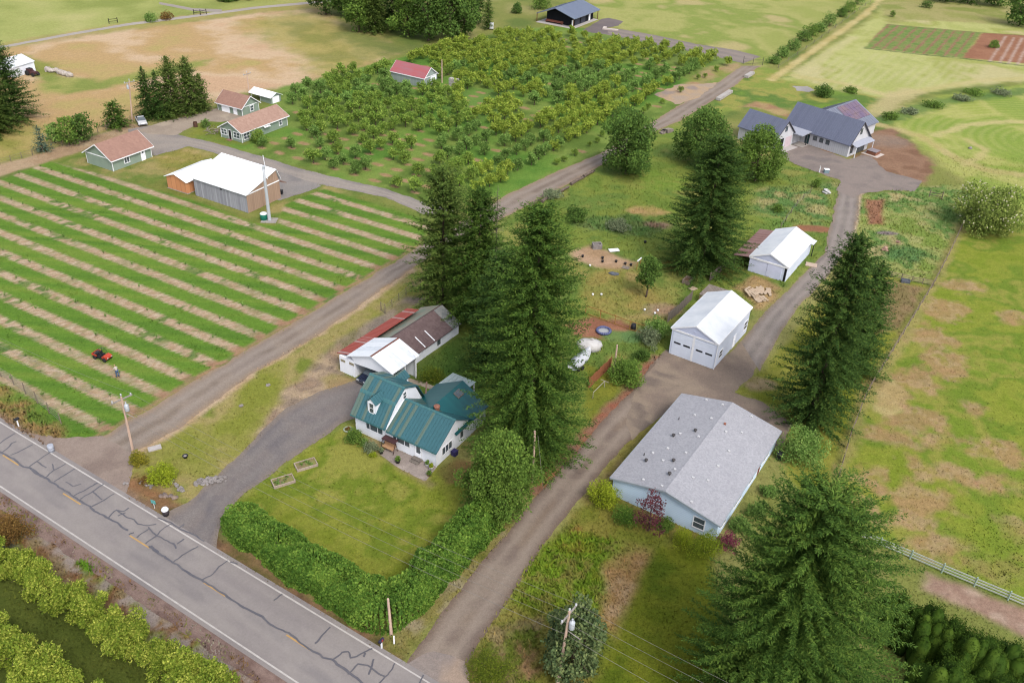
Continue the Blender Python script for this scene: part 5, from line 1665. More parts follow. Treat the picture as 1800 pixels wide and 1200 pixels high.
def limbs(name, m, h, z0, r, tr, seed, n=6, parent=None):
    rg = np.random.default_rng(seed)
    b = MB()
    b.chain([(0, 0, -0.2), (0.02 * h, 0, z0 * 0.6), (0, 0.01 * h, z0 + (h - z0) * 0.35), (0, 0, h * 0.8)], [tr, tr * 0.85, tr * 0.6, tr * 0.15], 7)
    for i in range(n):
        a = 6.28 * i / n + rg.random(); zz = z0 + (h - z0) * (0.05 + 0.4 * rg.random())
        L = r * rg.uniform(0.6, 0.85)
        b.chain([(0, 0, zz * 0.9), (math.cos(a) * L * 0.5, math.sin(a) * L * 0.5, zz + L * 0.3), (math.cos(a) * L, math.sin(a) * L, zz + L * 0.45)], [tr * 0.5, tr * 0.32, tr * 0.1], 5)
    return b.build(name, m, parent, True)


def bark():
    return mat('bark', T(128, 108, 92), T(92, 76, 66), 4, (4, 4, 0.8), 0.95, 0.5)


def F_FIR():
    return leaf_mat('fir_needles', (0.016, 0.040, 0.008), (0.054, 0.108, 0.018), (0.150, 0.225, 0.038), 0.2, 0.12, 0.35, 0.3)


def F_SPRUCE():
    return leaf_mat('spruce_needles', (0.014, 0.034, 0.009), (0.044, 0.090, 0.019), (0.120, 0.185, 0.036), 0.2, 0.12, 0.35, 0.3)


def F_OLIVE():
    return leaf_mat('olive_needles', (0.024, 0.046, 0.010), (0.074, 0.120, 0.024), (0.170, 0.220, 0.048), 0.2, 0.12, 0.4, 0.3)


def F_BROAD():
    return leaf_mat('broad_leaves', (0.036, 0.076, 0.012), (0.092, 0.160, 0.026), (0.180, 0.265, 0.046), 0.28, 0.12, 0.5)


def F_DARKB():
    return leaf_mat('dark_leaves', (0.024, 0.054, 0.012), (0.064, 0.120, 0.022), (0.130, 0.205, 0.038), 0.22, 0.12, 0.5)


def F_LIME():
    return leaf_mat('lime_leaves', (0.100, 0.142, 0.011), (0.211, 0.261, 0.017), (0.352, 0.392, 0.035), 0.3, 0.1, 0.8)


def F_ORCH():
    return leaf_mat('orchard_leaves', (0.044, 0.092, 0.012), (0.140, 0.222, 0.034), (0.330, 0.400, 0.085), 0.3, 0.14, 0.6, 0.45)


def F_ORCHD():
    return leaf_mat('orchard_leaves_green', (0.040, 0.088, 0.016), (0.112, 0.198, 0.040), (0.260, 0.360, 0.100), 0.28, 0.16, 0.6, 0.45)


def F_ORCHY():
    return leaf_mat('orchard_leaves_gold', (0.054, 0.100, 0.012), (0.176, 0.246, 0.030), (0.400, 0.440, 0.080), 0.3, 0.12, 0.6, 0.45)


def F_HEDGE():
    return leaf_mat('hedge_leaves', (0.022, 0.060, 0.009), (0.080, 0.160, 0.022), (0.215, 0.315, 0.050), 0.3, 0.05, 0.45)


def F_PURPLE():
    return leaf_mat('purple_leaves', (0.035, 0.013, 0.016), (0.100, 0.028, 0.037), (0.200, 0.065, 0.074), 0.2, 0.1, 1.0)


def F_RUST():
    return leaf_mat('rust_leaves', (0.058, 0.032, 0.011), (0.141, 0.078, 0.022), (0.223, 0.142, 0.039), 0.2, 0.1, 1.0)


def F_BLUE():
    return leaf_mat('blue_needles', (0.028, 0.054, 0.039), (0.071, 0.114, 0.078), (0.141, 0.201, 0.140), 0.12, 0.1, 0.6)


def F_SAGE():
    return leaf_mat('sage_leaves', (0.071, 0.098, 0.053), (0.141, 0.174, 0.091), (0.235, 0.261, 0.140), 0.2, 0.1, 0.8)


def conifer(px, py, ytop, wpx, label, m, name='fir_tree', group=None, z0=0.06, seed=1, h=None, **kw):
    h = h or height_of(px, py, ytop)
    g = at(px, py)
    dist = np.linalg.norm(g + np.array([0, 0, h * 0.3 - H])) / FPX
    r = wpx * dist / 2
    t = thing(name, label, 'tree', g, 0, group)
    cm = conifer_mesh('crown', h, r, h * z0, m, seed, **kw)
    link('crown', cm, t)
    tr = max(0.1, h * 0.016)
    MB().chain([(0, 0, -0.3), (0, 0, h * 0.4), (0, 0, h * 0.97)], [tr, tr * 0.65, 0.03], 8).build('trunk', bark(), t, True)
    return t


def broadleaf(px, py, ytop, wpx, label, m, name='broadleaf_tree', n=4500, size=0.42, seed=1, nl=13, z0=0.06, cat='tree', group=None, h=None, lobe=0.32, flat=0.85, tr=None):
    h = h or height_of(px, py, ytop)
    g = at(px, py)
    r = wpx * np.linalg.norm(g + np.array([0, 0, h * 0.5 - H])) / FPX / 2
    t = thing(name, label, cat, g, 0, group)
    link('crown', lobes_mesh('crown', crown_lobes(r, h, h * z0, nl, seed, flat, lobe), n, size, m, seed + 5), t)
    limbs('trunk', bark(), h, h * z0 + 0.3, r, tr or max(0.06, h * 0.022), seed, parent=t)
    return t


def shrub(px, py, wpx, hm, label, m, n=1200, size=0.2, seed=1, name='shrub', nl=8, lobe=0.4, group=None, sx=1.0, rot=0.0):
    g = at(px, py)
    r = wpx * mpp(px, py) / 2
    t = thing(name, label, 'shrub', g, rot, group)
    lb = crown_lobes(r, hm, 0.0, nl, seed, 1.0, lobe)
    lb = [(a * sx, b, c, d * sx, e, f) for a, b, c, d, e, f in lb]
    link('foliage', lobes_mesh('foliage', lb, int(n * 1.8), size * 0.8, m, seed + 3, 0.6, 0.75, 0.03), t)
    b = MB(); rg = np.random.default_rng(seed)
    for i in range(5):
        a = 6.28 * i / 5 + rg.random()
        b.chain([(0, 0, -0.1), (math.cos(a) * r * 0.3, math.sin(a) * r * 0.3, hm * 0.4), (math.cos(a) * r * 0.55 * sx, math.sin(a) * r * 0.55, hm * 0.7)], [0.05, 0.035, 0.012], 5)
    b.build('stems', bark(), t)
    return t


def build_trees():
    fir, spr, oli, bro, dkb, lime = F_FIR(), F_SPRUCE(), F_OLIVE(), F_BROAD(), F_DARKB(), F_LIME()
    # the tall group in the middle
    conifer(780, 538, 294, 138, 'olive green pine on the left of the central tall tree group', oli, 'pine_tree', seed=11, z0=0.08, step=0.6, nb=8, p=0.42, droop=0.1, rise=0.5, spray=0.8, dens=0.2, ragged=0.34, wk=0.36)
    conifer(840, 566, 330, 140, 'dense dark fir in the middle of the central group beside the bare dead tip', fir, seed=12, step=0.42, nb=8, p=0.42, droop=0.16, rise=0.25, ragged=0.24, dens=0.17, spray=0.66, wk=0.32)
    t = thing('dead_snag', 'thin bare dead tree tip standing against the central dark fir', 'tree', at(868, 565), 0)
    b = MB(); b.chain([(0, 0, -0.3), (0, 0, 10), (0, 0, height_of(868, 565, 325))], [0.2, 0.14, 0.02], 7); b.build('trunk', mat('dead_wood', T(150, 134, 120), T(116, 104, 94)), t)
    rg = np.random.default_rng(4); hh = height_of(868, 565, 325); b = MB()
    for i in range(46):
        z = hh * (0.55 + 0.43 * i / 46); a = rg.random() * 6.28; L = (1 - (z / hh - 0.5) * 1.7) * rg.uniform(0.9, 2.2)
        b.chain([(0, 0, z), (math.cos(a) * L, math.sin(a) * L, z - 0.1 * L)], [0.035, 0.01], 4)
    b.build('branches', mat('dead_wood', T(150, 134, 120), T(116, 104, 94)), t)
    conifer(926, 797, 360, 226, 'tallest broad fir of the central group beside the teal farmhouse', fir, seed=13, z0=0.02, step=0.44, nb=9, p=0.40, droop=0.18, rise=0.25, spray=0.62, dens=0.15, ragged=0.2, wk=0.32)
    conifer(878, 650, 440, 140, 'shorter dark fir filling the gap behind the tallest central fir', spr, seed=31, step=0.42, nb=7, p=0.42, ragged=0.3)
    # east side
    conifer(1232, 470, 238, 166, 'dark full spruce beside the rusty lean-to shed', spr, 'spruce_tree', seed=14, z0=0.03, step=0.42, nb=9, p=0.42, droop=0.12, rise=0.15, spray=0.65, dens=0.15, ragged=0.2, wk=0.32)
    conifer(1424, 742, 412, 158, 'tall pointed spruce standing alone on the lawn east of the pale blue house', spr, 'spruce_tree', seed=15, z0=0.03, step=0.46, nb=8, p=0.42, droop=0.14, rise=0.3, spray=0.62, dens=0.15, ragged=0.28, wk=0.32)
    conifer(1494, 660, 458, 112, 'darker narrow spruce tucked behind the tall pointed spruce', spr, 'spruce_tree', seed=16, z0=0.03, step=0.45, nb=8, p=0.45, droop=0.14, rise=0.25, spray=0.62, dens=0.17, ragged=0.22, wk=0.32)
    conifer(1346, 1240, 868, 345, 'huge spreading fir in the front right corner', F_FIR(), seed=17, z0=0.03, step=0.5, nb=14, p=0.36, droop=0.2, rise=0.25, spray=0.62, dens=0.11, ragged=0.2, wk=0.24, jit=0.1, bias=(0.2, 0.12))
    # west edge
    conifer(24, 212, 74, 92, 'dark tall fir at the west edge', spr, seed=18, z0=0.03, step=0.5, nb=8, p=0.5, droop=0.16, rise=0.25, spray=0.75, dens=0.22, ragged=0.22)
    conifer(-12, 236, 98, 92, 'yellow-green cedar in front of the dark western fir', oli, 'cedar_tree', seed=19, z0=0.03, step=0.45, nb=8, p=0.42, droop=0.25, spray=0.75, dens=0.22, ragged=0.22)
    # clump by the lane in the north-west
    conifer(264, 208, 118, 46, 'left dark spruce of the clump behind the white pickup', spr, 'spruce_tree', seed=21, step=0.45, nb=8, p=0.6, spray=0.8)
    conifer(284, 208, 124, 46, 'second dark spruce of the clump behind the white pickup', spr, 'spruce_tree', seed=22, step=0.45, nb=8, p=0.6, spray=0.8)
    conifer(308, 205, 99, 54, 'tall olive pine in the middle of the north-west clump', oli, 'pine_tree', seed=23, step=0.5, nb=9, p=0.52, rise=0.4, droop=0.1, ragged=0.34, wk=0.45, spray=0.8)
    conifer(338, 200, 99, 52, 'second tall olive pine of the north-west clump', oli, 'pine_tree', seed=24, step=0.5, nb=9, p=0.52, rise=0.4, droop=0.1, ragged=0.34, wk=0.45, spray=0.8)
    conifer(357, 194, 130, 38, 'short olive pine at the right end of the north-west clump', oli, 'pine_tree', seed=25, step=0.5, nb=9, p=0.52, rise=0.4, droop=0.1, ragged=0.34, wk=0.45, spray=0.8)
    conifer(206, 224, 178, 50, 'low spreading dark conifer left of the utility pole by the lane', fir, seed=26, step=0.42, nb=6, rise=0.3)
    conifer(76, 266, 220, 28, 'small blue spruce by the track fence', F_BLUE(), 'blue_spruce', seed=27, step=0.35, nb=6, spray=0.6)
    broadleaf(97, 252, 216, 26, 'small yellow-green bush tree beside the blue spruce', F_ORCHD(), n=900, size=0.4, seed=28)
    broadleaf(122, 256, 205, 38, 'bushy mid green conifer left of the dark round one by the fence', F_BROAD(), n=1500, size=0.4, seed=29)
    broadleaf(148, 250, 200, 44, 'dark round bushy tree by the fence above the sage cottage roof', dkb, n=1800, size=0.4, seed=30)
    # wood at the top of the picture: every trunk can be told apart
    wood = 'trees of the northern wood'
    for i, (x, y, tp, w, kd, lab) in enumerate((
            (572, 26, -70, 66, 1, 'grey-green tree at the left end of the northern wood'), (608, 30, -90, 60, 1, 'dark tree second from the left in the northern wood'),
            (630, 56, -60, 58, 3, 'pale green rounded tree at the front left of the northern wood'), (660, 58, -55, 44, 2, 'rusty olive conifer at the front of the northern wood'),
            (690, 52, -90, 62, 0, 'dark conifer between the olive conifer and the bright tree'), (716, 66, -40, 62, 3, 'bright green broad tree at the front of the northern wood'),
            (752, 72, -80, 74, 1, 'big dark broad tree right of the bright one in the wood'), (790, 72, -80, 76, 1, 'big dark tree at the right front of the northern wood'),
            (815, 66, -70, 60, 1, 'darkest tree at the right end of the northern wood'), (836, 40, -60, 44, 0, 'slim conifer at the back right of the northern wood'),
            (650, 20, -110, 70, 0, 'tall conifer deep in the northern wood behind the olive one'), (730, 20, -110, 80, 0, 'tall conifer deep in the northern wood behind the bright tree'),
            (780, 26, -110, 70, 0, 'tall conifer deep in the northern wood at its right'))):
        if kd == 0:
            conifer(x, y, tp, w, lab, spr, seed=40 + i, group=wood, h=22, step=0.8, nb=6, spray=1.3, dens=0.5)
        elif kd == 2:
            conifer(x, y, tp, w, lab, oli, seed=40 + i, group=wood, h=17, step=0.42, nb=7, p=0.42, spray=1.2, dens=0.45)
        else:
            broadleaf(x, y, tp, w, lab, bro if kd == 3 else dkb, n=6500, size=0.62, seed=40 + i, group=wood, h=18 if kd == 3 else 20, nl=14, z0=0.04)
    conifer(858, 52, 5, 20, 'thin young conifer at the right of the northern wood', fir, seed=60, h=11, step=0.42, nb=6, spray=0.8)
    # broadleaf trees by the lane
    broadleaf(1098, 306, 196, 104, 'dark green broad tree at the lane bend, left of the pair', dkb, n=13000, size=0.42, seed=61, nl=14, z0=0.03)
    broadleaf(1230, 290, 190, 104, 'dark broad tree behind the dark full spruce', dkb, n=12000, size=0.42, seed=62, nl=14, z0=0.03)
    broadleaf(1326, 318, 222, 96, 'lighter green broad tree left of the new house garage', bro, n=12000, size=0.38, seed=63, nl=14, z0=0.03)
    conifer(1268, 318, 236, 84, 'pale green conifer between the two broad trees, standing for the softly lit spruce top', leaf_mat('lit_top_needles', (0.035, 0.065, 0.014), (0.088, 0.142, 0.029), (0.176, 0.228, 0.053), 0.2, 0.1, 0.5), seed=64, step=0.42, nb=7, p=0.6)  # soft light on the dark spruce's top, built as a separate pale tree
    broadleaf(872, 915, 765, 122, 'dense round broadleaf tree at the farmhouse corner by the pole', bro, n=22000, size=0.26, seed=65, nl=18, z0=0.02, lobe=0.4)
    broadleaf(1135, 522, 452, 46, 'small broadleaf tree alone in the rough paddock', dkb, n=3500, size=0.28, seed=66, nl=8, z0=0.28)
    t = broadleaf(1732, 402, 332, 116, 'round evergreen tree with cream flowers at the end of the paddock fence', leaf_mat('magnolia_leaves', (0.065, 0.105, 0.018), (0.150, 0.205, 0.038), (0.300, 0.340, 0.090), 0.15, 0.1, 0.7), n=12000, size=0.36, seed=67, nl=16, z0=0.0)
    rg = np.random.default_rng(9); lb = crown_lobes(116 * mpp(1732, 390) / 2, height_of(1732, 402, 332), 0, 16, 67, 0.85)
    m = MB()
    for i in range(240):
        L = lb[rg.integers(len(lb))]; d = unit(rg.normal(0, 1, 3)); d[2] = abs(d[2])
        p = np.array(L[:3]) + d * np.array(L[3:6]) * 1.05
        m.blob(p, 0.14, i, 5, 3, 0.2)
    m.build('blossom', mat('cream_blossom', T(250, 242, 206), T(240, 230, 190)), t)
    broadleaf(1004, 1188, 1068, 124, 'rounded dusty green pine in front, behind the utility pole', leaf_mat('dusty_needles', (0.023, 0.044, 0.019), (0.071, 0.104, 0.039), (0.176, 0.201, 0.074), 0.15, 0.1, 0.9), 'pine_tree', n=10000, size=0.3, seed=68, nl=26, z0=0.02, lobe=0.24, flat=1.1)
    broadleaf(1298, 1262, 1140, 110, 'light green broadleaf tree at the bottom edge below the huge fir', bro, n=4500, size=0.32, seed=69, nl=14, z0=0.0)
    # arborvitae hedge in the corner
    arb = 'arborvitae row in the front right corner'
    am = leaf_mat('arborvitae_leaves', (0.012, 0.030, 0.003), (0.030, 0.064, 0.006), (0.080, 0.128, 0.014), 0.2, 0.08, 0.8)
    spots = [(1556, 1118, 60, 5.2, 'first arborvitae, nearest the huge fir'), (1612, 1152, 74, 5.6, 'second arborvitae from the huge fir'), (1652, 1180, 74, 5.6, 'third arborvitae from the huge fir'),
             (1690, 1214, 90, 6.2, 'broad bright-topped arborvitae in the middle of the corner row'), (1740, 1214, 90, 5.6, 'arborvitae next to the bark-chip bed'), (1792, 1236, 90, 5.8, 'arborvitae at the right edge of the picture'),
             (1640, 1262, 100, 6.0, 'lowest arborvitae at the bottom edge'), (1740, 1290, 100, 6.0, 'arborvitae at the bottom right corner')]
    for i, (x, y, w, hh, lab) in enumerate(spots):
        g = at(x, y); r = w * mpp(x, y) / 2
        t = thing('arborvitae', lab, 'shrub', g, 0, arb)
        rg = np.random.default_rng(90 + i); lb = []
        hh *= 1.2; fm = MB()
        for k in range(15):
            a = k * 2.4 + rg.random(); q = r * math.sqrt((k + 0.5) / 15) * 0.9; top = hh * rg.uniform(0.82, 1.0) * (1 - 0.45 * (q / r) ** 2)
            lb.append((q * math.cos(a), q * math.sin(a), top * 0.6, r * 0.26, r * 0.26, top * 0.41))
            fr_ = r * rg.uniform(0.22, 0.3)
            fm.lathe([(fr_ * w_ * rg.uniform(0.88, 1.1), top * z_) for w_, z_ in ((0.8, 0.02), (1.0, 0.2), (1.02, 0.4), (1.0, 0.55), (0.97, 0.68), (0.9, 0.8), (0.76, 0.89), (0.52, 0.955), (0.2, 0.99))], 12, (q * math.cos(a), q * math.sin(a), 0))
        fo = fm.build('foliage', am, t, True)
        link('leaf_sprays', lobes_mesh('leaf_sprays', lb, 24000, 0.15, am, 95 + i, 0.75, 0.5, 0.03, 0.95), t)
        MB().chain([(0, 0, -0.2), (0, 0, hh * 0.7)], [0.12, 0.03], 6).build('trunk', bark(), t)
    # shrubs
    shrub(288, 846, 46, 2.0, 'bright lime round shrub in the rock bed by the road', lime, 2200, 0.2, 1)
    shrub(243, 815, 34, 1.5, 'olive gold shrub at the foot of the western roadside pole', leaf_mat('gold_shrub', (0.071, 0.076, 0.011), (0.176, 0.163, 0.017), (0.317, 0.261, 0.026), 0.2, 0.1, 1), 1300, 0.18, 2)
    shrub(256, 848, 24, 0.7, 'low rust-brown shrub left of the lime shrub', F_RUST(), 600, 0.14, 3)
    shrub(622, 776, 36, 1.5, 'dark green mound shrub at the farmhouse corner', bro, 1500, 0.18, 4)
    shrub(652, 792, 34, 1.0, 'grey-green low shrub along the farmhouse front', F_SAGE(), 900, 0.16, 5)
    shrub(656, 803, 15, 0.7, 'small yellow-green shrub at the patio edge', lime, 300, 0.14, 6)
    shrub(640, 782, 22, 0.8, 'low olive shrub between the mound and the grey-green shrub', F_ORCHD(), 500, 0.15, 61)
    shrub(759, 668, 46, 1.7, 'clipped square shrub beside the carport walk', leaf_mat('clipped_shrub', (0.035, 0.065, 0.009), (0.094, 0.131, 0.014), (0.200, 0.217, 0.022), 0.2, 0.1, 0.7), 2200, 0.18, 7, nl=10, lobe=0.45)
    shrub(866, 1188, 76, 2.2, 'round dark boxwood at the bottom beside the gravel drive', leaf_mat('box_leaves', (0.033, 0.054, 0.005), (0.088, 0.120, 0.011), (0.164, 0.184, 0.017), 0.15, 0.1, 1.2), 3600, 0.14, 8, nl=9, lobe=0.48)
    shrub(22, 946, 66, 2.4, 'dark rust-brown shrub at the west end of the near orchard', F_RUST(), 2000, 0.22, 9)
    shrub(1100, 668, 66, 2.8, 'big green shrub beside the red-brown fence', bro, 3500, 0.26, 10, nl=11)
    shrub(1142, 604, 46, 2.2, 'white-flecked loose shrub left of the white garage', F_SAGE(), 1600, 0.24, 11)
    shrub(1150, 590, 50, 2.6, 'loose green shrub against the white garage wall', F_ORCHD(), 1800, 0.26, 12)
    shrub(1128, 632, 34, 1.6, 'green shrub between the red gravel and the loose shrubs', dkb, 1000, 0.22, 13)
    shrub(1406, 806, 82, 3.8, 'yellow-green bush at the east corner of the pale blue house', F_ORCHD(), 3200, 0.26, 14, nl=10)
    shrub(1060, 886, 62, 2.8, 'olive lime shrub at the west corner of the pale blue house', lime, 2400, 0.2, 15)
    shrub(1099, 918, 48, 2.0, 'round green shrub next to the purple-leaved tree', F_HEDGE(), 1700, 0.16, 16, nl=9, lobe=0.48)
    broadleaf(1139, 932, 866, 62, 'purple-leaved small tree against the pale blue gable', F_PURPLE(), 'purple_tree', n=1700, size=0.2, seed=17, nl=9, z0=0.05, lobe=0.34)
    shrub(1200, 956, 42, 1.8, 'lime yellow clipped ball under the pale blue house window', lime, 2000, 0.14, 18, nl=9, lobe=0.5)
    shrub(1240, 972, 62, 2.3, 'mid green shrub at the front corner of the pale blue house', leaf_mat('mid_shrub', (0.058, 0.092, 0.007), (0.129, 0.174, 0.012), (0.235, 0.271, 0.021), 0.2, 0.1, 1), 2400, 0.16, 19, nl=9, lobe=0.45)
    shrub(1168, 928, 40, 1.0, 'low dark shrub between the purple tree and the lime ball', bro, 1000, 0.2, 20)
    shrub(1278, 964, 38, 2.1, 'wine-red shrub at the corner between the pale blue house and the huge fir', leaf_mat('wine_leaves', (0.071, 0.013, 0.026), (0.164, 0.032, 0.061), (0.282, 0.076, 0.113), 0.2, 0.1, 1), 1100, 0.16, 21)
    for i, (x, y, w, hh, lab) in enumerate(((1330, 905, 40, 1.6, 'loose weedy bush along the east wall of the pale blue house, upper'), (1300, 930, 44, 1.5, 'loose weedy bush along the east wall of the pale blue house, lower'),
                                            (1352, 870, 34, 1.2, 'small weedy bush by the black barrel'))):
        shrub(x, y, w, hh, lab, F_ORCHD(), 900, 0.22, 70 + i)
    shrub(1012, 388, 44, 2.4, 'dark bramble thicket behind the central fir tip', dkb, 1500, 0.32, 24)
    shrub(968, 348, 40, 1.6, 'sage green bramble along the log edge of the lane', F_SAGE(), 900, 0.3, 25)
    shrub(1085, 402, 50, 1.4, 'wide low bramble mound in the rough paddock', F_SAGE(), 1300, 0.32, 26)
    shrub(1434, 330, 15, 1.8, 'small shrub beside the white tarpaulin heap', bro, 500, 0.25, 27)
    shrub(1366, 372, 20, 1.4, 'low shrub on the bank above the rusty lean-to', bro, 500, 0.25, 28)
    shrub(1445, 170, 34, 2.8, 'dark thicket beside the small pond', dkb, 1200, 0.4, 29)
    shrub(1495, 162, 26, 1.2, 'low green thicket right of the small pond', bro, 500, 0.4, 30)
    shrub(1450, 234, 40, 4.0, 'round shrub hidden behind the new house', bro, 600, 0.4, 31)
    shrub(1746, 84, 18, 2.2, 'single round shrub on the bare garden plot', bro, 700, 0.32, 32)
    shrub(1568, 30, 10, 2.2, 'small lone sapling in the north-east meadow', bro, 250, 0.35, 33)
    shrub(1628, 14, 20, 2.6, 'dark shrub at the top edge of the north-east meadow', dkb, 500, 0.4, 34)
    shrub(264, 38, 26, 2.4, 'olive shrub beside the pale field lane', F_ORCHD(), 600, 0.4, 35)
    shrub(292, 34, 28, 2.0, 'grey twiggy shrub beside the pale field lane', F_RUST(), 500, 0.4, 36)
    shrub(908, 24, 22, 3.2, 'round dark shrub left of the black workshop', dkb, 700, 0.45, 37)
    shrub(950, 16, 36, 4.5, 'mixed green bush behind the black workshop', bro, 1000, 0.5, 38)
    shrub(362, 224, 18, 1.9, 'small bright bush in front of the sage garage', F_ORCHD(), 700, 0.22, 39)
    shrub(455, 252, 32, 3.0, 'leafy bush tree against the long wall of the sage house', F_ORCH(), 1200, 0.3, 40)
    for i, (x, y, w, hh) in enumerate(((1376, 100, 26, 2.6), (1394, 88, 28, 2.8), (1412, 72, 30, 3.0), (1426, 62, 26, 3.2), (1440, 56, 22, 2.6), (1458, 46, 30, 4.0), (1478, 30, 22, 3.0), (1492, 22, 26, 3.6), (1506, 8, 28, 4.2), (1360, 112, 24, 2.0))):
        shrub(x, y, w, hh, ['olive', 'pale green', 'dark green', 'mid green'][i % 4] + ' hedgerow bush %s along the north-east field fence' % ('nearest the gate', 'second from the gate', 'third from the gate', 'fourth from the gate', 'fifth from the gate', 'sixth from the gate', 'seventh from the gate', 'eighth from the gate', 'last before the wood', 'right beside the gate')[i],
              (F_ORCHD(), bro, dkb, F_ORCHD())[(i * 3) % 4], 700, 0.42, 200 + i, group='hedgerow bushes along the north-east fence')
    for i, (x, y, w) in enumerate(((1565, 208, 34), (1600, 200, 30), (1640, 188, 34), (1690, 176, 30), (1710, 166, 34), (1760, 166, 34))):
        shrub(x, y, w, 1.3, ('first', 'second', 'third', 'fourth', 'fifth', 'sixth')[i] + ' clump of blue-green scrub from the new house along the curved ditch', F_SAGE() if i % 2 else bro, 500, 0.42, 220 + i, group='scrub along the curved ditch')
    # trees along the far north-east edge
    for i, (x, y, w, kd, lab) in enumerate(((1790, 46, 60, 1, 'big dark tree at the right edge above the garden plots'), (1660, 4, 46, 1, 'dark tree left in the far north-east wood'), (1700, 6, 50, 0, 'conifer in the far north-east wood'),
                                            (1745, 10, 52, 1, 'dark tree right in the far north-east wood'), (1615, -4, 44, 1, 'dark tree at the left end of the far north-east wood'))):
        if kd == 1:
            broadleaf(x, y, 0, w, lab, dkb, n=2400, size=0.8, seed=240 + i, h=12, nl=12, z0=0.03, group='trees of the far north-east wood')
        else:
            conifer(x, y, 0, w, lab, spr, seed=240 + i, h=15, step=0.8, nb=6, spray=1.2, dens=0.5, group='trees of the far north-east wood')
    for i, (x, y, w, lab) in enumerate(((440, -6, 60, 'dark tree left in the trees beyond the far field'), (480, -4, 60, 'middle dark tree in the trees beyond the far field'), (525, -6, 60, 'dark tree right in the trees beyond the far field'), (400, 2, 34, 'low bush at the left of the trees beyond the far field'))):
        broadleaf(x, y, 0, w, lab, dkb, n=1800, size=0.9, seed=250 + i, h=9 if i < 3 else 3, nl=10, z0=0.03, group='trees beyond the far field')


# ------------------------------------------------------------------ hedge
def build_hedge():
    rg = np.random.default_rng(77)
    def run(px, hts, wid, n, label, name='hedge'):
        P = resample(W2(px), 120)
        for _ in range(14):
            P[1:-1] = (P[:-2] + 2 * P[1:-1] + P[2:]) / 4
        c = P.mean(0)
        s = rg.random(n) * 118; i = s.astype(int); fr = (s - i)[:, None]
        p = P[i] * (1 - fr) + P[i + 1] * fr
        tg = unit(np.gradient(P, axis=0))[i]; nn = np.stack([-tg[:, 1], tg[:, 0]], 1)
        ph = rg.uniform(-0.12, 1.12, n) * math.pi
        ex = 0.62
        cs = np.sign(np.cos(ph)) * np.abs(np.cos(ph)) ** ex; sn = np.sign(np.sin(ph)) * np.abs(np.sin(ph)) ** ex
        hh = np.interp(s, np.linspace(0, 118, len(hts)), hts) * (0.9 + 0.22 * fbm(p[:, 0] * 0.45, p[:, 1] * 0.45, 71))
        bulge = 0.58 + 0.84 * fbm(p[:, 0] * 0.8 + ph * 1.2, p[:, 1] * 0.7 - ph, 72, 3)
        rad = bulge * (0.82 + 0.22 * rg.random(n))
        off = cs * wid / 2 * rad; z = hh * 0.12 + np.maximum(sn, -0.12) * hh * 0.86 * rad
        Q = np.zeros((n, 3)); Q[:, :2] = p + nn * off[:, None] - c; Q[:, 2] = z
        o = np.zeros((n, 3)); o[:, :2] = nn * cs[:, None]; o[:, 2] = sn
        o = unit(o)
        ax = unit(o * 0.5 + rg.normal(0, 0.6, (n, 3)))
        ln = 0.25 * rg.uniform(0.6, 1.4, n)
        V = kites(Q - ax * ln[:, None] * 0.3, ax, unit(o + rg.normal(0, 0.45, (n, 3))), ln, ln * 0.75, rg, 0.06).reshape(-1, 4, 3)
        V[:, :, 2] = np.maximum(V[:, :, 2], 0.03)
        t = thing(name, label, 'hedge', (c[0], c[1], 0))
        link('foliage', array_mesh('foliage', V.reshape(-1, 3), 4, F_HEDGE()), t)
        b = MB()
        for k in range(2, 118, 2):
            q = P[k] - c; hk = float(np.interp(k, np.linspace(0, 118, len(hts)), hts))
            b.chain([(q[0], q[1], -0.1), (q[0] + rg.normal(0, 0.25), q[1] + rg.normal(0, 0.25), hk * 0.5), (q[0] + rg.normal(0, 0.5), q[1] + rg.normal(0, 0.5), hk * 0.85)], [0.07, 0.05, 0.02], 5)
        b.build('stems', bark(), t)
    run([(416, 922), (454, 950), (524, 998), (594, 1044), (650, 1080), (682, 1090), (706, 1076), (734, 1050), (775, 1002), (820, 956), (866, 914)],
        [2.6, 3.0, 3.2, 3.4, 3.6, 3.8, 3.8, 3.7, 3.6, 3.8, 4.2], 3.5, 115000, 'tall leafy green hedge turning the corner between the road and the gravel drive')


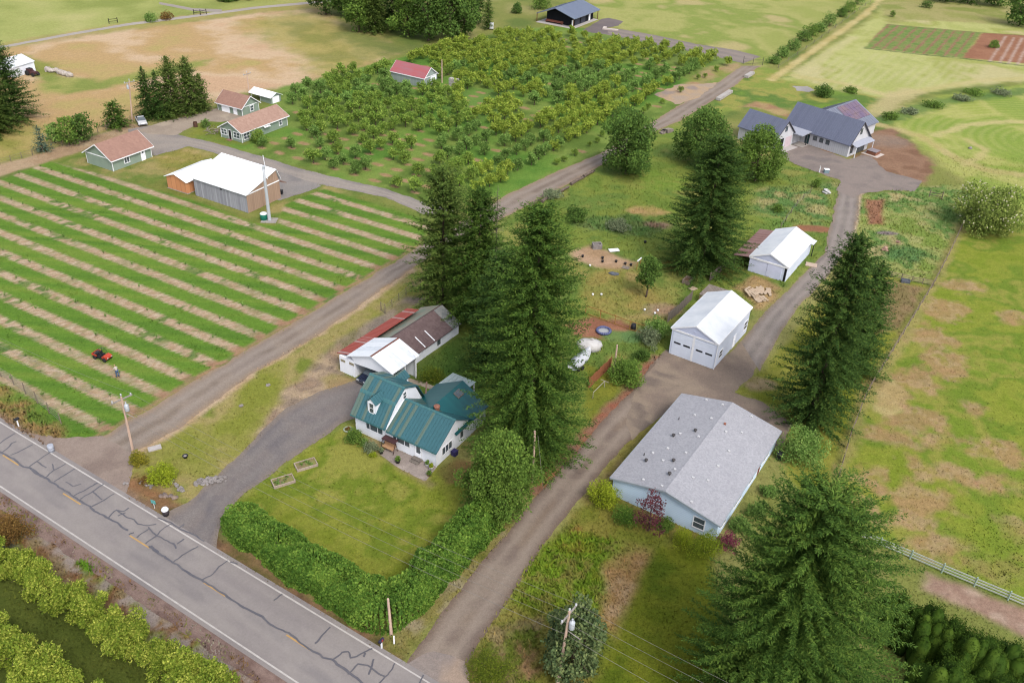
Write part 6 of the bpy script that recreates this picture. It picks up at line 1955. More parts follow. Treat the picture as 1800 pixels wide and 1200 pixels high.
# ------------------------------------------------------------------ orchards
def build_orchards():
    def variant(i, m, h, r, n, size):
        t = thing('fruit_tree', '', 'tree', (0, 0, 0))
        rg = np.random.default_rng(300 + i); lb = []
        for k in range(8):
            a = 6.28 * k / 7 + rg.random() * 0.7; q = r * rg.uniform(0.4, 0.85); lr = r * rg.uniform(0.2, 0.36)
            lb.append((q * math.cos(a), q * math.sin(a), h * rg.uniform(0.35, 0.8), lr, lr, lr * 1.1))
            a += 0.4; q = r * rg.uniform(0.1, 0.6); lr = r * rg.uniform(0.2, 0.34)
            lb.append((q * math.cos(a), q * math.sin(a), h * rg.uniform(0.55, 0.92), lr, lr, lr * 1.2))
        lb.append((0, 0, h * 0.55, r * 0.55, r * 0.55, h * 0.26))
        link('crown', lobes_mesh('crown', lb, n, size, m, 310 + i, 0.6, 0.7, 0.3, 0.45), t)
        limbs('trunk', bark(), h * 0.85, h * 0.25, r, 0.11, 320 + i, 5, t)
        return t
    kinds = {'g': [variant(i, F_ORCHD(), 3.2, 1.7, 900, 0.36) for i in range(4)],
             'y': [variant(10 + i, F_ORCHY(), 3.3, 1.9, 1000, 0.36) for i in range(3)],
             'o': [variant(20 + i, F_ORCH(), 3.2, 1.75, 900, 0.36) for i in range(4)]}
    used = set()
    lab = {'g': 'mid green fruit tree in the grassy rows of the northern orchard', 'y': 'golden-leaved fruit tree in the dense bands of the northern orchard', 'o': 'yellow-green fruit tree in the close rows of the northern orchard',
           's': 'lime green young fruit tree at the lane edge of the northern orchard'}
    P = W2([(500, 160), (640, 124), (870, 62), (1000, 62), (1282, 104), (1285, 118), (1052, 262), (886, 338), (748, 350), (600, 312), (452, 268), (430, 262), (520, 226), (508, 196)])
    c0 = at(745, 352)[:2]; ru = math.radians(-29.5); u = np.array([math.cos(ru), math.sin(ru)]); rv = math.radians(59.0); v = np.array([math.cos(rv), math.sin(rv)])
    gaps = [W2([(672, 104), (785, 128), (795, 158), (760, 160), (680, 150)]), W2([(812, 158), (880, 166), (868, 196), (822, 190)]), W2([(905, 170), (990, 196), (960, 216), (890, 208)]),
            W2([(1150, 160), (1205, 140), (1235, 150), (1190, 188)]), W2([(440, 255), (520, 215), (545, 235), (470, 275)]), W2([(1110, 96), (1200, 110), (1180, 128), (1080, 140)])]
    rg = np.random.default_rng(5)
    pts = []
    for i in range(-66, 9):
        for j in range(-2, 60):
            p = c0 + u * (i * 5.0 + 1.5) + v * (j * 3.55 + 2)
            x = np.array([p[0]]); y = np.array([p[1]])
            sd = poly_sd(x, y, P)[0]
            if sd < 0.6:
                continue
            pp = p + rg.normal(0, 0.35, 2)
            px = sight((p[0], p[1], 0))
            g = any(poly_sd(x, y, G)[0] > 0 for G in gaps)
            near = (px[1] > 225 and px[0] < 760)
            far = px[0] > 800 and px[1] < 200
            q = rg.random()
            if g and q < 0.7:
                MULCH.append((p[0], p[1], 1.5, 0.8)); continue
            if near and q < 0.30 + 0.25 * (px[1] > 290):
                MULCH.append((p[0], p[1], 1.6, 0.8)); continue
            if q < 0.06:
                MULCH.append((p[0], p[1], 1.4, 0.8)); continue
            if sd < 2.6 and px[0] > 880 and px[1] > 120:
                k = 's'
            else:
                nz = fbm(np.array([p[0] * 0.06]), np.array([p[1] * 0.06]), 55, 3)[0]
                if px[0] > 830 and nz > 0.47:
                    k = 'y'
                elif nz > 0.5:
                    k = 'o'
                else:
                    k = 'g'
                if far and k == 'o' and rg.random() < 0.5:
                    k = 'y'
            pts.append((px[1], pp, k))
            if near:
                MULCH.append((p[0], p[1], 1.1, 0.6))
    pts.sort(key=lambda t: -t[0])
    print('orchard trees', len(pts))
    rest = pts[298:]
    for (yy, p, k) in pts[:298]:
        if k == 's':
            src = kinds['o'][rg.integers(4)]; sc = rg.uniform(0.35, 0.5)
        else:
            src = kinds[k][rg.integers(len(kinds[k]))]; sc = rg.uniform(0.82, 1.12) * (0.9 if yy > 250 else 1.0)
        copy_thing(src, (p[0], p[1], 0), rg.random() * 6.28, sc, lab[k], {'g': 'green fruit trees of the northern orchard', 'y': 'golden fruit trees of the northern orchard', 'o': 'yellow-green fruit trees of the northern orchard', 's': 'young trees at the lane edge of the orchard'}[k])
    if rest:
        V = []
        for (yy, p, k) in rest:
            src = kinds['y' if k == 'y' else 'g'][rg.integers(3)]
            me = [c for c in src.children if c.name.startswith('crown')][0].data
            co = np.empty(len(me.vertices) * 3, np.float32); me.vertices.foreach_get('co', co)
            co = co.reshape(-1, 3) * rg.uniform(0.85, 1.1); a = rg.random() * 6.28
            V.append(np.stack([co[:, 0] * math.cos(a) - co[:, 1] * math.sin(a) + p[0], co[:, 0] * math.sin(a) + co[:, 1] * math.cos(a) + p[1], co[:, 2]], 1))
        o = link('far_fruit_trees', array_mesh('far_fruit_trees', np.concatenate(V), 4, F_ORCHY()))
        tag(o, 'farthest golden fruit trees merging along the top of the orchard', 'trees', None, 'stuff')
    # the near orchard in the front left corner
    big = [variant(40 + i, leaf_mat('near_orchard_leaves', (0.042, 0.082, 0.009), (0.150, 0.205, 0.022), (0.420, 0.430, 0.080), 0.25, 0.08, 0.6, 0.3), 4.2, 2.15, 7500, 0.2) for i in range(4)]
    a = at(44, 1024)[:2]; b = at(316, 1205)[:2]
    d = (b - a) / np.linalg.norm(b - a); nr = np.array([d[1], -d[0]])
    names = ('first', 'second', 'third', 'fourth', 'fifth', 'sixth', 'seventh', 'eighth', 'ninth', 'tenth')
    for row in range(3):
        for i in range(-1, (9, 8, 6)[row]):
            p = a + d * (i * 3.3 - row * 1.2) + nr * (6.6 * row) + rg.normal(0, 0.2, 2)
            copy_thing(big[(i + row * 2) % 4], (p[0], p[1], 0), rg.random() * 6.28, rg.uniform(0.9, 1.1),
                       'leafy yellow-green orchard tree, %s from the west in the %s row across the road' % (names[i + 1], ('roadside', 'second', 'third')[row]), 'near orchard trees across the road')
    for ks in list(kinds.values()) + [big]:
        for t in ks:
            for ch in list(t.children):
                bpy.data.objects.remove(ch, do_unlink=True)
            bpy.data.objects.remove(t, do_unlink=True)
    # saplings in the mulch rows
    sap = thing('sapling', '', 'sapling', (0, 0, 0))
    link('foliage', lobes_mesh('foliage', [(0, 0, 0.75, 0.3, 0.3, 0.45), (0.1, 0.05, 0.45, 0.22, 0.22, 0.25)], 60, 0.2, F_ORCHD(), 400, 0.6, 0.7, 0.05, 0.3), sap)
    MB().tube((0, 0, -0.05), (0, 0, 0.9), 0.025, 0.012, 5).build('stem', bark(), sap)
    n = 0
    for k in range(3, 16):
        for j in range(0, 34):
            p = _e0 + _step * (k + 0.42) - _row * (j * 3.4 + 2)
            x = np.array([p[0]]); y = np.array([p[1]])
            if poly_sd(x, y, ROWPOLY)[0] < 0.5 or rg.random() < 0.45 or n > 230:
                continue
            px = sight((p[0], p[1], 0))
            if px[0] < -20:
                continue
            p = p + rg.normal(0, 0.12, 2); n += 1
            copy_thing(sap, (p[0], p[1], 0), rg.random() * 6.28, rg.uniform(0.45, 0.8), 'tiny newly planted sapling in a straw strip of the mown young orchard', 'saplings in the young orchard rows')
    for ch in list(sap.children):
        bpy.data.objects.remove(ch, do_unlink=True)
    bpy.data.objects.remove(sap, do_unlink=True)


# ------------------------------------------------------------------ grass and weeds
def build_grass(keepout):
    rg = np.random.default_rng(123)
    n = 900000
    # denser near the camera
    yy = 44 + 150 * rg.random(n) ** 1.35
    xx = (rg.random(n) - 0.5) * (yy * 1.42 + 14)
    C, D = ground_look(xx, yy)
    keep = rg.random(n) < np.clip(D, 0, 1.3) * 0.5
    for (P, mg) in keepout:
        b = (xx > P[:, 0].min() - mg) & (xx < P[:, 0].max() + mg) & (yy > P[:, 1].min() - mg) & (yy < P[:, 1].max() + mg) & keep
        if b.any():
            idx = np.where(b)[0]
            keep[idx[poly_sd(xx[idx], yy[idx], P) > -mg]] = False
    x = xx[keep]; y = yy[keep]; C = C[keep]; D = D[keep]
    k = len(x)
    print('tufts', k)
    hgt = (0.08 + 0.26 * np.clip(D, 0, 1.3)) * rg.uniform(0.5, 1.4, k) * (0.6 + 0.8 * fbm(x * 0.3, y * 0.3, 131))
    lean = rg.normal(0, 0.45, (k, 2)); az = rg.random(k) * 6.28
    w = (0.05 + 0.05 * np.clip(D, 0, 1.2)) * rg.uniform(0.7, 1.5, k)
    base = np.stack([x, y, np.full(k, 0.0)], 1)
    s = np.stack([np.cos(az), np.sin(az), np.zeros(k)], 1) * w[:, None]
    tip = base + np.stack([lean[:, 0] * hgt, lean[:, 1] * hgt, hgt], 1)
    V = np.stack([base - s, base + s, tip + s * 0.35, tip - s * 0.35], 1).reshape(-1, 3)
    c = np.clip(C * rg.uniform(0.85, 1.35, (k, 1)) * np.stack([rg.uniform(0.92, 1.1, k), np.ones(k), rg.uniform(0.8, 1.1, k)], 1), 0, 1)
    cc = np.repeat(c, 4, 0)
    o = link('meadow_grass', array_mesh('meadow_grass', V, 4, attr_mat('grass_blades', 3.0, 0.0, 1.0, 0.0, 0.0, up=True), cc))
    tag(o, 'rough grass and weeds standing in the meadows, verges and field edges', 'grass', None, 'stuff')

# ------------------------------------------------------------------ poles, wires, fences
def catenary(m, a, b, sag, r=0.022, n=14):
    a = np.asarray(a, float); b = np.asarray(b, float)
    t = np.linspace(0, 1, n + 1)
    P = a[None] * (1 - t)[:, None] + b[None] * t[:, None]
    P[:, 2] -= sag * 4 * t * (1 - t)
    for i in range(n):
        m.tube(P[i], P[i + 1], r, r, 4, False)


def utility_pole(px, py, ytop, label, arm_dir=None, can=None, brace=None, xt=None):
    h = height_of(px, py, ytop); g = at(px, py)
    t = thing('utility_pole', label, 'utility pole', g, 0)
    lean = np.zeros(2)
    if xt is not None:
        lean = at(xt, ytop, h)[:2] - g[:2]
    wood = boards('pole_wood', TW(182, 158, 142), TW(150, 126, 112), 0.3)
    MB().tube((0, 0, -0.5), (lean[0], lean[1], h), 0.17, 0.11, 10).build('post', wood, t)

    def on(z):
        return np.array([lean[0] * z / h, lean[1] * z / h, z])
    grey = mat('grey_arm', T(190, 182, 176), T(160, 152, 146))
    if arm_dir is not None:
        d = np.array([math.cos(arm_dir), math.sin(arm_dir), 0])
        c = on(h - 0.35)
        m = MB(); s = np.array([-d[1], d[0], 0]) * 0.06
        m.prism([c - d * 1.25 - s - [0, 0, 0.07], c - d * 1.25 + s - [0, 0, 0.07], c - d * 1.25 + s + [0, 0, 0.07], c - d * 1.25 - s + [0, 0, 0.07]], d * 2.5)
        arm = m.build('crossarm', grey, t)
        for q in (-1.1, 1.1):
            MB().lathe([(0.05, 0.05), (0.1, 0.12), (0.06, 0.2), (0.1, 0.26), (0.03, 0.34)], 8, tuple(c + d * q)).build('insulator', mat('porcelain', T(230, 232, 236)), arm)
        MB().lathe([(0.05, 0.1), (0.1, 0.2), (0.06, 0.28), (0.1, 0.34), (0.03, 0.42)], 8, tuple(on(h))).build('insulator', mat('porcelain', T(230, 232, 236)), t)
    if can is not None:
        z = h - 1.9; d = np.array([math.cos(can), math.sin(can), 0])
        c = on(z) + d * 0.42
        MB().lathe([(0.24, 0), (0.26, 0.04), (0.26, 0.78), (0.22, 0.88), (0.08, 0.94), (0.06, 1.12), (0.09, 1.2)], 14, tuple(c)).build('transformer', mat('pale_grey_paint', T(226, 232, 240), T(212, 220, 230), rough=0.4), t, True)
    if brace is not None:
        d = np.array([math.cos(brace), math.sin(brace), 0]); c = on(h - 2.3)
        m = MB(); m.tube(c, c + d * 1.5 + np.array([0, 0, 0.0]), 0.045); m.build('bracket', grey, t)
    return h, g, on


def fence_line(name, label, pts, posts, rails, ph, pm, rm, rail_t=0.05, rail_w=0.12, pr=0.06, mesh_panel=None, postname='post'):
    """pts: surveyed line; posts: count"""
    P = resample(W2(pts), posts)
    o = (P[0, 0], P[0, 1], 0)
    t = thing(name, label, 'fence', o)
    Q = P - P[0]
    for i in range(posts):
        MB().tube((Q[i, 0], Q[i, 1], -0.3), (Q[i, 0] + random.uniform(-0.03, 0.03), Q[i, 1], ph * random.uniform(0.95, 1.06)), pr, pr * 0.9, 7).build(postname, pm, t)
    for z in rails:
        m = MB()
        for i in range(posts - 1):
            a = np.array([Q[i, 0], Q[i, 1], z]); b = np.array([Q[i + 1, 0], Q[i + 1, 1], z])
            if rail_w < 0.03:
                m.tube(a, b, rail_w, rail_w, 4, False)
            else:
                d = unit(b - a); s = np.array([-d[1], d[0], 0]) * rail_t / 2; up = np.array([0, 0, rail_w / 2])
                m.prism([a - s - up, a + s - up, a + s + up, a - s + up], b - a)
        m.build('rail' if rail_w >= 0.03 else 'wire', rm, t)
    return t


def board_fence(name, label, pts, h, m, pm, gap=0.02, bw=0.16, sections=None):
    P = W2(pts); o = (P[0, 0], P[0, 1], 0)
    t = thing(name, label, 'fence', o)
    Q = P - P[0]
    ln = np.linalg.norm(np.diff(Q, axis=0), axis=1).sum()
    n = int(ln / (bw + gap)); R = resample(Q, n + 1)
    b = MB()
    for i in range(n):
        a = R[i]; c = R[i] + (R[i + 1] - R[i]) * bw / (bw + gap)
        d = unit(c - a); s = np.array([-d[1], d[0]]) * 0.015
        hh = h * random.uniform(0.94, 1.05)
        b.prism([(a[0] - s[0], a[1] - s[1], 0.04), (c[0] - s[0], c[1] - s[1], 0.04), (c[0] + s[0], c[1] + s[1], 0.04), (a[0] + s[0], a[1] + s[1], 0.04)], (0, 0, hh))
    b.build('boards', m, t)
    k = max(2, int(ln / 2.4) + 1); S = resample(Q, k)
    for i in range(k):
        d = unit(Q[-1] - Q[0]); s = np.array([-d[1], d[0]]) * 0.09
        MB().box(S[i][0] + s[0] - 0.05, S[i][0] + s[0] + 0.05, S[i][1] + s[1] - 0.05, S[i][1] + s[1] + 0.05, -0.2, h + 0.06).build('post', pm, t)
    return t


def build_lines():
    wood = boards('pole_wood', TW(182, 158, 142), TW(150, 126, 112), 0.3)
    ra = math.radians
    h1, g1, on1 = utility_pole(236, 803, 697, 'western roadside utility pole with crossarm and grey transformer', ra(50), ra(-10), ra(-28), 213)
    h2, g2, on2 = utility_pole(978, 1216, 1074, 'front utility pole with crossarm and white transformer beside the rounded pine', ra(56), ra(-25), ra(-40), 1001)
    utility_pole(937, 847, 757, 'plain grey pole without crossarm between farmhouse trees and gravel drive', xt=940)
    utility_pole(688, 1114, 1052, 'short weathered pole stub at the hedge corner', xt=682)
    h5, g5, on5 = utility_pole(232, 214, 142, 'utility pole by the lane beside the dark spruce clump', ra(50), ra(160), None, 227)
    utility_pole(439, 172, 128, 'thin grey pole behind the rosy roofed sage garage', ra(60))
    utility_pole(777, 146, 105, 'thin pale pole beside the red-roofed store')
    utility_pole(1079, 655, 606, 'weathered pole by the big shrub and red-brown fence', xt=1085)
    cable = mat('pale_cable', T(170, 164, 154), T(146, 140, 132), rough=0.4)
    w = thing('power_lines', 'three thin overhead power lines slung between the two roadside poles', 'wires', (0, 0, 0))
    dA = np.array([math.cos(ra(50)), math.sin(ra(50)), 0]); dB = np.array([math.cos(ra(56)), math.sin(ra(56)), 0])
    for q in (-1.1, 0, 1.1):
        a = g1 + on1(h1 - 0.05) + dA * q; b = g2 + on2(h2 - 0.05) + dB * q
        m = MB(); catenary(m, a, b, 1.2, 0.012, 24)
        e = b + (b - a) * 0.8; catenary(m, b, e, 1.0, 0.012, 16)
        e2 = a - (b - a) * 0.9; catenary(m, a, e2, 1.2, 0.012, 16)
        m.build('wire', cable, w)
    m = MB(); catenary(m, g1 + on1(h1 - 2.6), g2 + on2(h2 - 2.9), 1.3, 0.016, 24)
    catenary(m, g2 + on2(h2 - 2.9), g2 + on2(h2 - 2.9) + (g2 - g1) * 0.8, 1.0, 0.016, 16); m.build('wire', cable, w)
    s = thing('service_wire', 'thin service wire from the grey pole towards the farmhouse trees', 'wire', (0, 0, 0))
    m = MB(); p = at(937, 847); catenary(m, p + np.array([0.2, 0, 6.9]), at(955, 862) + np.array([0, 0, 0.1]), 0.0, 0.025, 4); m.build('wire', cable, s)

    # paddock fence on the east side
    gw = boards('silver_wood', T(168, 152, 136), T(132, 116, 104), 0.3)
    fence_line('paddock_fence', 'weathered timber and wire fence along the west side of the big paddock', [(1692, 396), (1672, 440), (1640, 502), (1592, 580), (1522, 695), (1495, 765), (1474, 838)], 30, (0.5, 1.05), 1.25, gw, gw, 0.05, 0.13, 0.08)
    vw = mat('vinyl_white', T(226, 232, 220), T(212, 222, 208), rough=0.4)
    vg = mat('vinyl_pale_green', T(196, 220, 204), T(182, 208, 192), rough=0.4)
    fence_line('vinyl_fence', 'white three-rail vinyl fence with pale green posts beside the bark-chip bed', [(1494, 936), (1536, 956), (1590, 978), (1650, 1004), (1712, 1030), (1780, 1058), (1860, 1092), (1960, 1134)], 9, (0.35, 0.72, 1.08), 1.3, vg, vw, 0.05, 0.15, 0.09)
    fence_line('rail_fence', 'low pale rail fence across the grass behind the tall pointed spruce', [(1548, 484), (1575, 488), (1602, 495), (1640, 503)], 6, (0.3, 0.6, 0.9), 1.1, gw, mat('pale_rail', T(206, 184, 150), T(186, 164, 132)), 0.04, 0.09, 0.06)
    fence_line('gate_rail', 'short two-post timber rail standing in the grass east of the farm track', [(1633, 346), (1655, 350)], 2, (0.5, 1.0), 1.5, gw, gw, 0.04, 0.1, 0.1)
    wire = mat('fence_wire', T(150, 154, 140), T(130, 134, 122), rough=0.4)
    fence_line('track_fence', 'wire fence with thin posts along the dirt track in the north-west', [(-20, 296), (70, 270), (150, 243), (230, 214)], 16, (0.4, 0.8, 1.2), 1.4, gw, wire, 0.02, 0.02, 0.06)
    fence_line('field_fence', 'grey wire fence between the straw orchard rows and the road verge', [(-20, 648), (30, 680), (70, 712), (108, 745)], 7, (0.4, 0.8, 1.2, 1.6), 1.8, gw, wire, 0.02, 0.02, 0.06)
    fence_line('wire_gate', 'grey metal wire gate frame beside the red lean-to yard', [(670, 546), (677, 551)], 2, (0.2, 0.6, 1.0, 1.4), 1.6, gw, wire, 0.02, 0.025, 0.07)
    fence_line('yard_fence', 'wire fence with thin posts from the gate frame to the pine trunk', [(677, 550), (700, 530), (722, 512), (740, 500)], 6, (0.4, 0.8, 1.2), 1.4, gw, wire, 0.02, 0.02, 0.05)
    fence_line('garden_fence', 'yellow timber post and rail fence with wire beside the paddling pool', [(1029, 552), (1055, 561), (1080, 570), (1107, 580), (1134, 588)], 5, (0.15, 1.5), 1.6, boards('yellow_posts', T(206, 160, 96), T(186, 136, 76), 0.3), boards('yellow_posts', T(206, 160, 96), T(186, 136, 76), 0.3), 0.05, 0.1, 0.07)
    board_fence('red_fence', 'red-brown board fence beside the big green shrub', [(1036, 682), (1056, 662), (1074, 645)], 1.7, boards('red_boards', T(190, 126, 90), T(166, 104, 74), 0.18), boards('red_boards', T(190, 126, 90), T(166, 104, 74), 0.18))
    board_fence('grey_board_fence', 'grey weathered board fence behind the white garage', [(1174, 566), (1192, 551), (1216, 527)], 1.7, boards('grey_fence_boards', T(160, 148, 136), T(126, 116, 108), 0.18), gw)
    board_fence('low_board_fence', 'short grey board fence between the sheds under the dark spruce', [(1248, 494), (1262, 482), (1275, 470)], 1.5, boards('grey_fence_boards', T(160, 148, 136), T(126, 116, 108), 0.18), gw)
    fence_line('lane_gate', 'dark steel gate across the far end of the gravel lane', [(1306, 113), (1323, 114), (1340, 115)], 3, (0.3, 0.7, 1.1, 1.5), 2.2, mat('gate_steel', T(90, 86, 86)), mat('gate_steel', T(90, 86, 86)), 0.03, 0.05, 0.07)
    fence_line('rail_posts', 'dark timber rail on posts beside the pale field lane', [(341, 26), (352, 27), (363, 25)], 3, (0.6, 1.2), 1.6, boards('dark_boards', T(70, 62, 56), T(54, 48, 44)), boards('dark_boards', T(70, 62, 56), T(54, 48, 44)), 0.06, 0.14, 0.12)
    fence_line('rail_posts', 'short two-post rail beside the pale field lane, further left', [(192, 42), (207, 40)], 2, (0.6, 1.2), 1.6, boards('dark_boards', T(70, 62, 56), T(54, 48, 44)), boards('dark_boards', T(70, 62, 56), T(54, 48, 44)), 0.06, 0.1, 0.12)
    fence_line('bank_fence', 'thin wire fence on posts up the bank beside the farm track', [(1372, 402), (1388, 378), (1405, 356), (1424, 340)], 6, (0.5, 1.0), 1.3, gw, wire, 0.02, 0.02, 0.06)
    fence_line('hedgerow_fence', 'thin wire fence along the north-east hedgerow', [(1368, 120), (1410, 92), (1455, 60), (1500, 26), (1530, 4)], 14, (0.5, 1.0), 1.3, gw, wire, 0.02, 0.02, 0.07)


# ------------------------------------------------------------------ vehicles and figures
def wheel(root, x, y, r, w, rim=None, axis='y'):
    t = MB(); n = 18
    prof = [(r * 0.62, -w / 2), (r * 0.94, -w / 2), (r, -w * 0.3), (r, w * 0.3), (r * 0.94, w / 2), (r * 0.62, w / 2)]
    q = MB().lathe(prof, n)
    t.add([(x + p[0], y + p[2], r + p[1]) for p in q.v], q.f)
    o = t.build('wheel', mat('tyre', T(54, 54, 56), T(44, 44, 46), rough=0.9), root)
    q = MB().lathe([(r * 0.3, -w * 0.44), (r * 0.6, -w * 0.40), (r * 0.6, w * 0.40), (r * 0.3, w * 0.44)], 12)
    MB().add([(x + p[0], y + p[2], r + p[1]) for p in q.v], q.f).build('rim', rim or mat('rim_grey', T(150, 150, 154), rough=0.4), o)


def extrude_side(prof, y0, y1, inset=0.0):
    m = MB()
    n = len(prof)
    a = [(x, y0, z) for x, z in prof]; b = [(x, y1, z) for x, z in prof]
    m.add(a + b, [tuple(range(n)), tuple(range(n, 2 * n))[::-1]] + [(i, n + i, n + (i + 1) % n, (i + 1) % n) for i in range(n)])
    return m


def car(name, label, cat, loc, rot, paint, L=4.5, Wd=1.8, pickup=False):
    t = thing(name, label, cat, loc, rot)
    hw = Wd / 2
    body = extrude_side([(-L / 2, 0.35), (L / 2, 0.35), (L / 2 + 0.04, 0.6), (L / 2 - 0.05, 0.85), (L * 0.22, 1.0), (-L / 2 + 0.02, 1.02), (-L / 2 - 0.04, 0.7)], -hw, hw)
    o = body.build('body', paint, t)
    bv = o.modifiers.new('edge', 'BEVEL'); bv.width = 0.07; bv.segments = 2
    c0 = -L * 0.05 if pickup else -L * 0.42
    cab = MB(); w1 = hw - 0.08; w2 = hw - 0.26
    v = [(c0, -w1, 1.0), (L * 0.22, -w1, 1.0), (L * 0.22, w1, 1.0), (c0, w1, 1.0), (c0 + 0.2, -w2, 1.6), (L * 0.06, -w2, 1.62), (L * 0.06, w2, 1.62), (c0 + 0.2, w2, 1.6)]
    cab.add(v, [(0, 3, 2, 1), (4, 5, 6, 7), (0, 1, 5, 4), (1, 2, 6, 5), (2, 3, 7, 6), (3, 0, 4, 7)])
    cb = cab.build('window', glass_mat(), t)
    rf = MB().box(c0 + 0.15, L * 0.075, -w2 - 0.03, w2 + 0.03, 1.6, 1.68).build('roof', paint, t)
    r2 = rf.modifiers.new('edge', 'BEVEL'); r2.width = 0.03; r2.segments = 2
    if pickup:
        m = MB().box(-L / 2 + 0.08, c0 - 0.05, -hw + 0.1, hw - 0.1, 1.0, 1.03); m.build('bed', mat('tyre', T(54, 54, 56)), t)
    for sx in (L * 0.31, -L * 0.31):
        for sy in (-hw + 0.08, hw - 0.08):
            wheel(t, sx, sy, 0.36, 0.24)
    for sy in (-hw * 0.66, hw * 0.66):
        MB().box(L / 2 - 0.03, L / 2 + 0.06, sy - 0.2, sy + 0.2, 0.66, 0.82).build('headlight', mat('lamp_glass', T(235, 238, 240), rough=0.15), t)
    MB().box(L / 2, L / 2 + 0.08, -hw * 0.8, hw * 0.8, 0.42, 0.58).build('bumper', mat('bumper_grey', T(110, 110, 114), rough=0.5), t)
    return t


def build_utv():
    g = at(181, 630); t = thing('utility_vehicle', 'red open utility vehicle parked on a mown strip of the young orchard', 'utility vehicle', g, math.radians(-22))
    red = mat('red_plastic', T(224, 88, 62), T(206, 74, 54), 1, rough=0.4)
    blk = mat('black_plastic', T(50, 52, 60), T(40, 42, 48), rough=0.6)
    o = extrude_side([(0.45, 0.5), (1.55, 0.5), (1.7, 0.7), (1.6, 0.95), (0.95, 1.12), (0.5, 0.9)], -0.62, 0.62).build('hood', red, t)
    MB().box(-1.5, 0.55, -0.66, 0.66, 0.42, 0.55).build('chassis', blk, t)
    b = MB(); b.box(-1.6, -0.55, -0.72, 0.72, 0.7, 0.76); b.box(-1.6, -1.54, -0.72, 0.72, 0.76, 1.05); b.box(-0.61, -0.55, -0.72, 0.72, 0.76, 1.05)
    b.box(-1.54, -0.61, -0.72, -0.66, 0.76, 1.05); b.box(-1.54, -0.61, 0.66, 0.72, 0.76, 1.05); b.build('cargo_bed', red, t)
    MB().box(-1.4, -0.8, -0.5, 0.5, 0.77, 0.98).build('load', blk, t)
    for s in (-0.33, 0.33):
        m = MB(); m.box(-0.45, 0.05, s - 0.26, s + 0.26, 0.6, 0.78); m.box(-0.52, -0.4, s - 0.26, s + 0.26, 0.78, 1.25); m.build('seat', blk, t)
    c = MB()
    for s in (-0.62, 0.62):
        c.chain([(0.75, s, 0.95), (0.25, s, 1.75), (-0.5, s, 1.78), (-0.56, s, 0.9)], [0.035] * 4, 6)
    for x, z in ((0.25, 1.75), (-0.5, 1.78)):
        c.tube((x, -0.62, z), (x, 0.62, z), 0.035, n=6)
    c.build('roll_cage', blk, t)
    m = MB(); n = 14
    for i in range(n):
        a = 2 * math.pi * i / n; b2 = 2 * math.pi * (i + 1) / n
        m.tube((0.42 + 0.05 * math.cos(a), 0.33 + 0.17 * math.sin(a), 1.1 + 0.17 * math.cos(a)), (0.42 + 0.05 * math.cos(b2), 0.33 + 0.17 * math.sin(b2), 1.1 + 0.17 * math.cos(b2)), 0.018, n=5)
    m.build('steering_wheel', blk, t)
    for x in (1.05, -1.05):
        for y in (-0.66, 0.66):
            wheel(t, x, y, 0.36, 0.28)
    t.scale = (0.8, 0.8, 0.8)
    for s in (-0.42, 0.42):
        MB().box(1.62, 1.7, s - 0.12, s + 0.12, 0.72, 0.84).build('headlight', mat('lamp_glass', T(235, 238, 240), rough=0.15), t)
    m = MB(); m.chain([(-1.3, -0.4, 0.95), (-0.2, 0.1, 1.9), (0.3, 0.3, 2.1)], [0.02, 0.02, 0.015], 5); m.build('pole', mat('grey_arm', T(190, 182, 176)), t)


def skin(name, pts, edges, radii, m, parent, lv=2):
    me = bpy.data.meshes.new(name); me.from_pydata([tuple(map(float, p)) for p in pts], edges, []); me.update()
    o = bpy.data.objects.new(name, me); COL.objects.link(o)
    sk = o.modifiers.new('skin', 'SKIN')
    sk.use_smooth_shade = True
    if not me.skin_vertices:
        bpy.context.view_layer.objects.active = o
    for i, r in enumerate(radii):
        rr = r if isinstance(r, tuple) else (r, r)
        me.skin_vertices[0].data[i].radius = rr
        me.skin_vertices[0].data[i].use_root = (i == 0)
    sb = o.modifiers.new('sub', 'SUBSURF'); sb.levels = lv; sb.render_levels = lv
    me.materials.append(m)
    o.parent = parent
    return o


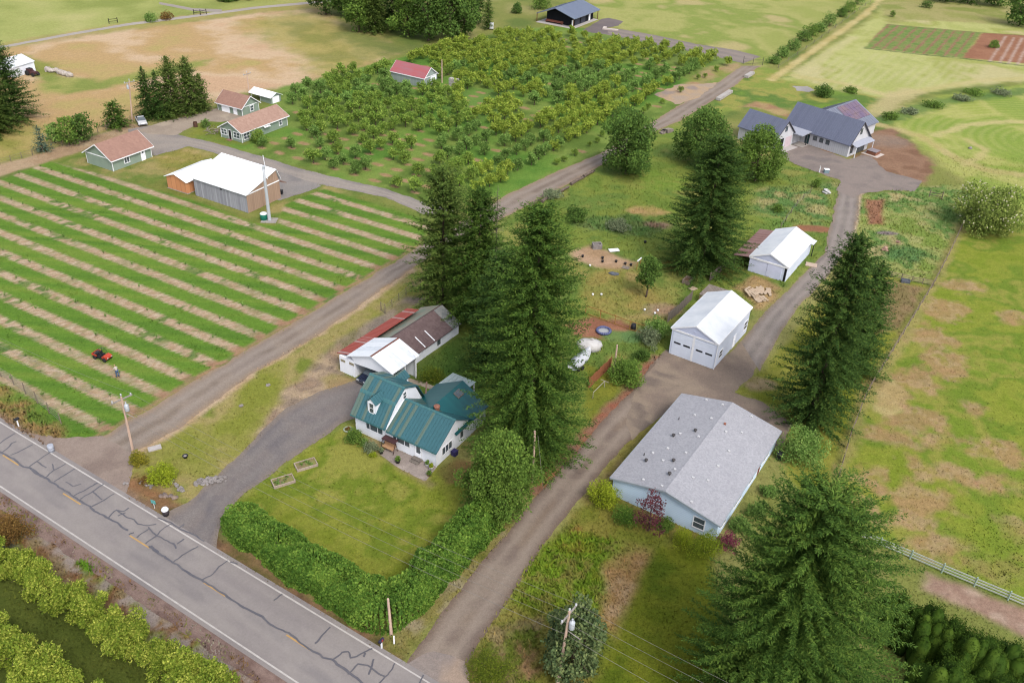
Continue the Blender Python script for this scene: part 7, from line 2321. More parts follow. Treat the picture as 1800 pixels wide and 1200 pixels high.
def build_person():
    """standing, stooping slightly over the straw row with a long tool"""
    g = at(207.5, 662); t = thing('person', 'person in light shirt and blue jeans stooping in the straw row by the red vehicle', 'person', g, math.radians(140))
    sc = 1.0
    skinm = mat('skin', T(214, 168, 142), T(204, 156, 130), 6, rough=0.6, fine=0.03)
    P = [(0, 0, 0.98), (0.06, 0, 1.18), (0.14, 0, 1.40), (0.20, 0, 1.52), (0.25, 0, 1.62), (0.27, 0, 1.72),           # 0 pelvis,1 waist,2 chest,3 neck,4 jaw,5 crown
         (0.0, 0.10, 0.94), (0.05, 0.12, 0.52), (0.0, 0.12, 0.10), (0.16, 0.13, 0.04),                                 # 6-9 left leg
         (0.0, -0.10, 0.94), (-0.02, -0.12, 0.52), (-0.12, -0.12, 0.10), (0.04, -0.13, 0.04),                          # 10-13 right leg
         (0.15, 0.19, 1.44), (0.24, 0.25, 1.16), (0.44, 0.18, 1.02), (0.50, 0.16, 0.98),                               # 14-17 left arm
         (0.15, -0.19, 1.44), (0.22, -0.26, 1.16), (0.42, -0.12, 0.96), (0.48, -0.09, 0.92)]                           # 18-21 right arm
    E = [(0, 1), (1, 2), (2, 3), (3, 4), (4, 5), (0, 6), (6, 7), (7, 8), (8, 9), (0, 10), (10, 11), (11, 12), (12, 13), (2, 14), (14, 15), (15, 16), (16, 17), (2, 18), (18, 19), (19, 20), (20, 21)]
    Rr = [(0.13, 0.15), (0.11, 0.13), (0.12, 0.16), 0.055, 0.085, 0.095, 0.085, 0.06, 0.045, 0.035, 0.085, 0.06, 0.045, 0.035, 0.055, 0.042, 0.032, 0.035, 0.055, 0.042, 0.032, 0.035]
    for wi, sgn in ((17, 1), (21, -1)):
        w = np.array(P[wi])
        for f in range(5):
            a = w + np.array([0.04, (f - 2) * 0.014, -0.015 if f else 0.02]); b = a + np.array([0.03 - 0.004 * abs(f - 2), 0, -0.035]); c = b + np.array([-0.012, 0, -0.03])
            i = len(P); P += [tuple(a), tuple(b), tuple(c)]; E += [(wi, i), (i, i + 1), (i + 1, i + 2)]; Rr += [0.010, 0.009, 0.008]
    body = skin('body', P, E, Rr, skinm, t)
    skin('shirt', P[:3] + [P[3]] + [P[14], P[15], P[18], P[19]], [(0, 1), (1, 2), (2, 3), (2, 4), (4, 5), (2, 6), (6, 7)], [(0.145, 0.165), (0.135, 0.155), (0.145, 0.185), 0.075, 0.075, 0.058, 0.075, 0.058], mat('pale_shirt', T(226, 216, 206), T(206, 196, 188)), t)
    skin('jeans', [P[0], P[6], P[7], P[8], P[10], P[11], P[12]], [(0, 1), (1, 2), (2, 3), (0, 4), (4, 5), (5, 6)], [(0.15, 0.17), 0.105, 0.078, 0.065, 0.105, 0.078, 0.065], mat('blue_jeans', T(92, 122, 160), T(74, 102, 140)), t)
    MB().blob((0.262, 0, 1.74), 0.118, 3, 12, 8, 0.05, (1.0, 0.9, 0.75)).build('hair', mat('fair_hair', T(196, 168, 130), T(166, 136, 100)), t, True)
    f = MB()
    f.blob((0.365, 0, 1.655), 0.022, 1, 8, 6, 0.0, (1, 0.8, 1.3))
    for s in (-0.036, 0.036):
        f.blob((0.352, s, 1.68), 0.012, 2, 6, 4, 0)
        f.blob((0.262, s * 2.6, 1.66), 0.028, 3, 8, 6, 0, (0.7, 0.4, 1.1))
    f.box(0.345, 0.36, -0.025, 0.025, 1.612, 1.622)
    f.build('face', mat('face_tone', T(184, 128, 108)), t, True)
    h = thing('hand_tool', 'long handled garden tool held by the stooping person', 'tool', g, math.radians(140))
    MB().tube((0.40, 0.2, 1.25), (0.72, -0.12, 0.02), 0.016).build('handle', boards('pole_wood', TW(182, 158, 142), TW(150, 126, 112), 0.3), h)
    MB().box(0.66, 0.80, -0.2, -0.05, 0.0, 0.03).build('blade', mat('dark_metal', T(60, 60, 62)), h)
    for p in ((P[9], 1), (P[13], -1)):
        q = p[0]; MB().box(q[0] - 0.2, q[0] + 0.1, q[1] - 0.05, q[1] + 0.05, 0.0, 0.1).build('shoe', mat('dark_shoe', T(70, 62, 58)), t)


# ------------------------------------------------------------------ yard things
def build_things():
    ra = math.radians
    wt = mat('trim_white', TW(216, 216, 218), TW(204, 205, 210))
    conc = mat('concrete', T(196, 188, 180), T(178, 170, 164), 1.2, bump=0.2)
    dk = mat('dark_metal', T(60, 60, 62))
    silver = boards('silver_wood', T(168, 152, 136), T(132, 116, 104), 0.3)
    lum = boards('pale_lumber', T(236, 214, 188), T(220, 192, 162), 0.3)
    stone = mat('field_stone', T(186, 178, 176), T(150, 142, 138), 2, bump=0.4)
    soil = mat('dark_soil', T(122, 96, 78), T(96, 74, 60), 4)
    blackp = mat('black_plastic', T(50, 52, 60), T(40, 42, 48), rough=0.6)

    # wind machine
    g = at(474, 388); t = thing('wind_machine', 'tall white orchard wind machine tower with fan at the barn corner', 'tower', g)
    hh = height_of(474, 388, 296)
    tw = mat('tower_white', T(222, 226, 232), T(208, 214, 222), 0.8, rough=0.35)
    MB().lathe([(0.34, -0.1), (0.33, 0.2), (0.25, hh * 0.7), (0.22, hh)], 16).build('mast', tw, t, True)
    MB().box(-0.25, 0.3, -0.2, 0.2, hh, hh + 0.4).build('gearbox', mat('pale_grey_paint', T(226, 232, 240)), t)
    m = MB()
    a = np.array([0.36, -0.1, hh + 0.25]); d = unit(np.array([-0.25, 0.55, 0.9])); s = unit(np.cross(d, [1, 0, 0])) * 0.14
    for q in (1, -1):
        e = a + d * q * 2.1
        m.add([a - s * 0.5, a + s * 0.5, e + s, e - s, a - s * 0.5 + [0.05, 0, 0], a + s * 0.5 + [0.05, 0, 0], e + s + [0.04, 0, 0.02], e - s + [0.04, 0, 0.02]], [(0, 1, 2, 3), (7, 6, 5, 4), (0, 4, 5, 1), (1, 5, 6, 2), (2, 6, 7, 3), (3, 7, 4, 0)])
    m.build('fan_blade', wt, t)
    MB().box(-1.4, 1.3, -1.0, 1.1, -0.1, 0.1).build('pad', conc, t)
    t = thing('fuel_tank', 'squat green tank with white lid at the foot of the wind machine', 'tank', at(464.5, 386))
    MB().lathe([(0.62, 0.05), (0.66, 0.1), (0.66, 1.05), (0.6, 1.12)], 18).build('body', mat('tank_green', T(36, 140, 116), T(30, 124, 104), 1, rough=0.4), t, True)
    MB().lathe([(0.64, 1.12), (0.66, 1.2), (0.5, 1.34), (0.1, 1.38)], 18).build('lid', wt, t, True)

    # vehicles
    car('sport_utility_car', 'dark blue car parked inside the white carport', 'car', tuple(at(655, 664)), ra(-32.5 - 90), mat('navy_paint', T(52, 60, 84), T(44, 52, 74), rough=0.2, spec=0.6, fine=0.02))
    car('pickup', 'white pickup parked at the edge of the dark spruce clump', 'pickup', tuple(at(249, 217)), ra(-60), mat('white_paint', T(240, 241, 244), T(232, 233, 238), rough=0.25, spec=0.5, fine=0.02), 4.8, 1.85, True)
    build_utv()
    build_person()

    # mailboxes and roadside bits
    def mailbox(px, py, label, m, post, drum=False, flag=False):
        g = at(px, py); t = thing('mailbox', label, 'mailbox', g, ra(-31))
        MB().box(-0.06, 0.06, -0.06, 0.06, -0.3, 1.0).build('post', post, t)
        b = MB(); n = 9
        pr = [(-0.14, 1.0), (0.14, 1.0)] + [(0.14 * math.cos(math.pi * i / n), 1.16 + 0.14 * math.sin(math.pi * i / n)) for i in range(n + 1)]
        b.prism([(x, -0.28, z) for x, z in pr], (0, 0.56, 0)); b.build('box', m, t)
        if flag:
            MB().box(0.145, 0.165, -0.1, 0.1, 1.1, 1.36).build('flag', mat('flag_red', T(196, 70, 60)), t)
        return t
    t = thing('barrel', 'pale grey steel barrel standing at the road edge by the gravel mouth', 'barrel', at(91, 793))
    MB().lathe([(0.33, 0), (0.35, 0.02), (0.34, 0.3), (0.36, 0.32), (0.34, 0.34), (0.34, 0.6), (0.36, 0.62), (0.34, 0.64), (0.35, 0.95), (0.31, 0.96)], 18).build('drum', mat('pale_steel', T(206, 210, 222), T(186, 192, 206), rough=0.4), t, True)
    mailbox(33, 749, 'black mailbox on a white post beside the road, west end', blackp, wt)
    t = thing('planter_barrel', 'dark barrel with rounded white lid where the asphalt drive meets the road', 'barrel', at(292, 905))
    MB().lathe([(0.3, 0), (0.36, 0.4), (0.34, 0.75)], 16).build('drum', mat('dark_drum', T(76, 68, 72), T(62, 56, 60)), t, True)
    MB().lathe([(0.38, 0.76), (0.4, 0.84), (0.3, 1.02), (0.12, 1.08)], 16).build('lid', wt, t, True)
    t = thing('yard_sign', 'small turquoise sign on a thin stake in the brown verge', 'sign', at(272, 893), ra(-20))
    MB().box(-0.02, 0.02, -0.02, 0.02, -0.1, 0.95).build('stake', wt, t)
    MB().box(-0.3, 0.3, -0.03, 0.0, 0.72, 1.2).build('board', mat('turquoise', T(128, 214, 208), T(110, 200, 196)), t)
    mailbox(671, 1139, 'mailbox with red and dark blue banner on a white post at the hedge corner', mat('navy_box', T(60, 60, 92)), wt, flag=True)
    t = thing('marker_post', 'slim white marker post at the hedge corner by the gravel drive', 'post', at(693, 1131))
    MB().box(-0.07, 0.07, -0.02, 0.02, -0.2, 1.15).build('slat', wt, t)
    t = thing('marker_stake', 'small yellow marker stake beside the round boxwood', 'post', at(837, 1178))
    MB().box(-0.08, 0.08, -0.02, 0.02, -0.1, 0.7).build('slat', mat('marker_yellow', T(236, 220, 120)), t)
    t = thing('utility_cover', 'flat pale slab cover in the grass by the western pole', 'slab', at(272, 788), ra(30))
    MB().box(-0.75, 0.75, -0.42, 0.42, -0.05, 0.14).build('slab', mat('pale_slab', T(222, 214, 210), T(206, 198, 194)), t)
    t = thing('pot', 'small dark pot alone in the roadside grass', 'pot', at(326, 804))
    MB().lathe([(0.22, 0), (0.3, 0.3), (0.34, 0.34), (0.26, 0.33), (0.2, 0.2)], 14).build('tub', blackp, t, True)
    MB().lathe([(0.22, 0.22), (0.2, 0.3), (0.05, 0.36)], 12).build('soil', stone, t, True)

    def stones(name, label, px, py, rot, n, lx, ly, s, seed, cat='rocks', m=stone):
        t = thing(name, label, cat, at(px, py), rot); rg = np.random.default_rng(seed)
        b = MB()
        for i in range(n):
            b.blob((rg.uniform(-lx, lx), rg.uniform(-ly, ly), s * rg.uniform(0.1, 0.7)), s * rg.uniform(0.6, 1.2), seed * 100 + i, 7, 5, 0.25, (1, 0.9, 0.7))
        b.build('stones', m, t)
        return t
    stones('rock_pile', 'long heap of pale grey rocks beside the asphalt drive', 370, 846, ra(15), 60, 1.7, 0.5, 0.26, 1)
    stones('rock', 'pair of pale rocks at the west side of the rock bed', 222, 851, 0, 3, 0.35, 0.2, 0.3, 2)
    stones('rock_edging', 'curved row of rocks on the east side of the lime shrub', 312, 856, ra(-40), 14, 1.3, 0.25, 0.26, 3)
    stones('rock_edging', 'dark and pale rocks below the lime shrub in the road bed', 291, 872, ra(-15), 12, 1.3, 0.3, 0.28, 4, m=mat('mixed_stone', T(120, 112, 116), T(186, 160, 140), 0.8, bump=0.3))
    stones('rock_edging', 'rocks below the rust-brown shrub', 258, 853, ra(-20), 8, 1.0, 0.25, 0.25, 5)
    stones('rock', 'single grey rock in the grass north-east of the western pole', 423, 714, 0, 2, 0.2, 0.1, 0.28, 6)
    stones('rock', 'grey rock in the grass beside the brown gravel edge', 472, 678, 0, 2, 0.25, 0.1, 0.28, 7)
    # log edging along the lane
    for i, (x, y, ang, L) in enumerate(((938, 360, 60, 3.5), (962, 350, 62, 4.5), (990, 336, 58, 4), (1014, 320, 56, 4.5), (1034, 308, 55, 3.5))):
        t = thing('log', 'weathered log edging the lane, %s from the central trees' % ('first', 'second', 'third', 'fourth', 'fifth')[i], 'log', at(x, y), ra(ang), 'logs edging the gravel lane')
        m = MB(); m.chain([(-L / 2, 0, 0.3), (0, 0.06, 0.36), (L / 2, -0.05, 0.28)], [0.34, 0.3, 0.24], 9); m.build('trunk', boards('old_log', T(150, 134, 122), T(110, 96, 86), 0.2), t)
        if i in (3, 4, 0):
            m = MB(); rg = np.random.default_rng(i)
            for k in range(7):
                a = rg.random() * 6.28; m.chain([(L / 2, 0, 0.35), (L / 2 + 0.5 * math.cos(a), 0.6 * math.sin(a), 0.4 + 0.3 * rg.random())], [0.12, 0.04], 5)
            m.build('roots', mat('dark_root', T(104, 92, 86), T(84, 74, 68)), t)

    # farmhouse yard
    for (x, y, lab) in ((538, 818, 'raised wooden planter bed on the lawn nearer the farmhouse'), (498, 847, 'raised wooden planter bed on the lawn nearer the drive')):
        t = thing('raised_bed', lab, 'planter', at(x, y), ra(30), 'raised beds on the farmhouse lawn')
        for q in ((-1.25, 1.25, -0.72, -0.62), (-1.25, 1.25, 0.62, 0.72), (-1.25, -1.15, -0.62, 0.62), (1.15, 1.25, -0.62, 0.62)):
            MB().box(q[0], q[1], q[2], q[3], -0.05, 0.34).build('board', boards('bed_boards', T(214, 196, 180), T(186, 166, 150), 0.5), t)
        MB().box(-1.15, 1.15, -0.62, 0.62, 0.0, 0.24).build('soil', mat('bed_soil', T(150, 126, 100), T(150, 150, 80), 1.6), t)
        rg = np.random.default_rng(int(x))
        for q in range(7):
            lb = [(rg.uniform(-0.9, 0.9), rg.uniform(-0.4, 0.4), 0.32, 0.22, 0.22, 0.15)]
            link('seedling', lobes_mesh('seedling', lb, 26, 0.16, F_ORCHD(), int(x) + q, 0.6, 0.7, 0.25, 0.3), t)
    b0 = org(-16.67, 76.78); rb = ra(-30.2)

    def fl(u, v, z=0.0):
        return (b0[0] + u * math.cos(rb) - v * math.sin(rb), b0[1] + u * math.sin(rb) + v * math.cos(rb), z)
    yard('patio', [fl(5.3, -2.0)[:2], fl(9.0, -2.75)[:2], fl(12.7, -2.85)[:2], fl(12.3, -0.02)[:2], fl(5.25, -0.02)[:2]], 0.03, [T(186, 172, 162), T(172, 158, 150), T(196, 182, 172)], 0.15, 0.5, 0.5, world=True)
    t = thing('garden_swing', 'dark brown patio swing seat with tan cushion by the farmhouse wall', 'swing seat', fl(5.75, -0.75), rb)
    fr = mat('swing_brown', T(92, 60, 62), T(78, 50, 52)); m = MB()
    for s in (-0.95, 0.95):
        m.chain([(s, 0.45, 0), (s, 0.1, 1.55), (s, -0.45, 0)], [0.04] * 3, 6)
    m.tube((-0.95, 0.1, 1.55), (0.95, 0.1, 1.55), 0.04); m.build('frame', fr, t)
    MB().box(-0.95, 0.95, -0.2, 0.62, 1.5, 1.62).build('canopy', fr, t)
    MB().box(-0.8, 0.8, -0.35, 0.2, 0.48, 0.62).build('seat', mat('tan_cushion', T(216, 172, 132), T(204, 158, 118)), t)
    MB().box(-0.8, 0.8, 0.2, 0.32, 0.6, 1.1).build('backrest', mat('tan_cushion', T(216, 172, 132)), t)

    def planter(u, v, label, r, h, m, leaf, n=200, s=0.16):
        t = thing('planter', label, 'planter', fl(u, v), rb)
        MB().lathe([(r * 0.7, 0.02), (r, h), (r * 1.06, h + 0.03), (r * 0.85, h + 0.01), (r * 0.8, h - 0.06)], 14).build('pot', m, t, True)
        link('plant', lobes_mesh('plant', [(0, 0, h + 0.2, r * 0.9, r * 0.9, 0.28), (0.1, 0, h + 0.35, r * 0.5, r * 0.5, 0.25)], n, s, leaf, int(u * 50), 0.6, 0.7, h, 0.3), t)
    planter(8.0, -1.95, 'dark round tub planter in the middle of the patio', 0.33, 0.42, blackp, F_BROAD())
    planter(5.35, -1.75, 'dark planter at the west end of the patio', 0.26, 0.36, blackp, F_SAGE())
    planter(11.25, -0.5, 'white planter by the door side of the house corner', 0.26, 0.36, wt, F_BROAD())
    planter(11.95, -0.7, 'white planter with taller plant at the house corner', 0.28, 0.38, wt, F_LIME(), 300)
    planter(12.4, -1.7, 'leafy low plant in a pot at the patio end', 0.3, 0.2, mat('old_clay', T(170, 130, 100)), F_BROAD(), 300)
    t = thing('storage_bin', 'dark blue bin against the farmhouse gable', 'bin', fl(12.75, 3.0), rb)
    MB().box(-0.3, 0.3, -0.32, 0.32, 0, 0.62).build('tub', mat('navy_bin', T(62, 56, 120), T(54, 48, 106), rough=0.4), t)
    MB().box(-0.33, 0.33, -0.35, 0.35, 0.62, 0.7).build('lid', mat('navy_bin', T(62, 56, 120)), t)
    t = thing('flower_ring', 'small round ring planter at the west corner of the farmhouse', 'planter', fl(-0.9, -0.5))
    m = MB(); n = 16
    for i in range(n):
        a = 2 * math.pi * i / n; b2 = 2 * math.pi * (i + 1) / n
        m.tube((0.5 * math.cos(a), 0.5 * math.sin(a), 0.12), (0.5 * math.cos(b2), 0.5 * math.sin(b2), 0.12), 0.09, n=6)
    m.build('ring', mat('pale_ring', T(196, 206, 186), T(176, 190, 160)), t)
    link('plant', lobes_mesh('plant', [(0, 0, 0.2, 0.35, 0.35, 0.2)], 140, 0.14, F_RUST(), 3, 0.6, 0.7, 0.05, 0.3), t)
    m = lane('garden_walk', [(715, 664), (745, 672), (775, 682)], [(713, 671), (742, 679), (772, 690)], 0.035, [T(206, 190, 172), T(194, 178, 160)], (0.5,), None, 0.1, 0.1, 0.4)

    # back garden
    t = thing('paddling_pool', 'round blue-rimmed paddling pool on the bare red soil', 'pool', at(1061, 583))
    m = MB(); n = 20
    for i in range(n):
        a = 2 * math.pi * i / n; b2 = 2 * math.pi * (i + 1) / n
        m.tube((1.0 * math.cos(a), 1.0 * math.sin(a), 0.22), (1.0 * math.cos(b2), 1.0 * math.sin(b2), 0.22), 0.2, n=8)
    m.build('rim', mat('pool_blue', T(92, 100, 150), T(116, 124, 170), 2, rough=0.4), t, True)
    MB().lathe([(0.9, 0.0), (0.9, 0.14)], 20).build('water', mat('pool_water', T(206, 206, 204), T(186, 190, 196), 2, rough=0.1), t)
    t = thing('barrel', 'black barrel standing at the yellow garden fence', 'barrel', at(1113, 579))
    MB().lathe([(0.36, 0), (0.4, 0.4), (0.36, 0.95), (0.3, 0.97)], 16).build('drum', blackp, t, True)
    t = thing('barrel', 'black barrel by the east corner of the pale blue house', 'barrel', at(1370, 806))
    MB().lathe([(0.42, 0), (0.44, 0.1), (0.44, 0.85), (0.46, 0.88), (0.4, 0.95)], 18).build('drum', blackp, t, True)
    # white boat and trailer behind the fir
    t = thing('boat', 'white covered boat on the grass behind the tallest central fir', 'boat', at(1020, 640), ra(58))
    m = MB(); secs = []
    for x, w, z in ((-2.4, 0.85, 0.55), (-1.0, 1.0, 0.5), (0.6, 0.95, 0.55), (1.8, 0.6, 0.7), (2.6, 0.06, 0.95)):
        secs.append([(x, -w, z + 0.5), (x, -w * 0.8, z), (x, 0, z - 0.25), (x, w * 0.8, z), (x, w, z + 0.5), (x, 0, z + 0.85)])
    v = [p for s in secs for p in s]; f = []
    for i in range(4):
        for j in range(6):
            f.append((i * 6 + j, (i + 1) * 6 + j, (i + 1) * 6 + (j + 1) % 6, i * 6 + (j + 1) % 6))
    f += [tuple(range(6))[::-1], tuple(range(24, 30))]
    m.add(v, f).build('hull', mat('boat_white', T(238, 240, 244), T(222, 226, 236), rough=0.35), t, True)
    m = MB(); m.box(-1.8, -1.6, -0.9, 0.9, 0.12, 0.3); m.box(-2.0, 3.2, -0.06, 0.06, 0.3, 0.4); m.build('trailer', dk, t)
    for s in (-0.95, 0.95):
        wheel(t, -1.0, s, 0.3, 0.18)
    t = thing('tarpaulin_heap', 'white sheet draped over a heap beside the paddling pool garden', 'tarpaulin', at(1036, 612))
    MB().blob((0, 0, 0.5), 1.6, 8, 12, 8, 0.16, (1.2, 0.8, 0.6)).build('sheet', mat('white_sheet', T(240, 238, 236), T(220, 216, 214), 1.5), t, True)
    t = thing('clothes_frame', 'pale thin frame of poles in the grass below the red-brown fence', 'frame', at(1052, 690), ra(58))
    m = MB(); m.tube((-1.6, 0, 1.0), (1.6, 0, 1.0), 0.04); m.tube((-1.6, 0, 0), (-1.6, 0, 1.0), 0.04); m.tube((1.6, 0, 0), (1.6, 0, 1.0), 0.04); m.tube((1.6, -0.6, 1.0), (1.6, 0.6, 1.0), 0.04)
    m.build('poles', mat('pale_pole', T(214, 206, 190)), t)
    # lumber, pallets, beds round the sheds
    t = thing('lumber_pile', 'scattered pile of pale sawn boards beside the white garage', 'lumber', at(1333, 517), ra(30))
    rg = np.random.default_rng(12); m = MB()
    for k, (qx, qy, qa, qn) in enumerate(((-1.0, -1.2, 1.15, 9), (1.3, 0.3, 0.75, 10), (-0.4, 0.9, 0.3, 8), (-1.6, 0.2, 1.4, 5))):
        for i in range(qn):
            L = rg.uniform(1.4, 2.6); w = rg.uniform(0.18, 0.42); o_ = (i - qn / 2) * 0.24
            c = np.array([qx - math.sin(qa) * o_, qy + math.cos(qa) * o_]) + rg.normal(0, 0.12, 2); a = qa + rg.normal(0, 0.13)
            d = np.array([math.cos(a), math.sin(a)]) * L / 2; s = np.array([-math.sin(a), math.cos(a)]) * w / 2; z = 0.04 + 0.012 * i + 0.13 * k
            m.prism([(c[0] - d[0] - s[0], c[1] - d[1] - s[1], z), (c[0] + d[0] - s[0], c[1] + d[1] - s[1], z), (c[0] + d[0] + s[0], c[1] + d[1] + s[1], z), (c[0] - d[0] + s[0], c[1] - d[1] + s[1], z)], (0, 0, 0.05))
    m.build('boards', lum, t)
    t = thing('slab', 'pale square slab on the grass beside the grey-white shed', 'slab', at(1426, 466), ra(-20))
    MB().box(-0.95, 0.95, -0.7, 0.7, -0.05, 0.12).build('slab', mat('peach_slab', T(232, 206, 186), T(216, 190, 170)), t)
    t = thing('slat_shelter', 'low slatted grey timber shelter behind the white garage', 'shelter', at(1226, 531), ra(-32))
    m = MB()
    for i in range(12):
        m.box(0.0, 4.6, 0.1 + i * 0.34, 0.36 + i * 0.34, 1.4, 1.46)
    for x in (0.3, 2.2, 4.2):
        m.box(x, x + 0.1, 0, 4.2, 1.28, 1.395)
    m.build('roof_slats', boards('slat_wood', T(186, 172, 160), T(150, 138, 128), 0.3), t)
    for x, y in ((0.2, 0.2), (4.3, 0.2), (0.2, 4.0), (4.3, 4.0)):
        MB().box(x, x + 0.1, y, y + 0.1, -0.1, 1.28).build('post', silver, t)
    MB().box(0.1, 4.5, 0.0, 0.06, 0.0, 1.2).build('side_panel', boards('tan_side', T(186, 160, 120), T(160, 134, 100), 0.2), t)
    t = thing('planter_box', 'grey open timber planter box in the paddock behind the slatted shelter', 'planter', at(1208, 496), ra(58))
    for q in ((-0.9, 0.9, -0.6, -0.52), (-0.9, 0.9, 0.52, 0.6), (-0.9, -0.82, -0.52, 0.52), (0.82, 0.9, -0.52, 0.52)):
        MB().box(q[0], q[1], q[2], q[3], 0, 0.7).build('board', silver, t)
    MB().box(-0.82, 0.82, -0.52, 0.52, 0.0, 0.35).build('soil', soil, t)
    t = thing('pallet', 'pale pallet lying beside the grey planter box', 'pallet', at(1218, 508), ra(40))
    m = MB()
    for i in range(6):
        m.box(-0.6, 0.6, -0.5 + i * 0.18, -0.38 + i * 0.18, 0.1, 0.13)
    for x in (-0.55, -0.05, 0.45):
        m.box(x, x + 0.1, -0.5, 0.52, 0.0, 0.098)
    m.build('slats', lum, t)
    t = thing('pallet', 'grey pallet leaning flat in the paddock by the dark pots', 'pallet', at(1100, 471), ra(-25))
    m2 = MB(); m2.v = list(m.v); m2.f = list(m.f); m2.build('slats', boards('slat_wood', T(186, 172, 160), T(150, 138, 128), 0.3), t)
    t = thing('stone_trough', 'grey stone trough at the top of the paddock', 'trough', at(1049, 436), ra(10))
    m = MB(); m.box(-0.8, 0.8, -0.6, -0.45, 0, 0.9); m.box(-0.8, 0.8, 0.45, 0.6, 0, 0.9); m.box(-0.8, -0.65, -0.45, 0.45, 0, 0.9); m.box(0.65, 0.8, -0.45, 0.45, 0, 0.9); m.box(-0.65, 0.65, -0.45, 0.45, 0, 0.4); m.build('basin', stone, t)
    t = thing('loose_sheet', 'white flat panel lying in the paddock right of the stone trough', 'panel', at(1079, 441), ra(15))
    MB().box(-0.9, 0.9, -0.5, 0.5, 0.1, 0.22).build('sheet', wt, t); MB().box(-0.6, 0.6, -0.3, 0.3, 0.0, 0.1).build('support', silver, t)
    for i, (x, y) in enumerate(((1024, 452), (1059, 455), (1059, 461), (1083, 461), (1099, 465), (1109, 467), (1134, 427))):
        t = thing('pot', ('black pot at the left of the paddock pots', 'black pot, upper of the close pair in the paddock', 'black pot, lower of the close pair in the paddock', 'black pot in the middle of the paddock pots', 'black pot left above the grey pallet', 'black pot right above the grey pallet', 'black pot alone in the high grass below the dark spruce')[i], 'pot', at(x, y), 0, 'black pots in the paddock')
        MB().lathe([(0.17, 0), (0.23, 0.36), (0.24, 0.38), (0.19, 0.36), (0.17, 0.3)], 12).build('tub', blackp, t, True)
    t = thing('post_sign', 'orange timber frame with white top board by the small paddock tree', 'frame', at(1122, 472), ra(58))
    m = MB(); m.box(-0.7, -0.6, -0.05, 0.05, -0.2, 1.6); m.box(0.6, 0.7, -0.05, 0.05, -0.2, 1.6); m.build('post', boards('yellow_posts', T(206, 160, 96), T(186, 136, 76), 0.3), t)
    MB().box(-0.75, 0.75, -0.07, 0.07, 1.6, 1.8).build('board', wt, t)
    t = thing('grey_sheet', 'grey folded sheet on the paddock grass', 'sheet', at(1079, 482), ra(-15))
    MB().blob((0, 0, 0.1), 0.8, 4, 10, 6, 0.2, (1.1, 0.6, 0.3)).build('sheet', mat('grey_sheet', T(120, 126, 136), T(100, 106, 116)), t)
    for i, (x, y) in enumerate(((1042, 519), (1057, 519), (1133, 546), (1156, 547), (1151, 552), (1037, 468))):
        t = thing('white_bucket', ('white bucket left of the pair in the tan grass', 'white bucket right of the pair in the tan grass', 'white bucket on the bare patch, left', 'white bucket on the bare patch, right', 'white bucket on the bare patch, lowest', 'white bucket at the edge of the tall fir')[i], 'bucket', at(x, y), 0, 'white buckets in the paddock')
        MB().lathe([(0.13, 0), (0.17, 0.3), (0.15, 0.31)], 12).build('pail', wt, t, True)
    t = thing('tarpaulin_heap', 'white tarpaulin heap beside the farm track', 'tarpaulin', at(1453, 340), 0.4)
    MB().blob((0, 0, 0.3), 0.9, 9, 10, 8, 0.3, (0.8, 1.0, 0.55)).build('sheet', mat('white_sheet', T(240, 238, 236), T(220, 216, 214), 1.5), t)
    t = thing('utility_box', 'pale blue-grey utility box at the edge of the new house yard', 'box', at(1452, 304))
    MB().box(-0.5, 0.5, -0.4, 0.4, 0, 0.8).build('cabinet', mat('blue_grey_box', T(150, 176, 184), T(140, 164, 174)), t); MB().box(-0.54, 0.54, -0.44, 0.44, 0.8, 0.88).build('lid', wt, t)
    t = thing('white_post', 'slim white post beside the utility box', 'post', at(1440, 303))
    MB().tube((0, 0, -0.1), (0, 0, 1.4), 0.1, 0.08).build('pipe', wt, t)
    t = thing('water_trough', 'grey trough at the low pale rail fence', 'trough', at(1591, 496), ra(-10))
    m = MB(); m.box(-0.7, 0.7, -0.4, -0.3, 0, 0.5); m.box(-0.7, 0.7, 0.3, 0.4, 0, 0.5); m.box(-0.7, -0.6, -0.3, 0.3, 0, 0.5); m.box(0.6, 0.7, -0.3, 0.3, 0, 0.5); m.box(-0.6, 0.6, -0.3, 0.3, 0, 0.3); m.build('basin', mat('grey_sheet', T(120, 126, 136)), t)
    stones('rock', 'pinkish flat rock in the blue-green grass east of the track', 1576, 427, 0, 2, 0.5, 0.2, 0.5, 21, m=mat('pink_stone', T(206, 168, 146), T(190, 150, 130)))
    stones('rock', 'pair of pinkish rocks left of the blue-green grass', 1558, 440, 0.3, 3, 0.9, 0.3, 0.45, 22, m=mat('pink_stone', T(206, 168, 146), T(190, 150, 130)))
    stones('rock', 'white rock in the lower hay field', 1704, 262, 0, 2, 0.8, 0.4, 0.6, 23)
    # lane-side bins in the north
    ob = boards('bin_boards', T(222, 216, 210), T(196, 188, 182), 0.4)

    def bins(px, py, rot, nx, nz, label, name='bin_stack'):
        t = thing(name, label, 'fruit bins', at(px, py), rot)
        for i in range(nx):
            for k in range(nz):
                MB().box(i * 1.25 - nx * 0.62, i * 1.25 + 1.18 - nx * 0.62, -0.6, 0.6, k * 0.72 + 0.1, k * 0.72 + 0.74).build('bin', ob, t)
                MB().box(i * 1.25 - nx * 0.62 + 0.05, i * 1.25 + 1.1 - nx * 0.62, -0.55, 0.55, k * 0.72, k * 0.72 + 0.1).build('skid', silver, t)
    bins(798, 153, ra(-30), 2, 3, 'stack of pale fruit bins beside the red-roofed store')
    bins(1273, 170, ra(58), 7, 1, 'long row of pale fruit bins beside the gravel lane')
    bins(1317, 134, ra(58), 4, 1, 'short row of pale fruit bins near the dark steel gate')
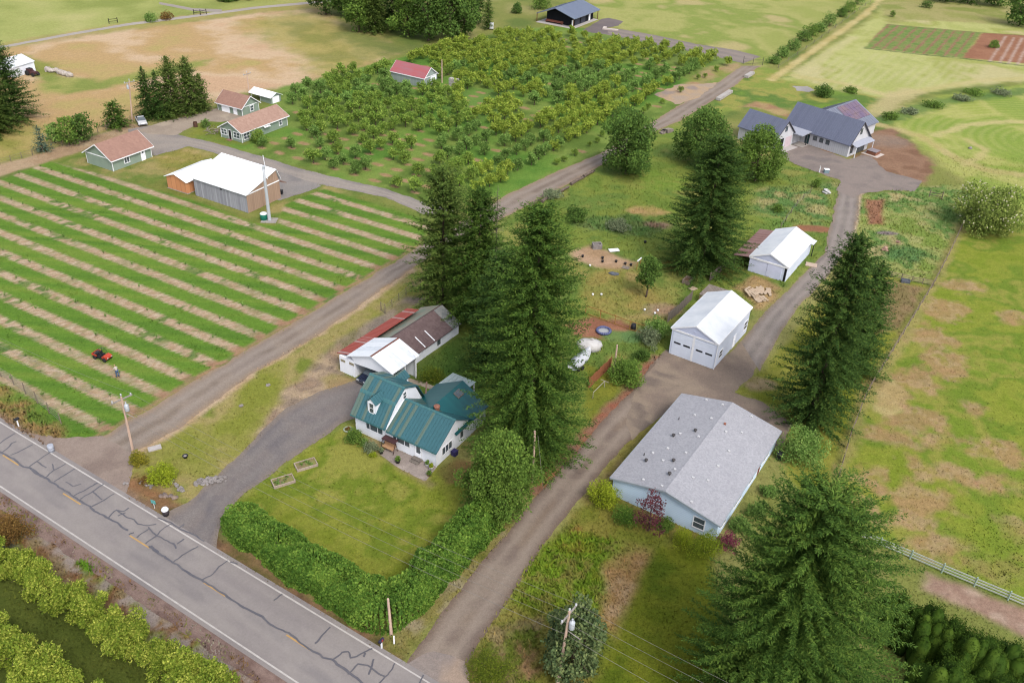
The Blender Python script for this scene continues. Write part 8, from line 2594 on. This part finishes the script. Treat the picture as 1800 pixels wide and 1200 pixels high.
    t = thing('pallet_stack', 'untidy stack of pale pallets and crates at the lane edge by the dark broad tree', 'pallets', at(1169, 232), ra(40))
    rg = np.random.default_rng(3)
    for i in range(7):
        x, y = rg.uniform(-1.6, 1.6), rg.uniform(-0.7, 0.7)
        for k in range(rg.integers(2, 6)):
            MB().box(x - 0.6, x + 0.6, y - 0.5, y + 0.5, k * 0.19, k * 0.19 + 0.13).build('pallet', boards('slat_wood', T(186, 172, 160), T(150, 138, 128), 0.3), t)
    t = thing('white_box', 'small white box on a post by the thin young conifer', 'box', at(864, 52))
    MB().box(-0.6, 0.6, -0.5, 0.5, 0.3, 2.0).build('cabinet', wt, t); MB().box(-0.5, 0.5, -0.4, 0.4, 0, 0.3).build('base', dk, t)
    t = thing('junk_heap', 'grey heap of sticks and scrap beside the sage house', 'scrap heap', at(372, 232), 0.3)
    m = MB(); rg = np.random.default_rng(6)
    for i in range(40):
        a = rg.random() * 6.28; L = rg.uniform(0.6, 1.4); c = (rg.uniform(-1.3, 1.3), rg.uniform(-1.6, 1.6), rg.uniform(0.05, 0.6))
        m.tube(c, (c[0] + L * math.cos(a), c[1] + L * math.sin(a), max(0.05, c[2] + rg.normal(0, 0.2))), 0.05, n=5)
    m.build('sticks', boards('slat_wood', T(186, 172, 160), T(150, 138, 128), 0.3), t)
    t = thing('barrel', 'rusty burn barrel in front of the sage garage', 'barrel', at(344, 223))
    MB().lathe([(0.45, 0), (0.46, 0.5), (0.45, 1.1), (0.4, 1.1), (0.4, 0.7)], 14).build('drum', mat('rusty_drum', T(120, 84, 68), T(92, 64, 54)), t)
    t = thing('log_pile', 'long pale heap of bales at the edge of the dry field', 'heap', at(107, 130), ra(-28))
    rg = np.random.default_rng(8); m = MB()
    for i in range(16):
        m.blob((-4.2 + i * 0.56, rg.normal(0, 0.3), 0.5), rg.uniform(0.6, 0.9), 30 + i, 8, 6, 0.2, (1, 0.9, 0.8))
    m.build('bales', mat('bale_white', T(226, 216, 208), T(196, 180, 166), 1.5), t)
    t = thing('old_machine', 'dark red farm machine parked by the white shed', 'farm machine', at(59, 133), ra(-25))
    m = MB(); m.box(-1.8, 1.2, -0.6, 0.6, 0.5, 1.1); m.box(-1.6, -0.4, -0.55, 0.55, 1.1, 1.6); m.build('body', mat('old_red', T(110, 66, 66), T(84, 52, 54)), t)
    m = MB(); m.tube((1.2, 0, 0.8), (2.4, 0, 0.5), 0.1); m.box(-1.5, -0.5, -0.5, 0.5, 1.6, 1.7); m.build('frame', dk, t)
    for x, r in ((-1.2, 0.65), (0.8, 0.45)):
        for y in (-0.8, 0.8):
            wheel(t, x, y, r, 0.3)
    t = thing('tub', 'brown square tub on white pavers beside the new house', 'tub', at(1534, 271), ra(-46))
    MB().box(-1.9, 1.9, -1.7, 1.7, -0.05, 0.1).build('pavers', mat('white_paver', T(240, 226, 216), T(226, 210, 200)), t)
    MB().box(-1.1, 1.1, -1.0, 1.0, 0.1, 0.85).build('tub', mat('tub_brown', T(170, 112, 86), T(150, 96, 74)), t)
    MB().box(-1.15, 1.15, -1.05, 1.05, 0.85, 0.95).build('cover', mat('tub_cover', T(176, 164, 168), T(160, 150, 154)), t)
    t = thing('kerb_blocks', 'white kerb blocks at the corner of the dark workshop lane', 'kerb', at(1062, 52), ra(-14))
    m = MB(); m.box(-0.5, 4.5, -0.5, 0.5, 0, 0.4); m.box(-0.6, 0.4, 0.51, 2.4, 0, 0.4); m.build('blocks', mat('white_paver', T(240, 226, 216)), t)
    t = thing('bench', 'red-brown benches along the porch of the black workshop', 'bench', at(974, 42), ra(-31))
    m = MB(); m.box(-3.2, 3.2, -0.3, 0.3, 0.5, 0.6); m.box(-3.2, 3.2, 0.26, 0.34, 0.6, 1.05); m.box(-3.0, -2.9, -0.25, 0.25, 0, 0.5); m.box(2.9, 3.0, -0.25, 0.25, 0, 0.5); m.build('seat', mat('bench_red', T(176, 110, 92), T(150, 92, 78)), t)
    t = thing('bait_box', 'dark box at the corner of the tan barn wall', 'box', at(494, 341))
    MB().box(-0.35, 0.35, -0.35, 0.35, 0, 0.7).build('crate', blackp, t); MB().box(-0.38, 0.38, -0.38, 0.38, 0.7, 0.76).build('lid', dk, t)


# ------------------------------------------------------------------ camera, sky and sun
def build_camera_light():
    cam = bpy.data.cameras.new('camera'); co = bpy.data.objects.new('camera', cam); COL.objects.link(co)
    cam.sensor_fit = 'HORIZONTAL'; cam.sensor_width = 36.0; cam.lens = 36.0 * FPX / 1800.0
    cam.clip_start = 0.5; cam.clip_end = 9000.0
    from mathutils import Matrix
    M = Matrix(((_R[0], _U[0], -_f[0], 0), (_R[1], _U[1], -_f[1], 0), (_R[2], _U[2], -_f[2], H), (0, 0, 0, 1)))
    co.matrix_world = M
    scene.camera = co
    elev = math.radians(50); sv = Vector((0.5 * math.cos(elev), -0.866 * math.cos(elev), math.sin(elev)))
    w = bpy.data.worlds.new('World'); scene.world = w; w.use_nodes = True
    nt = w.node_tree
    for n in list(nt.nodes):
        nt.nodes.remove(n)
    out = nt.nodes.new('ShaderNodeOutputWorld'); bg = nt.nodes.new('ShaderNodeBackground')
    sky = nt.nodes.new('ShaderNodeTexSky'); sky.sky_type = 'NISHITA'; sky.sun_disc = False
    sky.sun_elevation = elev; sky.sun_rotation = math.atan2(sv.x, sv.y)
    sky.dust_density = 3.0; sky.ozone_density = 1.0; sky.air_density = 1.0
    hs = nt.nodes.new('ShaderNodeHueSaturation'); hs.inputs['Saturation'].default_value = 0.45
    nt.links.new(sky.outputs[0], hs.inputs['Color']); nt.links.new(hs.outputs[0], bg.inputs[0])
    bg.inputs[1].default_value = 0.15
    nt.links.new(bg.outputs[0], out.inputs[0])
    l = bpy.data.lights.new('sun', 'SUN'); lo = bpy.data.objects.new('sun', l); COL.objects.link(lo)
    l.energy = 1.05; l.angle = math.radians(18); l.color = (1.0, 0.95, 0.88)
    lo.rotation_euler = sv.to_track_quat('Z', 'Y').to_euler()
    lo.location = (60, 40, 120)
    vs = scene.view_settings
    vs.view_transform = 'Standard'; vs.look = 'None'; vs.gamma = 1.0; vs.exposure = EXPOSURE; vs.use_curve_mapping = False
    scene.render.engine = 'CYCLES'
    c = scene.cycles
    c.filter_width = 1.15
    c.use_denoising = True; c.max_bounces = 6; c.diffuse_bounces = 3; c.glossy_bounces = 2; c.transmission_bounces = 3; c.transparent_max_bounces = 4
    c.caustics_reflective = False; c.caustics_refractive = False


EXPOSURE = 1.13
build_orchards()
build_ground()
build_roads()
build_buildings()
build_trees()
build_hedge()
build_lines()
build_things()
build_grass(KEEP)
build_camera_light()
